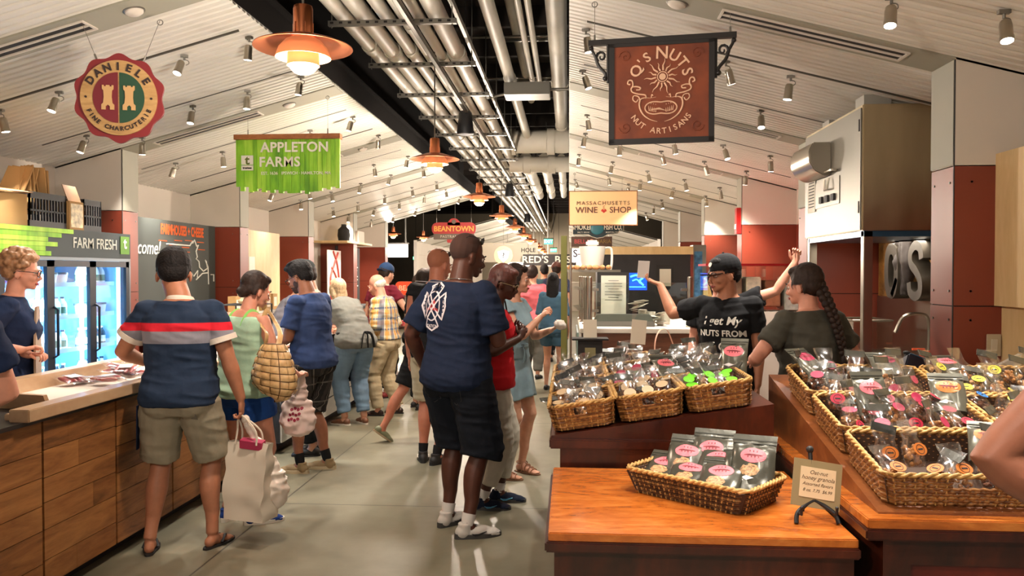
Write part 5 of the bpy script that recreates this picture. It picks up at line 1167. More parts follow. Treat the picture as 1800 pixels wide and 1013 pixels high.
# woven baskets
def wick(name, a, c, e):
    t = Nt(name); t.set(Roughness=.55); v = t.coord('Object'); g = t.n('ShaderNodeNewGeometry'); f = t.math('ADD', t.noise(v, 60, 3), t.math('MULTIPLY', t.math('SUBTRACT', g.outputs['Random Per Island'], .5), .3)); t.col(t.ramp(f, [(.3, a), (.5, c), (.75, e)])); return t.m
M_WK = wick('wicker_brown', rgb(92, 52, 20), rgb(136, 86, 38), rgb(172, 120, 62)); M_WKR = wick('wicker_rim', rgb(140, 98, 44), rgb(178, 134, 70), rgb(206, 164, 98))
M_WKD = wick('wicker_dark', rgb(48, 26, 12), rgb(84, 52, 26), rgb(150, 118, 74))
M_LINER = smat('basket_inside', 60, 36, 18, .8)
def make_basket(label, w, d, h, mw, mr, taper=.9, hole=True, pitch=.0115, st=.019, bulge=.004):
    t = thing('basket', label, 'basket'); n1, n2 = max(6, int(w/st)), max(6, int(d/st)); rc = .03
    def path(k):   # rounded rectangle of stakes at taper k
        P = []
        W2, D2 = w/2*k, d/2*k
        for i in range(n1): P.append((-W2+rc+(2*W2-2*rc)*i/(n1-1), -D2, 0, -1))
        for i in range(n2): P.append((W2, -D2+rc+(2*D2-2*rc)*i/(n2-1), 1, 0))
        for i in range(n1): P.append((W2-rc-(2*W2-2*rc)*i/(n1-1), D2, 0, 1))
        for i in range(n2): P.append((-W2, D2-rc-(2*D2-2*rc)*i/(n2-1), -1, 0))
        return P
    b = MB(); rows = int(h/pitch); N = len(path(1))
    hl = (range(int(n1*.36), int(n1*.66))) if hole else range(0)
    for r in range(rows):
        z = pitch*(r+.5); k = taper+(1-taper)*z/h; P = path(k); pts = []
        for i, (x, y, nx, ny) in enumerate(P):
            o = bulge*(1 if (i+r) % 2 else -1); pts.append(V(x+nx*o, y+ny*o, z+.0008*math.sin(i*1.7+r)))
        if hole and .58 < z/h < .86:
            a, c_ = hl[0], hl[-1]; b.tube(pts[c_:]+pts[:a+1], pitch*.50, 5)
        else: b.tube(pts, pitch*.50, 5, closed=True)
    b.build('weave', mw, t, smooth=60)
    s = MB(); P0, P1 = path(taper), path(1)
    for i in range(0, N, 2):
        if i in hl: continue
        s.tube([(P0[i][0], P0[i][1], 0), (P1[i][0], P1[i][1], h)], .0035, 5)
    s.build('stakes', mr, t)
    r_ = MB(); P = path(1.0)
    for ph in (0, PI): r_.tube([V(x+nx*.0055*math.cos(i*1.5+ph), y+ny*.0055*math.cos(i*1.5+ph), h+.0055*math.sin(i*1.5+ph)) for i, (x, y, nx, ny) in enumerate(P)], .0062, 6, closed=True)
    r_.build('rim', mr, t, smooth=60)
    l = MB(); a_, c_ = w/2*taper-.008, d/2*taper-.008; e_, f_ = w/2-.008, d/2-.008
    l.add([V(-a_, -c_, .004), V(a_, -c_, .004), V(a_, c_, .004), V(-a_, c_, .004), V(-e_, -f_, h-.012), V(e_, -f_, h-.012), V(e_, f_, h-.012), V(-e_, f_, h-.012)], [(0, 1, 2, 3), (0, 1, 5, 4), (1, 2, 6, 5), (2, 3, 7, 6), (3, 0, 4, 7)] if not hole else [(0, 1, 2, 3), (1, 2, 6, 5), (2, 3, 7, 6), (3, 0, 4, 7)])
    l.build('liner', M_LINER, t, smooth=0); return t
# nut bags
def oval(b, c, rx, ry, u, v, mi=None, n=20, d=.0012): b.prism([(rx*math.cos(2*PI*i/n), ry*math.sin(2*PI*i/n)) for i in range(n)], d, c, u, v, mi)
NUTC = {'tan': (176, 122, 70), 'brown': (110, 62, 34), 'choc': (60, 26, 18), 'pale': (196, 150, 100), 'red': (126, 40, 36)}
def nut_mat(k): r, g, b_ = NUTC[k]; return mat('nuts_'+k, rgb(r, g, b_), .35, vary=.35, vscale=60)
FILM = film_mat('clear_film')
def nut_bag(seed, nuts, lab, zip_, ink=None):
    rr = random.Random(seed); t = thing('nut_bag', 'x', 'nut bag'); b = MB()
    for i in range(34):
        z = rr.uniform(.012, .075); a = rr.uniform(0, 2*PI); r = rr.uniform(.3, 1); k = 1 if z < .06 else .8
        b.ell((math.cos(a)*.034*r*k, math.sin(a)*.024*r*k, z), (rr.uniform(.007, .011), rr.uniform(.007, .009), rr.uniform(.007, .010)), 7, 5)
    b.build('nuts', nut_mat(nuts), t)
    f = MB(); n = 16; rows = [(.036, .026, .0), (.043, .031, .012), (.045, .033, .045), (.043, .030, .08), (.034, .020, .105), (.040, .010, .125), (.046, .005, .150), (.047, .003, .172)]; vs = []
    for i, (rx, ry, z) in enumerate(rows):
        for j in range(n): a = 2*PI*j/n; k = 1+rr.uniform(-.10, .10)*(1 if 0 < i < 6 else .2); vs.append(V(math.cos(a)*rx*k, math.sin(a)*ry*k, z+rr.uniform(-.003, .003)))
    f.add(vs, [(i*n+j, i*n+(j+1) % n, (i+1)*n+(j+1) % n, (i+1)*n+j) for i in range(len(rows)-1) for j in range(n)]); f.build('film', FILM, t, smooth=70)
    if zip_:
        z = MB(); z.box((0, 0, .150), (.092, .004, .030), (0, rr.uniform(-.3, .3), 0)); z.build('zip_top', zip_, t, smooth=0)
    if lab:
        l = MB(); oval(l, (0, -.036, .062), .030, .024, (1, 0, 0), (0, .25, 1), 0); 
        if ink: l.lathe([(.016, 0), (.018, 0), (.018, .0006), (.016, .0006)], (0, -.0375, .062), 18, R=Matrix.Rotation(PI/2-.24, 3, 'X'), closed=True, mi=1); l.box((0, -.038, .062), (.022, .0008, .006), (-.24, 0, 0), mi=1)
        l.build('oval_label', [lab, ink or lab], t, smooth=0)
    return t
M_ZIP = mat('zip_charcoal', rgb(62, 62, 54), .35, .2, bump=(60, .3, .004)); M_ZIPB = smat('zip_black', 24, 22, 22, .4)
def pouch(seed, labc, w=.172, h=.245, win=True, body=None):
    t = thing('foil_pouch', 'x', 'pouch'); b = MB(); n, m_ = 12, 16; vs = []; rr = random.Random(seed)
    for s in (1, -1):
        for i in range(m_+1):
            for j in range(n+1):
                u, v = j/n*2-1, i/m_; th = .030*(1-v)**.6*(1-abs(u)**2.4)**.6 if v < .80 else .0015; th = max(th, .0012)*(1 if v > 0 else 1)
                vs.append(V(u*w/2*(1-.03*math.sin(PI*v)), -s*th-.006*math.sin(v*3)+noise.noise(V(u*2.5+seed, v*4, s))*.008*(v < .85), v*h))
    fs = []; K = (n+1)*(m_+1)
    for k in range(2):
        for i in range(m_):
            for j in range(n): a = k*K+i*(n+1)+j; fs.append((a, a+1, a+n+2, a+n+1))
    for i in range(m_): a = i*(n+1); fs += [(a, a+n+1, K+a+n+1, K+a), (a+n, K+a+n, K+a+2*n+1, a+2*n+1)]
    for j in range(n): fs += [(j, K+j, K+j+1, j+1), (m_*(n+1)+j, m_*(n+1)+j+1, K+m_*(n+1)+j+1, K+m_*(n+1)+j)]
    b.add(vs, fs); bo = b.build('bag', body or mat('foil_black', rgb(74, 72, 62), .28, .35, bump=(24, .25, .006)), t, smooth=60)
    bvh = BVHTree.FromPolygons([v.co for v in bo.data.vertices], [tuple(p.vertices) for p in bo.data.polygons])
    def stick(mb_, name, mats):
        out = []
        for p in mb_.v:
            p = Vector(p); hit = bvh.ray_cast(V(p.x, -.3, p.z), V(0, 1, 0)); out.append((p.x, hit[0].y-.0012-.0006*(p.y), p.z) if hit[0] is not None else tuple(p))
        mb_.v = out; return mb_.build(name, mats, t, smooth=0)
    def disc(mb_, cx, cz, rx, rz, mi=0, lay=0, n=22):
        rings = 4; v0 = len(mb_.v); mb_.v.append((cx, lay, cz)); 
        for r in range(1, rings+1):
            for i in range(n): a = 2*PI*i/n; mb_.v.append((cx+rx*r/rings*math.cos(a), lay, cz+rz*r/rings*math.sin(a)))
        for i in range(n): mb_.f.append((v0, v0+1+i, v0+1+(i+1) % n)); mb_.mi.append(mi)
        for r in range(rings-1):
            for i in range(n): a = v0+1+r*n; mb_.f.append((a+i, a+(i+1) % n, a+n+(i+1) % n, a+n+i)); mb_.mi.append(mi)
    l = MB(); disc(l, 0, h*.60, .050, .033); disc(l, 0, h*.60, .036, .004, 1, 1); 
    for q in range(7): disc(l, -.020+.0067*q, h*.62+(.012 if q % 2 else -.012), .0024, .005, 1, 1, 8)
    stick(l, 'oval_label', [labc, smat('label_ink_pink', 120, 34, 44)])
    if win: l = MB(); disc(l, -.01, h*.34, .038, .028, 0, 0, 8); stick(l, 'window', [mat('window_granola', rgb(176, 134, 92), .5, vary=.7, vscale=110)])
    l = MB(); disc(l, -.02, h*.20, .028, .010, 0, 1, 4); l.v = [(x, y, z) for x, y, z in l.v]; stick(l, 'price_sticker', [mat('label_white', rgb(235, 225, 222), .5)])
    l = MB(); l.box((0, -.004, h*.90), (w*.96, .0045, .004)); l.box((0, -.004, h*.84), (w*.96, .0045, .003)); l.build('zip_seal', M_ZIP, t, smooth=0); return t
LP = smat('label_pink', 236, 112, 122, .5); LM = smat('label_magenta', 160, 24, 66, .5); LG = smat('label_green', 110, 220, 20, .5) if False else mat('label_lime', rgb(112, 222, 24), .5)
LY = smat('label_yellow', 224, 206, 60, .5); LB = smat('label_blue', 40, 120, 196, .4); LO = smat('label_orange', 196, 110, 36, .5); LC = smat('label_beige', 196, 168, 132, .5); LR = smat('label_crimson', 176, 20, 54, .5); INK = smat('label_ink', 26, 14, 18)
# tray basket with foil pouches on the front table
tr = make_basket('wide dark woven tray basket of black pouches on the low front table', .55, .335, .095, M_WKD, M_WKR, .88, False, .0085, .0135, .003)
tr.location = (.545, 3.245, .723); tr.rotation_euler = (0, 0, rad(-40))
TM = Matrix.Translation(tr.location) @ Matrix.Rotation(rad(-40), 4, 'Z')
P0 = [pouch(1, LP), pouch(5, LP)]; up_ = set()
PL = [(-.170, -.035, -38, 66, 'leftmost with window and white sticker'), (-.035, -.060, -40, 66, 'front middle'), (.110, -.055, -32, 60, 'front right with visible granola'), (-.10, .045, -30, 48, 'behind the leftmost one'), (.035, .045, -42, 52, 'in the middle of the tray'), (.16, .055, -30, 48, 'behind the price card'), (-.02, .115, -28, 40, 'standing at the back left corner'), (.19, .085, -20, 36, 'right end, dark top')]
for i, (x, y, rz, tl, tx) in enumerate(PL):
    pr = P0[i % 2]; o = pr if pr.name not in up_ else dup(pr); up_.add(pr.name)
    p = TM @ V(x, y-.055, .020+.012*(i > 2)+.008*(i > 5)); o.location = p; o.rotation_euler = Euler((-rad(tl), 0, rad(-12+rz*.35)), 'XYZ'); o['label'] = 'black foil pouch with pink oval in the front tray, '+tx; o['group'] = 'pouches in the front tray'
# price card on easel
t = thing('price_card', 'tan card with cream handwritten price note leaning on the black easel', 'card', (.885, 2.925, .768), rot=(rad(-14), rad(9), rad(2)))
b = MB(); b.box((0, 0, .088), (.176, .003, .168), mi=0); b.box((.002, -.003, .092), (.128, .002, .108), mi=1)
for tx, s_, z in (('Oat-nut', .020, .128), ('honey granola', .021, .108), ('Assorted flavors', .0165, .086), ('8 oz. 7.75  $6.99', .0155, .064)): mb_text(b, tx, s_, (.002, -.0045, z), U, W_, .0002, 0, mi=2, shear=.3)
b.build('card', [smat('card_tan', 150, 130, 92), smat('card_cream', 226, 196, 156), smat('pen_brown', 90, 62, 40)], t, smooth=0)
t = thing('easel', 'small black easel holding the price card on the low front table', 'easel', (.885, 2.925, .722), rad(2))
b = MB()
for sg in (-1, 1):
    b.tube(catmull([(sg*.075, -.03, .004), (sg*.065, -.012, .035), (sg*.03, .006, .06), (0, .012, .075)], 4), .008, 8); b.tube([(sg*.062, -.012, .036), (sg*.062, -.045, .040), (sg*.062, -.046, .062)], .005, 8); b.ell((sg*.062, -.046, .064), .0065, 10, 6)
b.tube([(0, .012, .06), (0, .055, .245)], .008, 8); b.ell((0, .056, .25), .014, 10, 8); b.tube([(0, .05, .20), (0, .13, .003)], .006, 8); b.build('stand', M_IRON, t)
# baskets and bags on the middle table
BW, BD, BH = .305, .43, .12; AN = math.atan(SLM)
bk = make_basket('x', BW, BD, BH, M_WK, M_WKR)
protos = {}
def bag_proto(key):
    if key not in protos:
        lab = {'lime': LG, 'beige': LC, 'magenta': LM, 'yellow': LY, 'blue': LB, 'orange': LO, 'crimson': LR, 'none': None}[key[1]]
        protos[key] = [nut_bag(hash_(key)+1, key[0], lab, {'zip': M_ZIP, 'black': M_ZIPB, 'no': None}[key[2]], INK if key[1] in ('orange', 'crimson', 'blue', 'yellow') else None), False]
    pr = protos[key]
    if not pr[1]: pr[1] = True; return pr[0]
    return dup(pr[0])
def hash_(k): return sum(ord(c) for c in ''.join(k))
COLN = ['left column', 'middle column', 'right column']; ROWN = ['front', 'second', 'third', 'back']
SPEC = {(0, 0): [('pale', 'none', 'no'), ('tan', 'beige', 'zip')], (0, 1): [('brown', 'none', 'black'), ('tan', 'none', 'no')], (0, 2): [('choc', 'none', 'no'), ('brown', 'none', 'black')], (0, 3): [('tan', 'none', 'no'), ('choc', 'none', 'no')],
        (1, 0): [('tan', 'beige', 'zip'), ('brown', 'beige', 'no')], (1, 1): [('brown', 'magenta', 'zip'), ('red', 'magenta', 'no')], (1, 2): [('brown', 'none', 'no'), ('tan', 'none', 'zip')], (1, 3): [('red', 'none', 'no'), ('choc', 'none', 'zip')],
        (2, 0): [('tan', 'lime', 'no'), ('brown', 'lime', 'zip')], (2, 1): [('red', 'none', 'black'), ('choc', 'none', 'no')], (2, 2): [('choc', 'none', 'no'), ('brown', 'none', 'zip')]}
rb = random.Random(21); firstb = True; MEM = {}
def place_bag(key, M, x, y, z, lean, spin, lab, grp):
    o = bag_proto(key); p = M @ V(x, y, z); o.location = p
    R = M.to_3x3() @ Euler((-lean, 0, 0)).to_matrix(); o.rotation_euler = (Matrix.Rotation(spin, 3, 'Z') @ R).to_euler()
    o['label'] = lab; o['group'] = grp
CW = {'lime': 'lime-green labelled', 'beige': 'beige labelled', 'magenta': 'magenta labelled', 'yellow': 'yellow labelled', 'blue': 'blue labelled', 'orange': 'orange labelled', 'crimson': 'crimson labelled', 'none': 'plain'}
PW = ['front left', 'front middle', 'front right', 'mid left', 'centre', 'mid right', 'back left', 'back middle', 'back right']
for (c_, r), keys in SPEC.items():
    x = .075+.318*c_; y = 3.945+.437*r; M = Matrix.Translation((x, y, zd(x)+.003)) @ Matrix.Rotation(-AN, 4, 'Y')
    o = bk if firstb else dup(bk); firstb = False; o.location = M.translation; o.rotation_euler = (0, -AN, 0); o['label'] = 'brown woven basket of nut bags on the middle table, %s, %s row' % (COLN[c_], ROWN[r]); o['group'] = 'baskets on the middle table'
    for q in range(9):
        i, j = q % 3, q//3; key = keys[0] if q in (0, 1, 2, 4) else keys[1]; 
        if q in (1,) and keys[1][1] != 'none': key = keys[1]
        w = key[0]; place_bag(key, M, (i-1)*.088+rb.uniform(-.01, .01), (j-1)*.125-.02+rb.uniform(-.012, .012), .030+rb.uniform(0, .028)+.012*j, rb.uniform(.3, 1.15), rb.uniform(-1.1, 1.1),
            '%s bag of %s nuts, %s of middle table\'s %s basket, %s row' % (CW[key[1]].split()[0], {'tan': 'tan', 'pale': 'pale', 'brown': 'brown', 'choc': 'chocolate', 'red': 'reddish'}[w], PW[q], COLN[c_].replace(' column', ''), ROWN[r]), 'nut bags on the middle table')
# baskets on the right table
B2 = make_basket('x', .60, .40, .115, M_WK, M_WKR, .92); AR = math.atan(SLR); SP2 = {(0, 0): [('tan', 'orange', 'no'), ('brown', 'orange', 'zip')], (1, 0): [('tan', 'orange', 'no'), ('pale', 'none', 'no')], (0, 1): [('brown', 'crimson', 'no'), ('tan', 'magenta', 'zip')], (1, 1): [('brown', 'blue', 'zip'), ('tan', 'yellow', 'no')], (0, 2): [('tan', 'none', 'zip'), ('brown', 'magenta', 'no')], (1, 2): [('pale', 'yellow', 'zip'), ('tan', 'none', 'no')]}
fb = True
for (c_, r), keys in SP2.items():
    x = 1.365+.625*c_; y = 2.985+.42*r; z = .812+SLR*(y-2.70-.06)+.006; M = Matrix.Translation((x, y, z)) @ Matrix.Rotation(AR, 4, 'X')
    o = B2 if fb else dup(B2); fb = False; o.location = M.translation; o.rotation_euler = (AR, 0, 0); o['label'] = 'long woven basket on the right table, %s column, %s row' % (['left', 'right'][c_], ['front', 'middle', 'back'][r]); o['group'] = 'baskets on the right table'
    nx = 5
    for q in range(15):
        i, j = q % nx, q//nx; key = keys[0] if (q % 2 == 0) else keys[1]
        if r == 0 and c_ == 0 and i == 2 and j > 0: continue          # the dark gap in the front basket
        if r == 0 and j == 2: continue
        place_bag(key, M, (i-2)*.108+rb.uniform(-.012, .012), (j-1)*.115-.02+rb.uniform(-.01, .01), .030+rb.uniform(0, .03)+.012*j, rb.uniform(.3, 1.15), rb.uniform(-1.1, 1.1),
            '%s bag of %s nuts, right table\'s %s %s basket, %s rank, %s from left' % (CW[key[1]].split()[0], {'tan': 'tan', 'pale': 'pale', 'brown': 'brown'}[key[0]], ['left', 'right'][c_], ['front', 'middle', 'back'][r], ['front', 'second', 'back'][j], ORD[i]), 'nut bags on the right table')
# dark zip pouches tucked between the bags
PB = pouch(9, LP, .14, .20, False, mat('foil_grey', rgb(96, 94, 82), .28, .4, bump=(24, .25, .006))); PO = pouch(3, LO, .14, .20, False, MATS['foil_grey']); PM = pouch(4, LM, .14, .20, False, MATS['foil_grey']); us = set()
for i, (pr, x, y, z, lean, sp_, tx) in enumerate([(PB, 1.28, 3.42, 1.02, .5, .1, 'pink label, upright behind the dark gap of the front basket'), (PO, 1.52, 2.98, .93, .9, -.4, 'orange label, lying in the front basket\'s gap'), (PM, 1.20, 3.90, 1.12, .9, .6, 'magenta label, at the back left corner of the right table'), (PM, 1.52, 3.86, 1.12, 1.0, .0, 'magenta label, second along the back row'), (PO, 1.60, 3.45, 1.03, .7, -.2, 'orange label, left of the blue labels'), (PB, 1.85, 3.90, 1.12, 1.1, .2, 'pink label, behind the yellow labels'), (PB, .55, 4.22, 1.05, .9, .4, 'pink label, in the middle table between magenta labels'), (PB, .84, 4.15, 1.10, .5, -.3, 'pink label, behind the lime labels')]):
    o = pr if pr.name not in us else dup(pr); us.add(pr.name); o.location = (x, y, z); o.rotation_euler = (-lean, 0, sp_); o['label'] = 'grey foil pouch, '+tx; o['group'] = 'grey foil pouches'
# tag stand on the middle table
t = thing('tag_stand', 'tall black block stand with pale hanging price tag behind the left baskets', 'price tag', (.14, 5.28, .88)); b = MB(); b.box((0, 0, .15), (.16, .10, .30)); b.box((0, 0, .305), (.24, .16, .012)); b.build('block', M_BLACK, t, bevel=.003); b = MB(); b.box((.0, -.053, .17), (.07, .002, .16)); b.build('tag', smat('tag_green', 128, 122, 84), t, smooth=0)
t = thing('paper_tag', 'white folded price tag on the black block stand', 'price tag', (.14, 5.28, 1.192)); b = MB(); b.box((0, 0, .06), (.09, .003, .12), (-.1, 0, .1)); b.build('card', smat('tag_white', 216, 206, 186), t, smooth=0)
t = thing('paper_tag', 'white price tag curling from a pink ribbon right of the block stand', 'price tag', (.46, 5.30, 1.10)); b = MB(); b.box((0, 0, .13), (.10, .003, .16), (-.1, .1, .1)); b.build('card', MATS['tag_white'], t, smooth=0)
t = thing('paper_ribbon', 'pinkish-tan curved paper ribbon above the middle table', 'ribbon', (.60, 5.32, 1.02)); pts = catmull([(-.03, 0, 0), (-.03, 0, .14), (0, 0, .22), (.05, 0, .22), (.10, 0, .10), (.16, 0, .03)], 5); b = MB(); b.tube(pts, [(.035, .002)]*len(pts), 8, up=(0, 1, 0)); b.build('paper', smat('ribbon_tan', 206, 150, 120), t)

# ------------------------------------------------------------ stall with glass guard beyond the tables
t = thing('guard_counter', 'white-topped stall counter with brown front beyond the nut tables', 'counter', (.12, 8.75, 0))
b = MB(); b.bx(0.05, 1.75, .05, 2.2, 0, .96); b.build('body', wood_mat('stall_wood', rgb(84, 48, 32), rgb(112, 66, 44), rgb(130, 82, 56), (.4, 1, 2), .5, 0, 5), t, smooth=0); b = MB(); b.bx(0, 1.8, 0, 2.25, .96, 1.01); b.build('worktop', M_WHITE, t, bevel=.006)
gd = thing('glass_guard', 'glass sneeze guard on round steel posts along the white stall counter', 'glass guard', (.2, 9.0, 1.01))
for i, (x, y) in enumerate([(.04, .1), (.0, .55), (-.02, 1.0), (-.04, 1.5), (1.16, .1)]):
    b = MB(); b.cyl((x, y, 0), (x, y, .56), .027, 16); b.ell((x, y, .56), (.027, .027, .012), 16, 6); b.cyl((x, y, 0), (x, y, .012), .045, 16); b.build('post', M_STEEL, gd)
    for z in (.18, .42): b = MB(); b.box((x+.06 if i in (0,) else x-.06, y, z), (.08, .03, .03)); b.build('clamp', M_STEEL, gd, bevel=.004)
b = MB(); b.bx(.08, 1.12, .096, .104, .06, .50); b.build('glass_pane', film_mat('pane_glass', (.93, .97, .95, 1), .12, .03), gd, smooth=0)
b = MB(); b.bx(-.062, -.056, .15, 1.9, .06, .50); b.build('glass_pane', MATS['pane_glass'], gd, smooth=0)
t = thing('menu_stand', 'white paper menu in black frame standing on the white stall counter', 'menu', (.52, 9.35, 1.01), rad(-6)); b = MB(); b.box((0, 0, .32), (.36, .02, .60), (-.08, 0, 0), mi=0); b.box((0, -.014, .32), (.29, .004, .52), (-.08, 0, 0), mi=1)
for i in range(13): b.box((0, -.019, .52-.032*i), (.20 if i % 3 else .12, .002, .007), (-.08, 0, 0), mi=2)
b.build('frame', [M_BLACK, smat('menu_paper', 206, 200, 184), smat('ink_grey', 110, 106, 100)], t, smooth=0)
t = thing('scale', 'grey steel counter scale behind the glass guard', 'scale', (.62, 9.18, 1.01)); b = MB(); b.box((0, 0, .07), (.72, .18, .14), taper=(.85, .6)); b.build('body', M_STEELD, t, bevel=.01)
t = thing('white_jug', 'large white plastic pitcher on the stall shelf', 'jug', (.30, 10.3, 1.66)); b = MB(); b.lathe([(0, 0), (.13, 0), (.17, .30), (.165, .30), (0, .29)], n=24); b.build('body', smat('plastic_white', 222, 222, 214, .4), t); b = MB(); b.tube(catmull([(.16, 0, .28), (.24, 0, .27), (.25, 0, .1), (.23, 0, -.02)], 4), .015, 8); b.build('handle', MATS['plastic_white'], t); b = MB(); b.box((0, 0, .34), (.16, .12, .08)); b.build('lid', MATS['plastic_white'], t, bevel=.02)
t = thing('stall_shelf', 'narrow steel shelf on tall posts holding bread and pitcher', 'shelf', (.30, 10.3, 0)); b = MB(); b.bx(-.35, .35, -.2, .2, 1.63, 1.66); b.build('board', M_STEEL, t, smooth=0)
for x in (-.33, .33):
    for y in (-.18, .18): b = MB(); b.cyl((x, y, 0), (x, y, 1.63), .014, 10); b.build('leg', M_STEEL, t)
rr = random.Random(6)
for i in range(7):
    t = thing('bread_roll', 'small brown bread roll heaped on the steel shelf, %s from the left' % ORD[i], 'bread', (.02+.08*i, 10.13+.02*(i % 2), 1.66), rr.uniform(0, 3), group='bread rolls on the stall shelf'); b = MB(); b.ell((0, 0, .03), (.055, .035, .032), 12, 8); b.build('crust', mat('crust', rgb(186, 132, 84), .6, vary=.3, vscale=30), t)
for i, (x, y, h, r) in enumerate([(.95, 9.3, .16, .05), (1.06, 9.35, .13, .045), (.86, 9.42, .18, .05), (1.15, 9.5, .15, .05)]):
    t = thing('paper_cup_stack', 'white paper cup stack behind the glass guard, %s' % ['leftmost front', 'second', 'tallest at the back', 'rightmost'][i], 'cups', (x, y, 1.01)); b = MB(); b.lathe([(0, 0), (r*.8, 0), (r, h), (r*1.05, h), (0, h*.99)], n=18); b.build('cups', M_WHITE, t)
for i, (x, z) in enumerate([(.78, .22), (1.02, .18)]):
    t = thing('paper_heap', 'crumpled white paper sheets behind the glass, %s' % ['left', 'right'][i], 'paper', (x, 9.28, 1.01+(.14 if i == 0 else 0))); b = MB()
    for q in range(6): b.box((rr.uniform(-.06, .06), rr.uniform(-.03, .03), .02+.025*q), (.16, .12, .004), (rr.uniform(-.3, .3), rr.uniform(-.3, .3), rr.uniform(0, 3)))
    b.build('sheets', M_WHITE, t, smooth=0)
# dark cabinet with the blue screen
t = thing('display_cabinet', 'dark cabinet with pale wood top and glowing blue screen behind the stall', 'cabinet', (.88, 12.2, 0)); b = MB(); b.bx(-.45, .95, 0, .7, 0, 1.90); b.build('body', smat('cab_black', 24, 22, 24, .4), t, smooth=0); b = MB(); b.bx(-.46, .99, -.02, .72, 1.90, 2.02); b.build('top', M_PLY, t, smooth=0); b = MB(); b.bx(.95, .99, -.01, .7, 0, 1.9); b.build('side_panel', M_CHERRYP, t, smooth=0)
b = MB(); b.bx(-.30, .30, -.012, 0, 1.36, 1.62, 0); b.bx(-.30, .28, -.013, -.011, 1.40, 1.415, 1); b.tube(catmull([(.05, -.014, 1.56), (.14, -.014, 1.585), (.24, -.014, 1.55), (.19, -.014, 1.50), (.25, -.014, 1.43)], 5), .014, 6, mi=1); b.tube(catmull([(.08, -.014, 1.50), (.15, -.014, 1.52), (.20, -.014, 1.46)], 5), .010, 6, mi=1); b.build('screen', [mat('screen_blue', rgb(10, 70, 235), .3, emit=1.6, emitc=rgb(0, 80, 255)), mat('screen_cyan', rgb(90, 210, 255), .3, emit=1.8, emitc=rgb(90, 210, 255))], t, smooth=0)
b = MB(); b.bx(.44, .70, -.01, 0, 1.34, 1.74, 0); b.bx(.49, .66, -.014, -.009, 1.42, 1.68, 1); b.build('notice', [M_BLACK, MATS['menu_paper']], t, smooth=0)
t = thing('bottle_display', 'narrow glass cooler lit blue beside the dark cabinet', 'cooler', (1.98, 12.4, 0)); b = MB(); b.bx(-.08, .12, 0, .3, 0, 2.05); b.build('body', M_STEELD, t, smooth=0); b = MB(); b.bx(-.06, .06, -.01, 0, .3, 1.95); b.build('glass_door', mat('cooler_blue', rgb(60, 100, 130), .2, vary=.6, vscale=14, emit=.15), t, smooth=0)
# red topped jar shelf
t = thing('jar_shelf', 'red-topped clear dispenser shelf behind the man in the cap', 'shelf', (1.95, 9.2, 0)); b = MB(); b.bx(-.38, .72, 0, .5, 0, 1.18); b.build('base', M_WHITE, t, smooth=0); b = MB(); b.bx(-.40, .74, -.02, .52, 1.70, 1.725); b.build('top', smat('red_acrylic', 150, 26, 30, .3), t, smooth=0)
for i in range(6): b = MB(); b.bx(-.38+.215*i, -.37+.215*i, 0, .5, 1.18, 1.70); b.build('divider', film_mat('pane_glass'), t, smooth=0)
for i in range(5):
    o = thing('dispenser_bin', 'clear bin with %s contents in the red-topped shelf' % ['yellow', 'dark', 'white', 'reddish-brown', 'pale grey'][i], 'bin', (1.95-.27+.215*i, 9.25, 1.185), group='bins in the red-topped shelf'); b = MB(); b.box((0, .2, .20), (.17, .35, .38 if i != 3 else .30), taper=(1, .9)); b.build('contents', mat('bin_%d' % i, [rgb(196, 160, 96), rgb(110, 80, 60), rgb(214, 200, 180), rgb(150, 90, 62), rgb(180, 176, 168)][i], .6, vary=.2, vscale=20), o, bevel=.01)
t = thing('cooler_frame', 'olive green upright door post with thin steel rod by the aisle', 'post', (-.05, 8.6, 0)); b = MB(); b.bx(-.035, .03, 0, .05, 0, 2.02); b.build('post', smat('olive_paint', 112, 112, 52, .5), t, bevel=.004); b = MB(); b.cyl((.07, .02, 0), (.07, .02, 1.9), .012, 10); b.build('rod', M_STEEL, t)
t = thing('glass_cooler_side', 'pale teal glass side panel leaning beside the olive post', 'glass panel', (.10, 8.95, 0), rot=(0, rad(0), rad(0))); b = MB(); b.bx(-.01, .01, 0, 1.4, .05, .95); b.build('panel', mat('teal_glass', rgb(120, 140, 134), .15, spec=.8), t, smooth=0)
# ------------------------------------------------------------ steel hood machine on legs
HX, HY, HB, HT = 1.96, 5.50, 1.905, 2.80
t = thing('exhaust_hood', 'big brushed steel exhaust hood box on square posts, right', 'hood', (HX, HY, 0)); hood = t
sm = Nt('hood_steel'); sm.set(Metallic=1.0); v = sm.coord('Object', (1, 1, .25)); sm.col(sm.ramp(sm.noise(v, 3, 4), [(.3, rgb(172, 158, 130)), (.7, rgb(206, 190, 158))])); sm.l(sm.ramp(sm.noise(sm.coord('Object'), 4, 4), [(.3, (.32,)*3), (.7, (.46,)*3)]), sm.b.inputs['Roughness']); sm.bump(sm.noise(sm.coord('Object', (1, 1, 30)), 8, 3), .05, .003)
b = MB(); HD = 1.28; b.bx(0, .80, 0, HD, HB, HT-.05); b.build('body', sm.m, t, bevel=.006)
b = MB(); b.bx(-.008, 0, .015, HD-.01, HB+.004, HT-.07); b.build('door', M_STEELD, t, bevel=.003)  # darker steel than the body stands in for weaker light on this side
b = MB(); b.bx(.02, .78, .02, HD-.02, HB-.04, HB); b.build('filter_tray', smat('tray_blue', 60, 96, 124, .3, metal=.6) if False else mat('tray_blue', rgb(60, 100, 130), .3, .6), t, smooth=0)
b = MB(); # rounded motor cowl on the door
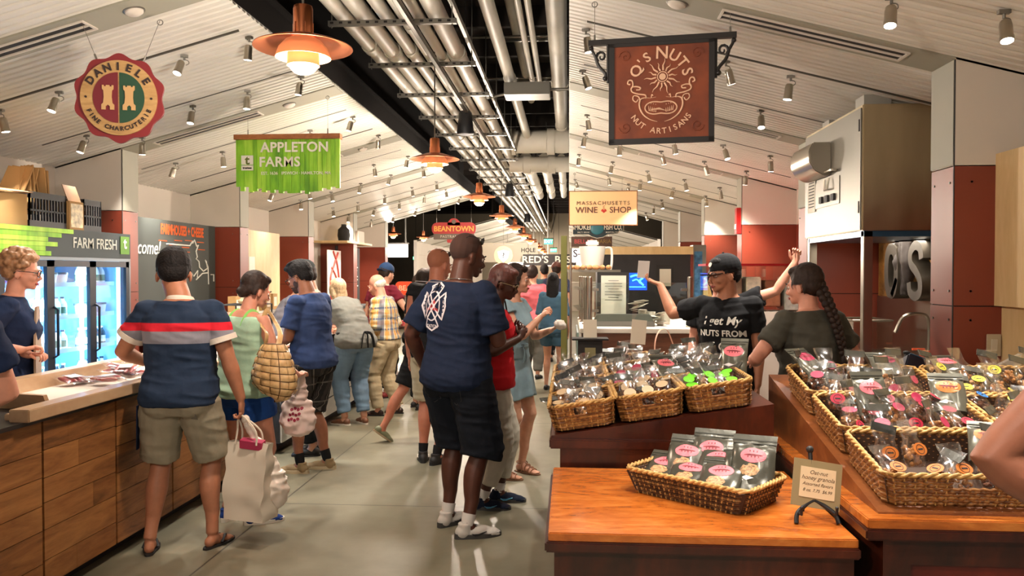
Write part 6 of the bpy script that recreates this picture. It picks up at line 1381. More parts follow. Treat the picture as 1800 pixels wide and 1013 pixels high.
prf = [(0, .0), (-.13, .0), (-.16, -.06), (-.16, -.14), (-.12, -.21), (-.05, -.25), (0, -.25)]; b.prism([(x, z) for x, z in prf], .50, (-.008, HD*.88, HT-.20), (1, 0, 0), (0, 0, 1)); b.build('motor_cowl', M_STEEL, t, bevel=.008)
b = MB(); b.bx(-.014, -.008, .42, .98, HB+.22, HB+.42, 0); b.bx(-.016, -.012, .98, 1.16, HB+.20, HB+.48, 1)
for i in range(3): b.bx(-.03, -.014, .50+.14*i, .56+.14*i, HB+.25, HB+.30, 2)
for i in range(9): b.bx(-.018, -.016, 1.0, 1.14, HB+.24+.024*i, HB+.247+.024*i, 2)
b.tube([(-.02, .45, HB+.46), (-.05, .47, HB+.47), (-.05, .93, HB+.47), (-.02, .95, HB+.46)], .010, 8, mi=3); b.tube([(-.03, .6, HB+.42), (-.045, .6, HB+.34), (-.03, .7, HB+.34), (-.03, .7, HB+.42)], .008, 8, mi=3)
b.build('control_panel', [M_STEELD, MATS['menu_paper'], M_BLACK, M_STEEL], t, smooth=0)
for i, y in enumerate((.12, .46)): b = MB(); b.bx(-.012, -.006, .035, .05, HB+.12+.55*i, HB+.20+.55*i); b.build('hinge', M_BLACK, t, smooth=0)
for x, y in ((.02, .02), (.02, HD-.05)): b = MB(); b.bx(x, x+.06, y, y+.06, 0, HB); b.build('post', M_STEEL, t, bevel=.004)
for i, (x, y) in enumerate([(.05, .12), (.42, .15), (.1, 1.0)]): b = MB(); b.box((x+.06, y, HT-.015), (.18, .16, .07)); b.build('bracket_box', smat('galv', 150, 148, 140, .5), t, smooth=0)
t = thing('fire_alarm', 'small red fire alarm pull box on the second pier at right', 'alarm', (2.10, 9.95, 2.1)); b = MB(); b.bx(-.05, .01, 0, .12, 0, .32); b.build('case', smat('alarm_red', 176, 26, 24, .4), t, bevel=.006); b = MB(); b.bx(-.06, -.05, .03, .09, .06, .12); b.build('lever', M_WHITE, t, smooth=0)
# back kitchen: steel splash, sink, faucet, letters
t = thing('backsplash', 'steel backsplash with dark burlap and gold backing behind the letters', 'backsplash', (2.73, 5.0, 0)); b = MB(); b.bx(-.03, 0, -.1, 2.2, .95, 1.42); b.build('steel_sheet', M_STEEL, t, smooth=0); b = MB(); b.bx(-.02, .0, -.1, 2.2, 1.42, 1.92); b.build('burlap_board', mat('burlap', rgb(150, 104, 44), .8, vary=.5, vscale=6, bump=(40, .6, .02)), t, smooth=0)
def letter(ch, px, w_, h_, y0):
    p = atX(px, 538, 2.52); t = thing('metal_letter', 'large dark metal letter %s leaning against the backsplash' % ch, 'letter', (2.50, p.y, 1.42)); return t, p
t, p = letter('Q', 1570, 0, 0, 0); b = MB(); n = 40
OUT = [(.13*math.copysign(abs(math.cos(a))**.75, math.cos(a)), .215+.215*math.copysign(abs(math.sin(a))**.85, math.sin(a))) for a in [2*PI*i/n for i in range(n)]]; INN = [(x*.42, .215+(z-.215)*.60) for x, z in OUT]
vs = []; dd = .12
for L_ in (OUT, INN):
    for xo in (0, dd): vs += [V(xo, -x, z) for x, z in L_]
fs = []
for i in range(n):
    j = (i+1) % n; fs += [(i, j, 2*n+j, 2*n+i), (n+i, 3*n+i, 3*n+j, n+j), (i, n+i, n+j, j), (2*n+i, 2*n+j, 3*n+j, 3*n+i)]
b.add(vs, fs); b.box((dd/2, -.06, .09), (dd, .05, .16), (.6, 0, 0)); M_LET = mat('letter_metal', rgb(62, 56, 48), .4, .6, vary=.25, vscale=10); b.build('body', M_LET, t, smooth=40)
t, p = letter('S', 1612, 0, 0, 0); b = MB(); pts = catmull([(0, -.105, .30), (0, -.08, .375), (0, 0, .40), (0, .075, .35), (0, .07, .27), (0, -.02, .21), (0, -.085, .14), (0, -.08, .06), (0, 0, .03), (0, .08, .06), (0, .10, .13)], 5)
vs = []
for i, q in enumerate(pts):
    tg = (pts[min(i+1, len(pts)-1)]-pts[max(i-1, 0)]).normalized(); nn_ = V(0, -tg.z, tg.y)*.034; vs += [q+nn_, q-nn_, q-nn_+V(.12, 0, 0), q+nn_+V(.12, 0, 0)]
fs = [(i*4+a, i*4+(a+1) % 4, i*4+4+(a+1) % 4, i*4+4+a) for i in range(len(pts)-1) for a in range(4)]+[(0, 1, 2, 3), tuple(len(vs)-4+q for q in (3, 2, 1, 0))]; b.add(vs, fs); b.build('body', M_LET, t, smooth=40)
t = thing('hanging_cloth', 'dark bundled cloth hanging left of the metal letters', 'cloth', (2.55, 6.28, 1.55)); b = MB()
for q in range(6): b.tube([(rr.uniform(-.03, .03), -.08+.03*q, .33), (rr.uniform(-.04, .04), -.08+.03*q+rr.uniform(-.03, .03), .15), (0, -.07+.03*q, -.05*(q % 3))], [.04, .05, .03], 8)
me = remesh(b, .012, 2, .004, 20); mesh_obj('cloth', me, smat('cloth_dark', 44, 36, 34), t)
t = thing('sink_counter', 'long steel kitchen counter with sink behind the hood posts', 'counter', (2.15, 4.86, 0)); b = MB(); b.bx(0, .58, .05, 2.3, .90, .95); b.bx(0, .02, .05, 2.3, .95, .99); b.build('worktop', M_STEEL, t, bevel=.004); b = MB(); b.bx(.03, .55, .08, 2.25, 0, .90); b.build('body', M_STEELD, t, smooth=0); b = MB(); b.bx(.12, .48, 1.0, 1.5, .951, .956); b.build('sink_bowl', M_STEELD, t, smooth=0)
t = thing('faucet', 'curved steel faucet over the kitchen sink', 'faucet', (2.66, 6.1, .955)); b = MB(); b.tube(catmull([(0, 0, 0), (0, 0, .30), (-.06, 0, .36), (-.18, 0, .34), (-.24, 0, .22)], 5), .013, 10); b.build('spout', M_STEEL, t); b = MB()
for y in (-.1, .1): b = MB(); b.cyl((0, y, 0), (0, y, .08), .02, 12); b.box((-.03, y, .09), (.09, .02, .015)); b.build('handle', smat('handle_orange', 206, 84, 50, .4), t)
t = thing('glass_bin', 'clear glass bin with steel edge on the kitchen counter', 'bin', (2.35, 6.55, .95)); b = MB()
for q in ((-.15, -.145, -.2, .2), (.145, .15, -.2, .2), (-.15, .15, -.2, -.195), (-.15, .15, .195, .2)): b.bx(q[0], q[1], q[2], q[3], 0, .30)
b.build('walls', film_mat('pane_glass'), t, smooth=0); b = MB(); b.tube([(-.15, -.2, .30), (.15, -.2, .30), (.15, .2, .30), (-.15, .2, .30)], .008, 6, closed=True); b.build('rim', M_STEEL, t)
t = thing('label_dispenser', 'blue-black tilted tape dispenser with knob behind the right nut bags', 'dispenser', (2.05, 4.98, 1.0), rot=(rad(-20), rad(20), rad(-10))); b = MB(); b.box((0, 0, .05), (.11, .20, .10)); b.build('body', smat('device_dark', 30, 34, 46, .4), t, bevel=.008); b = MB(); b.box((0, -.01, .102), (.09, .19, .004)); b.build('screen', smat('device_blue', 90, 130, 160, .2), t, smooth=0); b = MB(); b.cyl((-.02, .07, .10), (-.02, .07, .15), .012, 10); b.ell((-.02, .07, .155), (.025, .025, .014), 12, 8); b.build('knob', M_BLACK, t)
t = thing('equipment_cart', 'low dark stand carrying the tape dispenser behind the right table', 'stand', (2.05, 4.98, 0)); b = MB(); b.bx(-.09, .09, -.12, .14, .0, .97); b.build('body', M_BLACK, t, smooth=0)
p = atX(1747, 605, 2.28); t = thing('light_switch', 'pale rocker light switch plate low on the nearest right red pier', 'switch', (atY(1747, 607, 4.53).x, 4.536, atY(1747, 607, 4.53).z)); b = MB(); b.box((0, -.004, 0), (.075, .008, .12)); b.build('plate', smat('switch_beige', 186, 170, 140), t, bevel=.002); b = MB(); b.box((0, -.010, 0), (.032, .006, .064), (.08, 0, 0)); b.build('rocker', smat('switch_white', 206, 196, 172), t, smooth=0)
t = thing('wood_upright', 'tall pale plywood upright panel against the nearest right pier', 'panel', (2.325, 4.22, 0)); b = MB(); b.bx(0, .4, .02, .32, 1.44, 2.27); b.bx(.04, .4, .02, .32, 0, 1.44); b.build('panel', M_PLY, t, smooth=0)
t = thing('tiled_column', 'pale stacked block column at the right edge of the view', 'column', (2.31, 3.58, 0)); b = MB()
for i in range(4): b.bx(.02, .45, 0, .62, .98+.31*i, .98+.31*i+.304)
b.bx(.02, .45, 0, .62, 0, .975); b.build('blocks', mat('blocks_cream', rgb(214, 190, 140), .6, vary=.06, vscale=6), t, bevel=.006)
t = thing('white_board', 'white sloped panel standing behind the right nut bags', 'board', (2.12, 4.30, 0)); b = MB(); b.add([V(0, 0, 0), V(.22, 0, 0), V(.22, .03, 0), V(0, .03, 0), V(0, 0, 1.08), V(.22, 0, 1.20), V(.22, .03, 1.20), V(0, .03, 1.08)], [(0, 3, 2, 1), (4, 5, 6, 7), (0, 1, 5, 4), (1, 2, 6, 5), (2, 3, 7, 6), (3, 0, 4, 7)]); b.build('panel', smat('board_white', 214, 210, 200), t, smooth=0)
ld = bpy.data.lights.new('hood_light', 'AREA'); ld.shape = 'RECTANGLE'; ld.size = .3; ld.size_y = .9; ld.energy = 10; ld.color = (1, .88, .72); lo = bpy.data.objects.new('light', ld); COL.objects.link(lo); lo.parent = hood; lo.location = (.45, .6, HB-.05)
# ------------------------------------------------------------ far hall
for i, (x0, x1, y, z0, z1, lab) in enumerate([(-2.6, -1.4, 33, 1.9, 2.15, 'long bright light box over the far fish stall'), (-.9, 1.1, 30.3, 2.0-.12, 2.02, 'pale lit strip under the long black board'), (-6.2, -4.9, 24, 2.1, 2.5, 'bright light box at the far left stall')]):
    t = thing('light_box', lab, 'light box', ((x0+x1)/2, y, z0)); w_ = (x1-x0)/2; b = MB(); b.bx(-w_, w_, -.05, .05, 0, z1-z0); b.build('diffuser', mat('box_glow', rgb(250, 240, 235), .4, emit=2.5, emitc=rgb(255, 240, 235)), t, smooth=0); b = MB(); b.bx(-w_-.03, w_+.03, -.04, .06, z1-z0, z1-z0+.04)
    for x in (-w_*.9, w_*.9): b.bx(x-.02, x+.02, .0, .03, z1-z0+.04, 5.3-z0)
    b.build('housing', M_STEELD, t, smooth=0)
rr = random.Random(31)
FC = [('counter', -3.4, 22.5, 1.6, 1.1, (150, 120, 90)), ('counter', -3.2, 27.5, 2.2, 1.2, (170, 150, 120)), ('counter', 1.6, 21.5, 1.8, 1.2, (110, 70, 50)), ('counter', 1.7, 26.5, 2.0, 1.2, (180, 170, 150)), ('stall', 0.1, 34, 2.4, 1.2, (160, 150, 135)), ('stall', -2.3, 34, 2.0, 1.3, (190, 180, 165)), ('counter', -6.3, 22.5, 2.4, 1.1, (120, 100, 80))]
for i, (k, x, y, w_, h_, c_) in enumerate(FC):
    t = thing('stall_counter', '%s far stall counter, %s' % (['tan', 'cream', 'brown', 'pale', 'grey-white', 'white', 'dark tan'][i], ['left beyond the near hall', 'left under the second roof', 'right beyond the near hall', 'right under the second roof', 'at the end under the black board', 'at the end under the round sign', 'in the left side aisle'][i]), 'counter', (x, y, 0)); b = MB(); b.bx(-w_/2, w_/2, 0, .8, 0, h_); b.build('body', mat('stall_c%d' % i, rgb(*c_), .6), t, smooth=0); b = MB(); b.bx(-w_/2-.03, w_/2+.03, -.03, .83, h_, h_+.04); b.build('top', M_STEEL, t, smooth=0)
for i, (x, y) in enumerate([(-4.3, 19.3), (-3.9, 21.2), (-5.2, 20.4), (-3.3, 23.0), (2.6, 20.4), (3.3, 21.2), (2.9, 23.4)]):
    o = dup(pen); o.location = (x, y, 2.62); o['label'] = 'small copper pendant over the cross aisle, %s' % ['far left front', 'far left second', 'far left outermost', 'left nearest the aisle', 'right front', 'right outermost', 'right rear'][i]; o['group'] = 'copper pendants over the cross aisle'
    o.scale = (.8, .8, .8); b = MB(); b.tube([(0, 0, 1.45), (0, 0, (5.3-2.62)/.8)], .008, 6); b.build('rod', M_STEELD, o)
    for ch in o.children:
        if ch.type == 'LIGHT': pass
# ------------------------------------------------------------ the people
SK_TAN = skin('skin_tan', rgb(168, 112, 84)); SK_DARK = skin('skin_dark', rgb(78, 44, 32)); SK_MED = skin('skin_medium', rgb(144, 94, 70)); SK_FAIR = skin('skin_fair', rgb(200, 148, 122)); SK_PINK = skin('skin_pink', rgb(204, 142, 118)); SK_RED = skin('skin_reddish', rgb(172, 108, 84))
HB = mat('hair_black', rgb(20, 16, 16), .72, spec=.25, vary=.4, vscale=60, bump=(90, .9, .006)); HBR = mat('hair_brown', rgb(40, 26, 20), .62, spec=.3, vary=.4, vscale=60, bump=(120, .5, .003)); HBL = mat('hair_blonde', rgb(190, 160, 124), .5, vary=.25, vscale=60, bump=(120, .5, .003)); HW = mat('hair_white', rgb(206, 196, 184), .6, vary=.1, vscale=60); HST = mat('hair_stubble', rgb(60, 40, 32), .8)
LIP = smat('lip_rose', 150, 66, 60, .4); LIPD = smat('lip_dark', 84, 40, 36, .4)
C_BLK = cloth('cloth_black', rgb(24, 24, 26)); C_NAVY = cloth('cloth_navy', rgb(26, 38, 66)); C_GREY = cloth('cloth_grey', rgb(92, 90, 84)); C_DEN = cloth('denim_blue', rgb(88, 116, 140)); RUB = smat('rubber_black', 28, 26, 26, .6); SOLEW = smat('sole_white', 206, 200, 186, .6)
def bands(name, stops, rough=.9, axis=2):
    t = Nt(name); t.set(Roughness=rough, **{'Specular IOR Level': .2}); v = t.coord('Object'); s = t.n('ShaderNodeSeparateXYZ'); t.l(v, s.inputs[0]); f = t.math('DIVIDE', s.outputs[axis], 2.0)
    t.col(t.ramp(f, [(p/2.0, c) for p, c in stops], 'CONSTANT')); t.bump(t.noise(v, 60, 3), .25, .004); return t.m
def plaid(name, base, lines, rough=.85):
    # lines: (axis, period, offset, width, colour, strength)
    t = Nt(name); t.set(Roughness=rough, **{'Specular IOR Level': .2}); v = t.coord('Object'); s = t.n('ShaderNodeSeparateXYZ'); t.l(v, s.inputs[0]); c = base
    for ax, per, off, wd, colr, st in lines:
        src = s.outputs[ax] if ax < 3 else t.math('MULTIPLY', t.math('ARCTAN2', s.outputs[1], s.outputs[0]), .17)
        m = t.math('MODULO', t.math('ADD', src, 10+off), per); m = t.math('LESS_THAN', m, wd); c = t.mix(t.math('MULTIPLY', m, st), c, colr)
    t.col(c); return t.m
def P3(px, py, y): return atY(px, py, y)
def loc_of(person, w):      # world point -> the person's own coordinates
    return (Matrix.Rotation(-person.root.rotation_euler.z, 3, 'Z') @ (Vector(w)-person.root.location))
def hang(p, sg, fwd=.03, out=.06, z=None, **k):
    d = dict(to=(sg*(p.sh+out), fwd, (p.h*.806-.318*p.h*.985) if z is None else z), hd=(0, .12, -1), pn=(-sg, 0, 0), curl=.45, pole=(sg*.25, -1, 0)); d.update(k); return d

# 1 man in the striped polo, back to us
p = Person('heavyset man in navy polo with red and grey stripes, back to camera', (-2.25, 4.46, 0), 8, 1.735, 'm', 1.10, .03, 4, 0, SK_TAN, .0075, 1)
p.legs((-.17, -.02, 0, 14), (.16, .06, 0, -22))
p.arms(dict(to=(-.30, .30, 1.07), hd=(.6, .8, -.2), pn=(0, 0, -1), curl=.5, pole=(-.7, -.6, -.5)), dict(to=(.335, .06, .86), hd=(0, .05, -1), pn=(-1, 0, 0), curl=1.05, pole=(.4, -1, 0)))
p.head(14, -18, 0, .02, side=-.055, big=1.10); p.finish(); p.hair(HB, 'short')
NV, RD, GY, WH = rgb(36, 50, 72), rgb(206, 38, 52), rgb(134, 132, 142), rgb(206, 196, 186)
p.shirt(bands('polo_stripes', [(0, NV), (1.215, GY), (1.285, RD), (1.335, NV)]), .50, .016, .62, .018, .012, hang=(.72, .90), topo=.010)
cm = cloth('collar_white', rgb(214, 202, 188)); b = MB()
nb, fx, fy, up = p.fr(.845); b.tube([nb+fx*math.cos(a)*.066*1.1+fy*(math.sin(a)*.060-.012)+up*(-.012-.010*math.sin(a)) for a in [2*PI*i/24 for i in range(24)]], [(.026, .007)]*24, 8, closed=True, up=up); b.build('collar', cm, p.root)
for k in 'LR':
    sho, el, wr, hd, q = p.arm[k]; c = sho.lerp(el, .62); d = (el-sho).normalized(); b = MB(); r_ = .0262*p.h*q+.037; b.tube([c-d*.028, c+d*.004], [r_*.995, r_*1.02], 20); b.build('cuff', cm, p.root)
sh1 = cloth('khaki_shorts', rgb(146, 138, 118)); so = p.bottoms(sh1, .565, .018, .90, .020, .022)
b = MB(); b.box(p.B(.085, -.165, .462), (.09, .004, .04), (0, 0, 0)); p.project(so.data, b, 'back_pocket', cloth('pocket_grey', rgb(124, 118, 106)), so, .003, (0, -1, 0))
b = MB(); b.box(p.B(-.235, -.01, .42), (.006, .035, .26), (.1, .05, 0)); b.build('side_stripe', NV and C_NAVY, so, smooth=0)
p.shoes(RUB, RUB, 'flop'); MAN1 = p
# 2 woman with the woven bag
p = Person('short-haired woman in mint tank top and blue shorts with woven bag', (-2.12, 5.06, 0), -28, 1.63, 'f', 1.10, .015, 6, 0, SK_PINK, .0075, 2)
p.legs((-.10, -.06, 0, 30), (.12, -.02, 0, -30)); p.arms(dict(to=(-.18, .30, .98), hd=(.3, 1, 0), pn=(0, 0, -1), curl=.4), dict(to=(.20, .28, .93), hd=(-.4, 1, .2), pn=(0, 0, -1), curl=.5, pole=(.5, -1, -.2)))
p.head(-14, -18, 0, .01, brow=HB, lips=LIP); p.finish(); p.hair(HBR, 'bob')
p.shirt(cloth('mint_tank', rgb(154, 184, 158)), .505, .015, 0, ztop=.812, flare=.02, hang=(.73, .98)); p.bottoms(cloth('blue_shorts', rgb(28, 66, 132)), .545, .018, .42, .020, .02)
b = MB()
for sg in (-1, 1): b.tube(catmull([p.B(sg*.07, -.085, .775), p.B(sg*.072, -.06, .815), p.B(sg*.068, -.01, .832), p.B(sg*.07, .05, .80)], 4), [(.030, .006)]*13, 8, up=(0, 1, 0))
b.build('shoulder_strap', cloth('lime_strap', rgb(140, 204, 110)), p.root)
p.shoes(cloth('canvas_blue', rgb(30, 56, 120)), SOLEW, 'sneaker', None, accent=(cloth('canvas_blue2', rgb(36, 66, 130)),))
W2 = p
# woven shoulder bag
wv = Nt('woven_leather'); wv.set(Roughness=.5); v = wv.coord('UV'); wv.col(wv.ramp(wv.noise(wv.coord('Object'), 20, 3), [(.3, rgb(172, 134, 84)), (.7, rgb(208, 172, 120))])); wv = wv.m
hb = thing('woven_handbag', 'cream woven leather shoulder bag hanging on the short-haired woman', 'handbag', P3(482, 655, 4.86), rad(-18))
b = MB(); seam = MB(); RW, CL = 8, 14; hw = .155
def bag_pt(u, v, o=0):    # u around, v up; a sagging pouch
    a = 2*PI*u; prof_ = [(0, .03), (.06, .62), (.22, .98), (.42, 1.0), (.7, .82), (.9, .60), (1, .45)]; k = prof(prof_, v); z = -.16+.34*v-.03*math.cos(a)*(1-v)
    return V(math.cos(a)*(hw*k+o), math.sin(a)*(.085*k+o), z)
for r in range(RW):
    for c_ in range(CL):
        o = .007 if (r+c_) % 2 else .001; u0, u1 = (c_+.05)/CL, (c_+.95)/CL; v0, v1 = (r+.06)/RW, (r+.94)/RW; n = 4; vs = []
        for s in (0, 1):
            for i in range(n+1):
                for j in range(n+1): e = math.sin(PI*i/n)*math.sin(PI*j/n); vs.append(bag_pt(u0+(u1-u0)*i/n, v0+(v1-v0)*j/n, (o+.006*e) if s == 0 else -.004))
        K = (n+1)**2; fs = []
        for i in range(n):
            for j in range(n): a = i*(n+1)+j; fs += [(a, a+1, a+n+2, a+n+1), (K+a, K+a+n+1, K+a+n+2, K+a+1)]
        b.add(vs, fs)
b.build('woven_body', wv, hb, smooth=60)
b = MB(); n = 24; vs = [bag_pt(i/n, j/8, -.006) for j in range(9) for i in range(n)]; b.add(vs, [(j*n+i, j*n+(i+1) % n, (j+1)*n+(i+1) % n, (j+1)*n+i) for j in range(8) for i in range(n)]+[tuple(range(n)), tuple(8*n+i for i in range(n))]); b.build('lining', smat('bag_dark', 92, 64, 40), hb)
sw = P3(468, 545, 4.98); st = Matrix.Rotation(-hb.rotation_euler.z, 3, 'Z') @ (sw-hb.location)
b = MB(); pts = catmull([V(-.07, 0, .16), V(-.055, 0, .24), st+V(-.015, -.02, -.10), st+V(-.01, .02, -.005), st+V(.005, .08, -.08), V(.0, .06, .24), V(.03, 0, .16)], 6); b.tube(pts, [(.017, .003)]*len(pts), 8, up=(0, 1, 0)); b.build('strap', wv, hb)
# 3 bearded man in blue
p = Person('bearded man in glasses, blue tee and plaid shorts looking down at the counter', (-2.08, 6.36, 0), 72, 1.72, 'm', 1.05, .02, 8, 0, SK_MED, .0078, 3)
p.legs((-.10, .06, 0, 8), (.10, -.06, 0, 14)); p.arms(dict(to=(-.12, .32, 1.02), hd=(.3, 1, 0), pn=(0, 0, -1), curl=.5), dict(to=(.16, .30, 1.00), hd=(-.3, 1, -.1), pn=(0, 0, -1), curl=.5, pole=(.4, -1, -.4)))
p.head(4, -24, 0, .01, brow=HB, lips=LIP); p.finish(); p.hair(HB, 'quiff'); p.glasses(M_BLACK, at='eyes')
b = MB(); E = lambda c, r: b.ell(p.H(*c), V(*r)*p.hq, 14, 9, p.HM)
E((0, .052, .018), (.047, .046, .034)); E((0, .078, .006), (.024, .020, .020)); E((.048, .02, .045), (.014, .03, .035)); E((-.048, .02, .045), (.014, .03, .035)); E((0, .094, .040), (.026, .010, .006)); mesh_obj('beard', remesh(b, .005, 2, .001, 60), HST, p.root)
p.shirt(cloth('tee_blue', rgb(48, 64, 102)), .50, .014, .72, .020, .016, flare=.012)
b = MB()
for i in range(4): b.ell(p.B(0, .125, .80-.022*i), (.006,)*3, 8, 6)
p.project(p.shirt_me, b, 'buttons', smat('button_white', 206, 206, 210), p.root, .004, (0, 1, 0))
p.bottoms(plaid('plaid_dark', rgb(34, 32, 32), [(2, .16, 0, .012, rgb(110, 104, 98), .7), (3, .11, 0, .010, rgb(110, 104, 98), .7), (3, .11, .05, .035, rgb(64, 60, 58), .5)]), .56, .016, 1.08, .020, .022)
p.shoes(smat('shoe_tan', 134, 112, 78, .8), smat('sole_cream', 176, 160, 128, .7), 'sneaker', C_BLK, .05)
# 4 grey-capped man behind him
p = Person('man in dark grey cap behind the bearded man', (-2.27, 6.98, 0), 95, 1.72, 'm', 1, 0, 5, 0, SK_FAIR, .011, 4)
p.legs((-.1, 0, 0, 5), (.1, 0, 0, -5)); p.arms(hang(p, -1), hang(p, 1)); p.head(5, -22, brow=HB, lips=LIP); p.finish(); p.hair(HBR, 'short'); p.cap(cloth('cap_grey', rgb(44, 48, 48))); p.shirt(C_GREY, .50); p.bottoms(C_BLK, .56, leg=1.9); p.shoes(RUB, RUB, 'loafer')
# 4b clerk in grey at the rack
p = Person('clerk in light grey shirt bending behind the wire rack', tuple(P3(492, 560, 9.4).xy)+(0,), -80, 1.62, 'm', 1, 0, 34, 0, SK_FAIR, .011, 5)
p.legs((-.1, 0, 0, 5), (.1, 0, 0, -5)); p.arms(dict(to=(-.2, .6, .95)), dict(to=(.2, .6, .95))); p.head(0, -10, brow=HB); p.finish(); p.hair(HW, 'bald_fringe'); p.shirt(cloth('shirt_lightgrey', rgb(132, 130, 140)), .50); p.bottoms(C_BLK, .56, leg=1.9); p.shoes(RUB, RUB, 'loafer')
# 5 blonde woman bending over the counter
p = Person('blonde woman in grey tee, black apron and jeans bending over counter', (-2.33, 8.38, 0), 48, 1.70, 'f', 1.12, .02, 54, 0, SK_FAIR, .0085, 6, (0, -.08))
p.legs((-.09, -.02, 0, 20), (.10, -.10, 0, -10)); p.arms(dict(to=(-.22, .70, .92), hd=(0, 1, -.3), pn=(0, 0, -1)), dict(to=(.24, .66, .95), hd=(0, 1, -.3), pn=(0, 0, -1))); p.head(0, 15, brow=HBL, lips=LIP); p.finish(); p.hair(HBL, 'wavy')
p.shirt(cloth('tee_grey', rgb(112, 112, 106)), .49, .016, .6, .018, .012, flare=.012); p.bottoms(cloth('jeans', rgb(104, 128, 150)), .56, .014, 1.86, .020, .006, name='jeans')
b = MB(); b.tube([p.B(math.cos(a)*.155*1.25*1.06, math.sin(a)*.125*1.12, .575) for a in [2*PI*i/28 for i in range(28)]], [(.018, .006)]*28, 6, closed=True, up=(0, 0, 1)); ax = p.B(.03, -.145, .575)
for dx in (-.05, .0, .05): b.tube(catmull([ax, ax+V(dx, -.05, -.02), ax+V(dx*1.6, -.06, -.16)], 4), [(.014, .005)]*9, 6)
b.prism([(-.20, -.48), (.20, -.48), (.20, .04), (-.20, .04)], .01, p.B(0, .155, .55)+V(0, .0, 0), (1, 0, 0), (0, 0, 1)); b.build('apron', C_BLK, p.root)
p.shoes(smat('leather_brown', 110, 70, 48, .5), SOLEW, 'loafer')
# 6 elderly man
p = Person('elderly white-haired man in plaid shirt and khaki trousers, hand in pocket', (-2.08, 8.95, 0), 78, 1.60, 'm', 1.12, .035, 10, 0, SK_PINK, .0085, 7)
p.legs((-.10, .05, 0, 6), (.11, -.10, 0, 0)); p.arms(dict(to=(-.16, .20, .90), hd=(.2, .4, -1), pn=(0, -1, 0)), dict(to=(.21, .10, .83), hd=(-.2, .2, -1), pn=(-1, 0, 0), pole=(.5, -1, 0))); p.head(2, -16, brow=HW, lips=LIP); p.finish(); p.hair(HW, 'bald_fringe')
p.shirt(plaid('plaid_madras', rgb(186, 172, 138), [(2, .12, 0, .045, rgb(196, 140, 66), .75), (3, .12, 0, .045, rgb(86, 104, 134), .7), (2, .12, .06, .018, rgb(72, 92, 128), .8), (3, .12, .06, .018, rgb(206, 150, 70), .8), (3, .06, .02, .008, rgb(226, 220, 200), .7)]), .545, .018, 1.62, .014, .010, flare=0)
p.bottoms(cloth('khaki_trousers', rgb(178, 162, 132)), .575, .018, 1.95, .020, .004, name='trousers'); b = MB(); b.tube([p.B(math.cos(a)*.168*1.08, math.sin(a)*.135*1.1+.01, .568) for a in [2*PI*i/28 for i in range(28)]], [(.016, .006)]*28, 6, closed=True, up=(0, 0, 1)); b.build('belt', smat('belt_brown', 66, 42, 30, .5), p.root); p.shoes(smat('leather_dark', 44, 26, 20, .3), RUB, 'loafer')
# 7 maroon shirt, blue cap
p = Person('person in blue cap and maroon shirt beyond the elderly man', tuple(P3(668, 600, 10.2).xy)+(0,), -30, 1.74, 'm', 1, 0, 12, 0, SK_FAIR, .011, 8)
p.legs((-.1, 0, 0, 5), (.1, 0, 0, -5)); p.arms(hang(p, -1), dict(to=(.42, .30, 1.02), hd=(.3, 1, -.4), pn=(0, 0, -1))); p.head(0, -12, brow=HB); p.finish(); p.hair(HBR, 'short'); p.cap(cloth('cap_blue', rgb(40, 62, 96)), back=True); p.shirt(cloth('tee_maroon', rgb(106, 28, 42)), .50); p.bottoms(C_BLK, .56, leg=1.9); p.shoes(smat('shoe_red', 120, 30, 30), RUB, 'loafer')
# 8 bald man in black with khaki shorts
p = Person('bald sunburnt man in black tee and pale shorts behind the navy-shirted man', (-1.13, 6.72, 0), -4, 1.82, 'm', 1.05, 0, 6, 0, SK_RED, .0085, 9)
p.legs((-.12, .02, 0, 14), (.02, -.06, 0, -30)); p.arms(hang(p, -1, out=.05), hang(p, 1)); p.head(-38, -10, brow=HST); p.finish(); p.hair(mat('scalp_fuzz', rgb(150, 92, 66), .8), 'buzz'); p.glasses(M_BLACK, at='top', lensm=M_BLACK)
p.shirt(C_BLK, .49, .014, .15, .016, .01, flare=.01); p.bottoms(cloth('shorts_cream', rgb(178, 166, 140)), .56, .014, .95, .018, .02); p.shoes(RUB, RUB, 'sneaker', C_BLK, .04, accent=(C_BLK, SOLEW))
# 9 walking woman hidden behind him
p = Person('dark-haired person striding with one leg back, behind the bald man', (-1.42, 7.62, 0), -58, 1.66, 'f', 1.05, 0, 4, 0, SK_RED, .010, 10)
p.legs((-.08, -.38, .04, 0, -38), (.09, .24, 0, 0)); p.arms(hang(p, -1), hang(p, 1)); p.head(0, -5, brow=HB, lips=LIP); p.finish(); p.hair(HBR, 'bob'); p.shirt(C_BLK, .50); p.bottoms(C_BLK, .56, leg=.9); p.shoes(smat('flat_green', 110, 112, 84, .6), smat('sole_tan', 150, 130, 100), 'loafer')
# 10 man in navy fire department tee
p = Person('tall dark-skinned man in navy emblem tee and dark shorts, back turned', (-.70, 4.93, 0), -30, 1.86, 'm', 1.10, .02, 6, 0, SK_DARK, .0075, 11)
p.legs((-.12, .06, 0, -8), (.13, -.06, 0, -38)); p.arms(dict(to=(-.34, .10, .99), hd=(.1, .5, -.8), pn=(0, 0, -1), pole=(-.5, -1, 0)), dict(to=(.12, .27, 1.30), hd=(-.4, .6, .7), pn=(0, -.3, -1), curl=.8, pole=(.6, -.5, -.9))); p.head(-26, -12, 0, .012, brow=HB, lips=LIPD); p.finish(); p.hair(mat('hair_fade', rgb(58, 35, 27), .9), 'buzz'); p.glasses(M_BLACK, at='top', lensm=M_BLACK)
N10 = p; p.shirt(cloth('tee_navy', rgb(26, 36, 58)), .485, .018, .80, .022, .020, flare=.012)
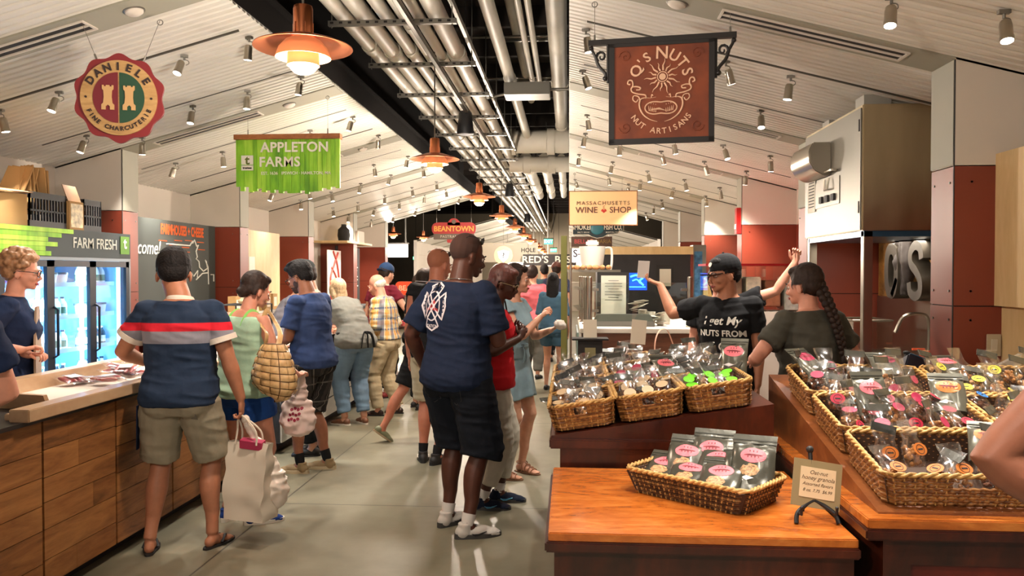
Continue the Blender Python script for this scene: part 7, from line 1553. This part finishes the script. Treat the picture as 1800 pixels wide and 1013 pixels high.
# emblem on the back
b = MB(); oc = p.B(-.095, -.3, .745); s_ = .135
def cross(k, n=1):
    A = [(.10, .52), (.30, .70), (.0, .98), (-.30, .70), (-.10, .52)]; pts = []
    for q in range(4): 
        for x, y in [(.30, .46), (.55, .80), (0, 1.0), (-.55, .80), (-.30, .46)]:
            a = -q*PI/2; pts.append(((x*math.cos(a)-y*math.sin(a))*k*.84, (x*math.sin(a)+y*math.cos(a))*k*1.12))
    return pts
ud, vd = V(1, 0, 0), V(0, 0, 1)
cp = [oc+ud*x*s_+vd*y*s_ for x, y in cross(1)]; cl = []
for i in range(len(cp)): 
    for q in range(4): cl.append(cp[i].lerp(cp[(i+1) % len(cp)], q/4))
b.tube(cl, .0055, 6, closed=True); b.tube([oc+ud*math.cos(a)*.47*s_+vd*math.sin(a)*.66*s_ for a in [2*PI*i/36 for i in range(36)]], .0045, 6, closed=True)
arc_text(b, 'SPFD', .032, oc, .128, 112, 68, U, W_, 0, .0008); mb_text(b, 'STATION', .028, oc-vd*.125, U, W_, 0, .0008)
for ch, z in zip('MARINE', (.055, .033, .011, -.011, -.033, -.055)): mb_text(b, ch, .022, oc-ud*.098+vd*z, U, W_, 0, .0008)
for ch, z in zip('GUARD', (.05, .025, 0, -.025, -.05)): mb_text(b, ch, .024, oc+ud*.098+vd*z, U, W_, 0, .0008)
p.project(p.shirt_me, b, 'emblem', smat('print_white', 214, 206, 210), p.root, .004, (0, -1, 0))
b = MB(); b.prism([(-.055, -.05), (.055, -.035), (.052, -.015), (.03, -.012), (.028, .025), (.012, .045), (.004, .028), (-.01, .02), (-.012, -.005), (-.05, -.015)], .001, oc, U, W_); p.project(p.shirt_me, b, 'emblem_boat', smat('print_red', 176, 40, 44), p.root, .0045, (0, -1, 0))
b = MB(); nb, fx, fy, up = p.fr(.852); b.tube([nb+fx*math.cos(a)*.078+fy*(math.sin(a)*.070-.008)+up*(-.006) for a in [2*PI*i/30 for i in range(30)]], .0025, 6, closed=True); b.build('necklace', mat('silver', rgb(190, 190, 190), .2, 1), p.root)
p.bottoms(cloth('shorts_darkdenim', rgb(20, 24, 32)), .55, .018, 1.12, .030, .034)
b = MB()
for sg in (-1, 1): b.tube([p.B(sg*.09-.05, -.2, .50), p.B(sg*.09, -.2, .488), p.B(sg*.09+.05, -.2, .50), p.B(sg*.09+.045, -.2, .455), p.B(sg*.09, -.2, .44), p.B(sg*.09-.045, -.2, .455)], .002, 5, closed=True)
p.project([o for o in p.root.children if o.name.startswith('shorts')][0].data, b, 'pocket_stitching', smat('stitch', 44, 42, 44), p.root, .002, (0, -1, 0))
p.shoes(smat('sneaker_grey', 186, 180, 172, .8), smat('sole_dark', 60, 58, 56, .5), 'sneaker', smat('sock_white', 206, 200, 194, .9), .03, accent=(smat('lace_grey', 150, 146, 140), RUB))
# 11 woman in red tank
p = Person('woman in sunglasses and red tank top just right of the navy-shirted man', (-.54, 5.50, 0), -82, 1.68, 'f', 1.15, .03, 6, 0, SK_DARK, .0085, 12)
p.legs((-.09, .06, 0, -6), (.09, -.06, 0, -4)); p.arms(dict(to=(-.12, .17, 1.20), hd=(.5, .4, .8), pn=(0, -.6, -1), pole=(-.5, -1, -.6)), dict(to=(.16, .19, 1.18), hd=(-.5, .4, .8), pn=(0, -.6, -1), pole=(.5, -1, -.6))); p.head(-10, -18, brow=HB, lips=LIPD); p.finish(); p.hair(mat('hair_auburn', rgb(84, 40, 30), .5, vary=.3, vscale=60, bump=(120, .5, .003)), 'bob'); p.glasses(smat('frame_gold', 130, 110, 70, .3), at='eyes', lensm=smat('lens_dark', 30, 26, 24, .1))
p.shirt(cloth('tank_red', rgb(198, 34, 42)), .50, .016, 0, ztop=.815, flare=.015); b = MB()
for i in range(4): b.tube(catmull([p.B(-.07, .3, .70-.022*i), p.B(-.03, .3, .712-.022*i), p.B(.02, .3, .70-.022*i), p.B(.07, .3, .712-.022*i)], 4), .008, 6)
p.project(p.shirt_me, b, 'black_print', C_BLK, p.root, .003, (0, 1, 0)); p.bottoms(cloth('trousers_white', rgb(196, 188, 172)), .545, .014, 1.75, .014, .004, name='trousers'); p.shoes(cloth('shoe_navy', rgb(26, 32, 48)), smat('sole_dark', 60, 58, 56, .5), 'sneaker', smat('sock_white', 206, 200, 194), .03, accent=(C_BLK, mat('swoosh_blue', rgb(80, 150, 190), .5)))
t = thing('shoulder_tote', 'teal striped cloth tote hanging between the red and denim women', 'bag', P3(884, 625, 5.72)); b = MB(); b.ell((0, 0, -.02), (.075, .06, .14), 16, 10); b.box((0, 0, .06), (.12, .07, .12)); me = remesh(b, .010, 2, .006, 14, (1, 1, .3)); mesh_obj('bag', me, plaid('tote_teal', rgb(44, 92, 104), [(3, .05, 0, .018, rgb(96, 140, 146), .8)]), t); b = MB(); b.tube(catmull([(-.03, 0, .1), (-.02, 0, .3), (.0, .02, .42), (.03, 0, .3), (.03, 0, .1)], 4), .006, 6); b.build('strap', C_BLK, t)
# 12 woman in the denim dress
p = Person('young woman in light denim dress and sandals holding a snack', (-.45, 6.35, 0), -112, 1.69, 'f', 1.0, 0, 2, 0, SK_FAIR, .0070, 13)
p.legs((-.11, .03, 0, -12), (.17, -.02, 0, 18)); W12 = p
p.arms(dict(to=(-.10, .30, 1.17), hd=(.35, .8, .4), pn=(.2, -.2, 1), curl=.9, pole=(-.6, -.6, -.8)), dict(to=(.02, .26, 1.28), hd=(.25, .7, .5), pn=(-.6, .2, -.5), curl=1.1, pole=(.7, -.4, -.9)))
p.head(16, -4, 0, .0, brow=HBR, lips=LIP); p.finish(); p.hair(HBR, 'wavy'); p.glasses(smat('frame_tort', 50, 30, 20, .2), at='top', lensm=smat('lens_dark', 30, 26, 24, .1))
def skirt(mb):
    rows = []
    for i in range(9):
        t = i/8; z = .60-.215*t; w, d = (.078+.052*t**.8)*p.h, (.064+.044*t**.8)*p.h; q, fx, fy, up = p.fr(max(z, .45)); c = V(0, 0, z*p.h); row = []
        for j in range(48): a = 2*PI*j/48; k = 1+.05*t*math.sin(a*9+1)*1.0; dip = -.03*t*math.sin(a)-.03*t*math.cos(2*a); row.append(c+V(math.cos(a)*w*k, math.sin(a)*d*k, dip*1.0))
        rows.append(row)
    rows = rows[::-1]; vs = [v for r in rows for v in r]; n = 48
    mb.add(vs, [(i*n+j, i*n+(j+1) % n, (i+1)*n+(j+1) % n, (i+1)*n+j) for i in range(8) for j in range(n)]+[tuple(range(n-1, -1, -1)), tuple(8*n+j for j in range(n))])
dm = mat('denim_light', rgb(124, 148, 158), .85, vary=.16, vscale=9, bump=(90, .3, .003)); p.shirt(dm, .56, .013, .28, .016, .014, flare=0, ztop=.822, name='dress', extra=skirt, amp=.004)
b = MB(); b.tube([p.B(math.cos(a)*.074*p.h*1.17, math.sin(a)*.056*p.h*1.22+.003, .618) for a in [2*PI*i/28 for i in range(28)]], [(.012, .006)]*28, 6, closed=True, up=(0, 0, 1)); k0 = p.B(.05, .118, .618)
for dx, dz in ((.05, .01), (-.05, .01), (.02, -.13), (-.02, -.15)): b.tube(catmull([k0, k0+V(dx*.6, .02, dz*.5+.01), k0+V(dx, .01, dz)], 4), .005, 6)
b.build('waist_tie', dm, p.root); b = MB(); b.tube(catmull([p.B(-.05, .04, .83), p.B(-.02, .10, .775), p.B(.0, .12, .74), p.B(.02, .10, .775), p.B(.05, .04, .83)], 4), .0022, 5); b.build('necklace', M_BLACK, p.root); p.shoes(smat('sandal_tan', 140, 92, 62, .6), smat('sandal_sole', 120, 84, 58, .7), 'sandal')
t = thing('paper_snack', 'white crumpled paper snack wrapper in the denim-dressed woman\'s hand', 'wrapper', p.root.matrix_basis @ V(-.06, .39, 1.21)); b = MB(); b.ell((0, 0, 0), (.045, .035, .028), 12, 8); mesh_obj('wrapper', remesh(b, .008, 0, .01, 40), M_WHITE, t)
# 13-17 people farther down the aisle
def far(label, px, y, rz, h, skin_m, hair, style, top, bot, leg=1.9, sex='m', sleeve=.6, seed=0, capm=None, lean=2):
    q = P3(px, 600, y); p = Person(label, (q.x, y, 0), rz, h, sex, 1, 0, lean, 0, skin_m, .014, seed); p.legs((-.1, .03, 0, 5), (.1, -.05, 0, -5)); p.arms(hang(p, -1), hang(p, 1)); p.head(0, -5); p.eyes = False; p.finish(); p.hair(hair, style); p.shirt(top, .49, .016, sleeve)
    p.bottoms(bot, .56, leg=leg)
    if capm: p.cap(capm)
    p.shoes(RUB, RUB, 'loafer'); return p
far('person in pink tee walking away past the denim-dressed woman', 935, 12.2, -10, 1.72, SK_FAIR, HBR, 'short', cloth('tee_pink', rgb(212, 104, 112)), C_GREY)
p = far('long-haired woman in blue denim dress walking away near the olive post', 972, 11.0, -8, 1.62, SK_FAIR, HB, 'long', cloth('denim_mid', rgb(66, 96, 118)), cloth('denim_mid', rgb(66, 96, 118)), .55, 'f', 1.0, 3)
far('person in dark teal shirt far down the aisle', 957, 16.5, 5, 1.78, SK_TAN, HB, 'short', cloth('tee_teal', rgb(40, 62, 70)), C_BLK, seed=4)
far('person in brown cap far down the aisle beside the long-haired woman', 978, 14.5, 0, 1.80, SK_FAIR, HBR, 'short', cloth('shirt_slate', rgb(60, 66, 90)), C_BLK, capm=smat('cap_brown', 96, 52, 40), seed=5)
far('blonde person glimpsed between the red tank and denim dress', 880, 9.6, -20, 1.66, SK_FAIR, HBL, 'wavy', cloth('tee_peach', rgb(206, 140, 116)), C_GREY, sex='f', seed=6)
far('person in grey far ahead, left of the pink tee', 922, 18.5, 10, 1.70, SK_TAN, HB, 'short', C_GREY, C_BLK, seed=7)
far('person in black tee with dark hair beyond the elderly man', 735, 9.4, -40, 1.60, SK_FAIR, HBR, 'bob', C_BLK, C_BLK, sex='f', seed=8)
# 18 clerk behind the fridge counter
p = Person('curly blonde clerk in glasses behind the counter at far left', tuple(P3(18, 600, 4.72).xy)+(0,), -62, 1.76, 'f', 1.05, 0, 4, 0, SK_PINK, .0078, 14)
p.legs((-.1, 0, 0, 5), (.1, 0, 0, -5)); a_ = loc_of(p, P3(62, 622, 4.62)); p.arms(dict(to=a_+V(-.03, -.03, -.01), hd=(.6, .8, .1), pn=(0, 0, -1), curl=.9), dict(to=a_+V(.05, -.06, .03), hd=(-.2, 1, .2), pn=(0, 0, -1), curl=.9, pole=(.5, -.6, -.8))); p.head(-2, -8, brow=HBL, lips=LIP); p.finish(); p.hair(mat('hair_curl', rgb(150, 108, 74), .5, vary=.3, vscale=60), 'curly'); p.glasses(M_BLACK, at='eyes')
p.shirt(C_NAVY, .50, .014, .6); b = MB(); b.prism([(-.14, -.75), (.14, -.75), (.13, .0), (.07, .22), (-.07, .22), (-.13, .0)], .012, p.B(0, .135, .68), (-1, 0, 0), (0, 0, 1)); b.build('apron', smat('apron_tan', 150, 124, 100), p.root, smooth=0); p.bottoms(C_BLK, .56, leg=1.9); p.shoes(RUB, RUB, 'loafer')
# 19 man at the left edge, only belly and arm in view
p = Person('man in navy tee cut off by the left edge of the view', (-2.29, 2.62, 0), 50, 1.78, 'm', 1.10, .05, 0, 0, SK_PINK, .009, 15)
p.legs((-.14, 0, 0, 10), (.14, 0, 0, -10)); p.arms(dict(to=(-.24, .06, 1.12), hd=(.2, 1, 0), pn=(0, 0, -1), pole=(-.1, -1, -.1)), dict(to=(.13, .25, 1.10), hd=(-.5, .9, .1), pn=(0, 0, -1), curl=.6, pole=(1, -.7, -.3))); p.head(0, -8, brow=HB); p.finish(); p.hair(HBR, 'short'); p.shirt(C_NAVY, .50, .014, .62, .018, .014); p.bottoms(cloth('shorts_mustard', rgb(150, 122, 74)), .56, .016, .95, .018, .02); p.shoes(RUB, RUB, 'loafer')
# 20 black-shirted seller
p = Person('seller in black cap and lettered black tee reaching out with white paper', (1.10, 5.62, 0), 152, 1.73, 'm', 1.02, 0, 2, 0, SK_TAN, .0075, 16)
p.legs((-.1, 0, 0, 5), (.1, 0, 0, -5)); a_ = loc_of(p, P3(1160, 500, 6.02)); p.arms(hang(p, -1, out=.04), dict(to=a_, hd=loc_of(p, P3(1128, 490, 6.05))-a_, pn=(0, 0, 1), curl=.7, pole=(0, 0, -1), thumb=.3))
p.head(-44, -8, 3, .0, brow=HB, lips=LIP); p.finish(); p.hair(HB, 'short'); c_ = p.cap(C_BLK); S20 = p
b = MB(); oval(b, p.H(-.010, .0905, .168), .022, .016, p.HM @ V(-1, 0, 0), p.HM @ V(0, -.35, 1)); b.build('patch', smat('patch_white', 206, 196, 180), c_)
p.shirt(cloth('tee_black', rgb(20, 20, 22)), .49, .016, .62, .015, .012)
b = MB(); ml = (-1, 0, 0)
for tx, sz, x, z, sh_ in (('I get My', .078, .0, .755, .2), ('NUTS FROM', .058, .0, .705, .0), ('Q', .075, -.01, .65, .0)): b = MB(); mb_text(b, tx, sz, p.B(x, .4, z), ml, W_, 0, .0015, shear=sh_); p.project(p.shirt_me, b, 'lettering', smat('print_white2', 214, 210, 200), p.root, .003, (0, 1, 0))
pass; p.bottoms(C_BLK, .56, leg=1.9); p.shoes(RUB, RUB, 'loafer')
t = thing('paper_slip', 'white paper slip held out by the seller in the cap', 'paper', P3(1131, 474, 6.03), rad(0)); b = MB(); b.box((0, 0, 0), (.085, .003, .13), (.2, .05, .1)); b.build('sheet', smat('slip_white', 216, 208, 200), t, smooth=0)
# 21 second seller raising an arm behind him
p = Person('dark-haired seller in black raising an arm behind the capped seller', (1.17, 6.30, 0), 168, 1.70, 'f', 1.05, 0, 2, 0, SK_PINK, .0085, 17)
p.legs((-.1, 0, 0, 5), (.1, 0, 0, -5)); a_ = loc_of(p, P3(1397, 462, 6.05)); p.arms(dict(to=a_, hd=(-.2, .1, 1), pn=(.3, 1, 0), curl=.8, pole=(-1, .2, -.4), **{'raise': .02}), hang(p, 1)); p.head(-20, -4, brow=HB, lips=LIP); p.finish(); p.hair(HBR, 'wavy'); p.shirt(cloth('tee_black', rgb(20, 20, 22)), .49, .016, .6, .02, .014); p.bottoms(C_BLK, .56, leg=1.9); p.shoes(RUB, RUB, 'loafer')
# 22 seller with the braid
p = Person('seller with long dark braid in charcoal tee, back to camera', (1.38, 4.62, 0), 22, 1.67, 'f', 1.2, .02, 6, 0, SK_PINK, .0075, 18)
p.legs((-.1, 0, 0, 5), (.1, 0, 0, -5)); a_ = loc_of(p, P3(1330, 632, 4.75)); p.arms(dict(to=a_, hd=(-.5, .8, -.5), pn=(0, 0, -1), curl=.4, pole=(-.8, -.6, -.3)), dict(to=(.30, .20, .95), hd=(-.2, 1, -.3), pn=(0, 0, -1), pole=(.6, -1, 0))); p.head(26, -6, brow=HB, lips=LIP); p.finish(); p.hair(HBR, 'pony')
b = MB(); b0 = p.H(.0, -.088, .075); b1 = p.B(.085, -.155, .70)
for i in range(13):
    c_ = b0.lerp(b1, i/12)+V(.0, -.025*math.sin(PI*i/12), 0); s_ = 1.05-.035*i
    for sg in (-1, 1): b.ell(c_+V(sg*.013*s_, -.004, sg*.010), V(.023, .023, .028)*s_, 10, 8, Matrix.Rotation(sg*.6, 3, 'Y'))
b.ell(b1+V(.005, -.01, -.045), (.022, .020, .04), 10, 8); b.build('braid', HBR, p.root)
p.shirt(cloth('tee_charcoal', rgb(70, 68, 60)), .50, .014, .60, .016, .010, flare=.008); p.bottoms(C_BLK, .56, .016, 1.9, .018, .008, name='trousers'); p.shoes(RUB, RUB, 'loafer')
# 23 arm at the right edge
p = Person('person cut off by the right edge with hand on hip, bare elbow out', (1.26, 1.70, 0), 175, 1.80, 'f', 1.15, 0, 0, 0, skin('skin_bronze', rgb(128, 78, 56)), .0065, 19)
p.legs((-.1, 0, 0, 5), (.1, 0, 0, -5)); a_ = loc_of(p, P3(1800, 1040, 1.66)); p.arms(hang(p, -1), dict(to=(.17, .05, 1.09), hd=(-.4, .2, -1), pn=(-1, 0, 0), curl=.3, pole=(1, .0, .15))); p.head(0, 0, brow=HB, lips=LIP); p.finish(); p.hair(HB, 'pony'); fl = Nt('floral_print'); fl.set(Roughness=.85); fl.col(fl.ramp(fl.noise(fl.coord('Object'), 26, 2, .5, 1.5), [(0, rgb(24, 24, 32)), (.42, rgb(50, 96, 128)), (.50, rgb(150, 190, 200)), (.56, rgb(186, 180, 90)), (.62, rgb(36, 60, 84))], 'CONSTANT')); p.shirt(fl.m, .50, .014, 0, ztop=.815); p.bottoms(C_BLK, .56, leg=1.0); p.shoes(RUB, RUB, 'loafer')
# carried shopping bags
M_BAGW = smat('paper_bag_white', 206, 194, 176, .7)
g = MAN1.arm['R'][2]; gw = MAN1.root.matrix_basis @ (g+V(0, 0, -.09))
t = thing('shopping_bag', 'white paper shopping bag carried by the man in the striped polo', 'bag', (gw.x+.05, gw.y+.0, gw.z-.61), rad(-16))
b = MB(); n = 14; vs = []
def bagpt(u, z): 
    a = u*4; s_ = int(a) % 4; f = a-int(a); w_, d_ = .130+.010*z, .070-.055*z*z*.8; c = [(-w_, -d_), (w_, -d_), (w_, d_), (-w_, d_), (-w_, -d_)]; x = c[s_][0]+(c[s_+1][0]-c[s_][0])*f; y = c[s_][1]+(c[s_+1][1]-c[s_][1])*f
    q = noise.noise(V(x*6, y*6+3, z*5))*.02; return V(x+q, y+q+.03*z*math.sin(f*PI)*(1 if s_ == 0 else 0), z*.45)
for i in range(n+1):
    for j in range(40): vs.append(bagpt(j/40, i/n))
b.add(vs, [(i*40+j, i*40+(j+1) % 40, (i+1)*40+(j+1) % 40, (i+1)*40+j) for i in range(n) for j in range(40)]+[tuple(range(40))]); b.build('bag', M_BAGW, t, smooth=30)
b = MB(); hx = Matrix.Rotation(rad(16), 3, 'Z') @ (gw-t.location)
for yy in (-.03, .03): b.tube(catmull([(-.08, yy, .44), (-.07, yy*.7, .52), (hx.x-.02, hx.y, .60), (hx.x+.02, hx.y, .60), (.06, yy*.7, .52), (.07, yy, .44)], 5), .006, 6)
b.build('handle', M_BAGW, t); b = MB(); b.box((.02, -.0, .44), (.14, .05, .05), (.2, .1, .2)); b.build('contents', smat('parcel_magenta', 176, 50, 86), t, smooth=0)
t = thing('plastic_bag', 'crumpled white plastic bag hanging beside the paper shopping bag', 'bag', (gw.x+.17, gw.y+.06, gw.z-.42)); b = MB(); b.ell((0, 0, -.02), (.08, .07, .12), 16, 10); b.tube([(0, 0, .05), (-.06, -.02, .2), (-.16, -.04, .40)], [.06, .025, .01], 8); mesh_obj('bag', remesh(b, .008, 1, .012, 16), mat('plastic_film', rgb(214, 200, 186), .35), t)
t = thing('plastic_bag', 'white plastic bag with red flower print by the bearded man', 'bag', P3(524, 725, 5.35)); b = MB(); b.ell((0, 0, -.03), (.12, .07, .14), 18, 12); hnd = W2.root.matrix_basis @ (W2.arm['R'][2]+W2.arm['R'][3]*.08)-Vector(t.location); b.tube([(0, 0, .06), hnd*.55+V(0, 0, .03), hnd], [.07, .028, .012], 8); me = remesh(b, .009, 1, .012, 14); mesh_obj('bag', me, mat('plastic_film2', rgb(220, 196, 188), .4), t)
b = MB()
for i in range(12): b.ell((-.02+.022*(i % 4)-.01*(i//4), -.2, .03-.035*(i//4)+.008*(i % 2)), (.011, .003, .011), 8, 5)
bv = BVHTree.FromPolygons([v.co for v in me.vertices], [tuple(q.vertices) for q in me.polygons]); out = []
for q in b.v:
    h_ = bv.ray_cast(V(q[0], -.5, q[2]), V(0, 1, 0)); out.append((q[0], h_[0].y-.003, q[2]) if h_[0] is not None else q)
b.v = out; b.build('flower_print', smat('print_plum', 140, 30, 56), t, smooth=0)
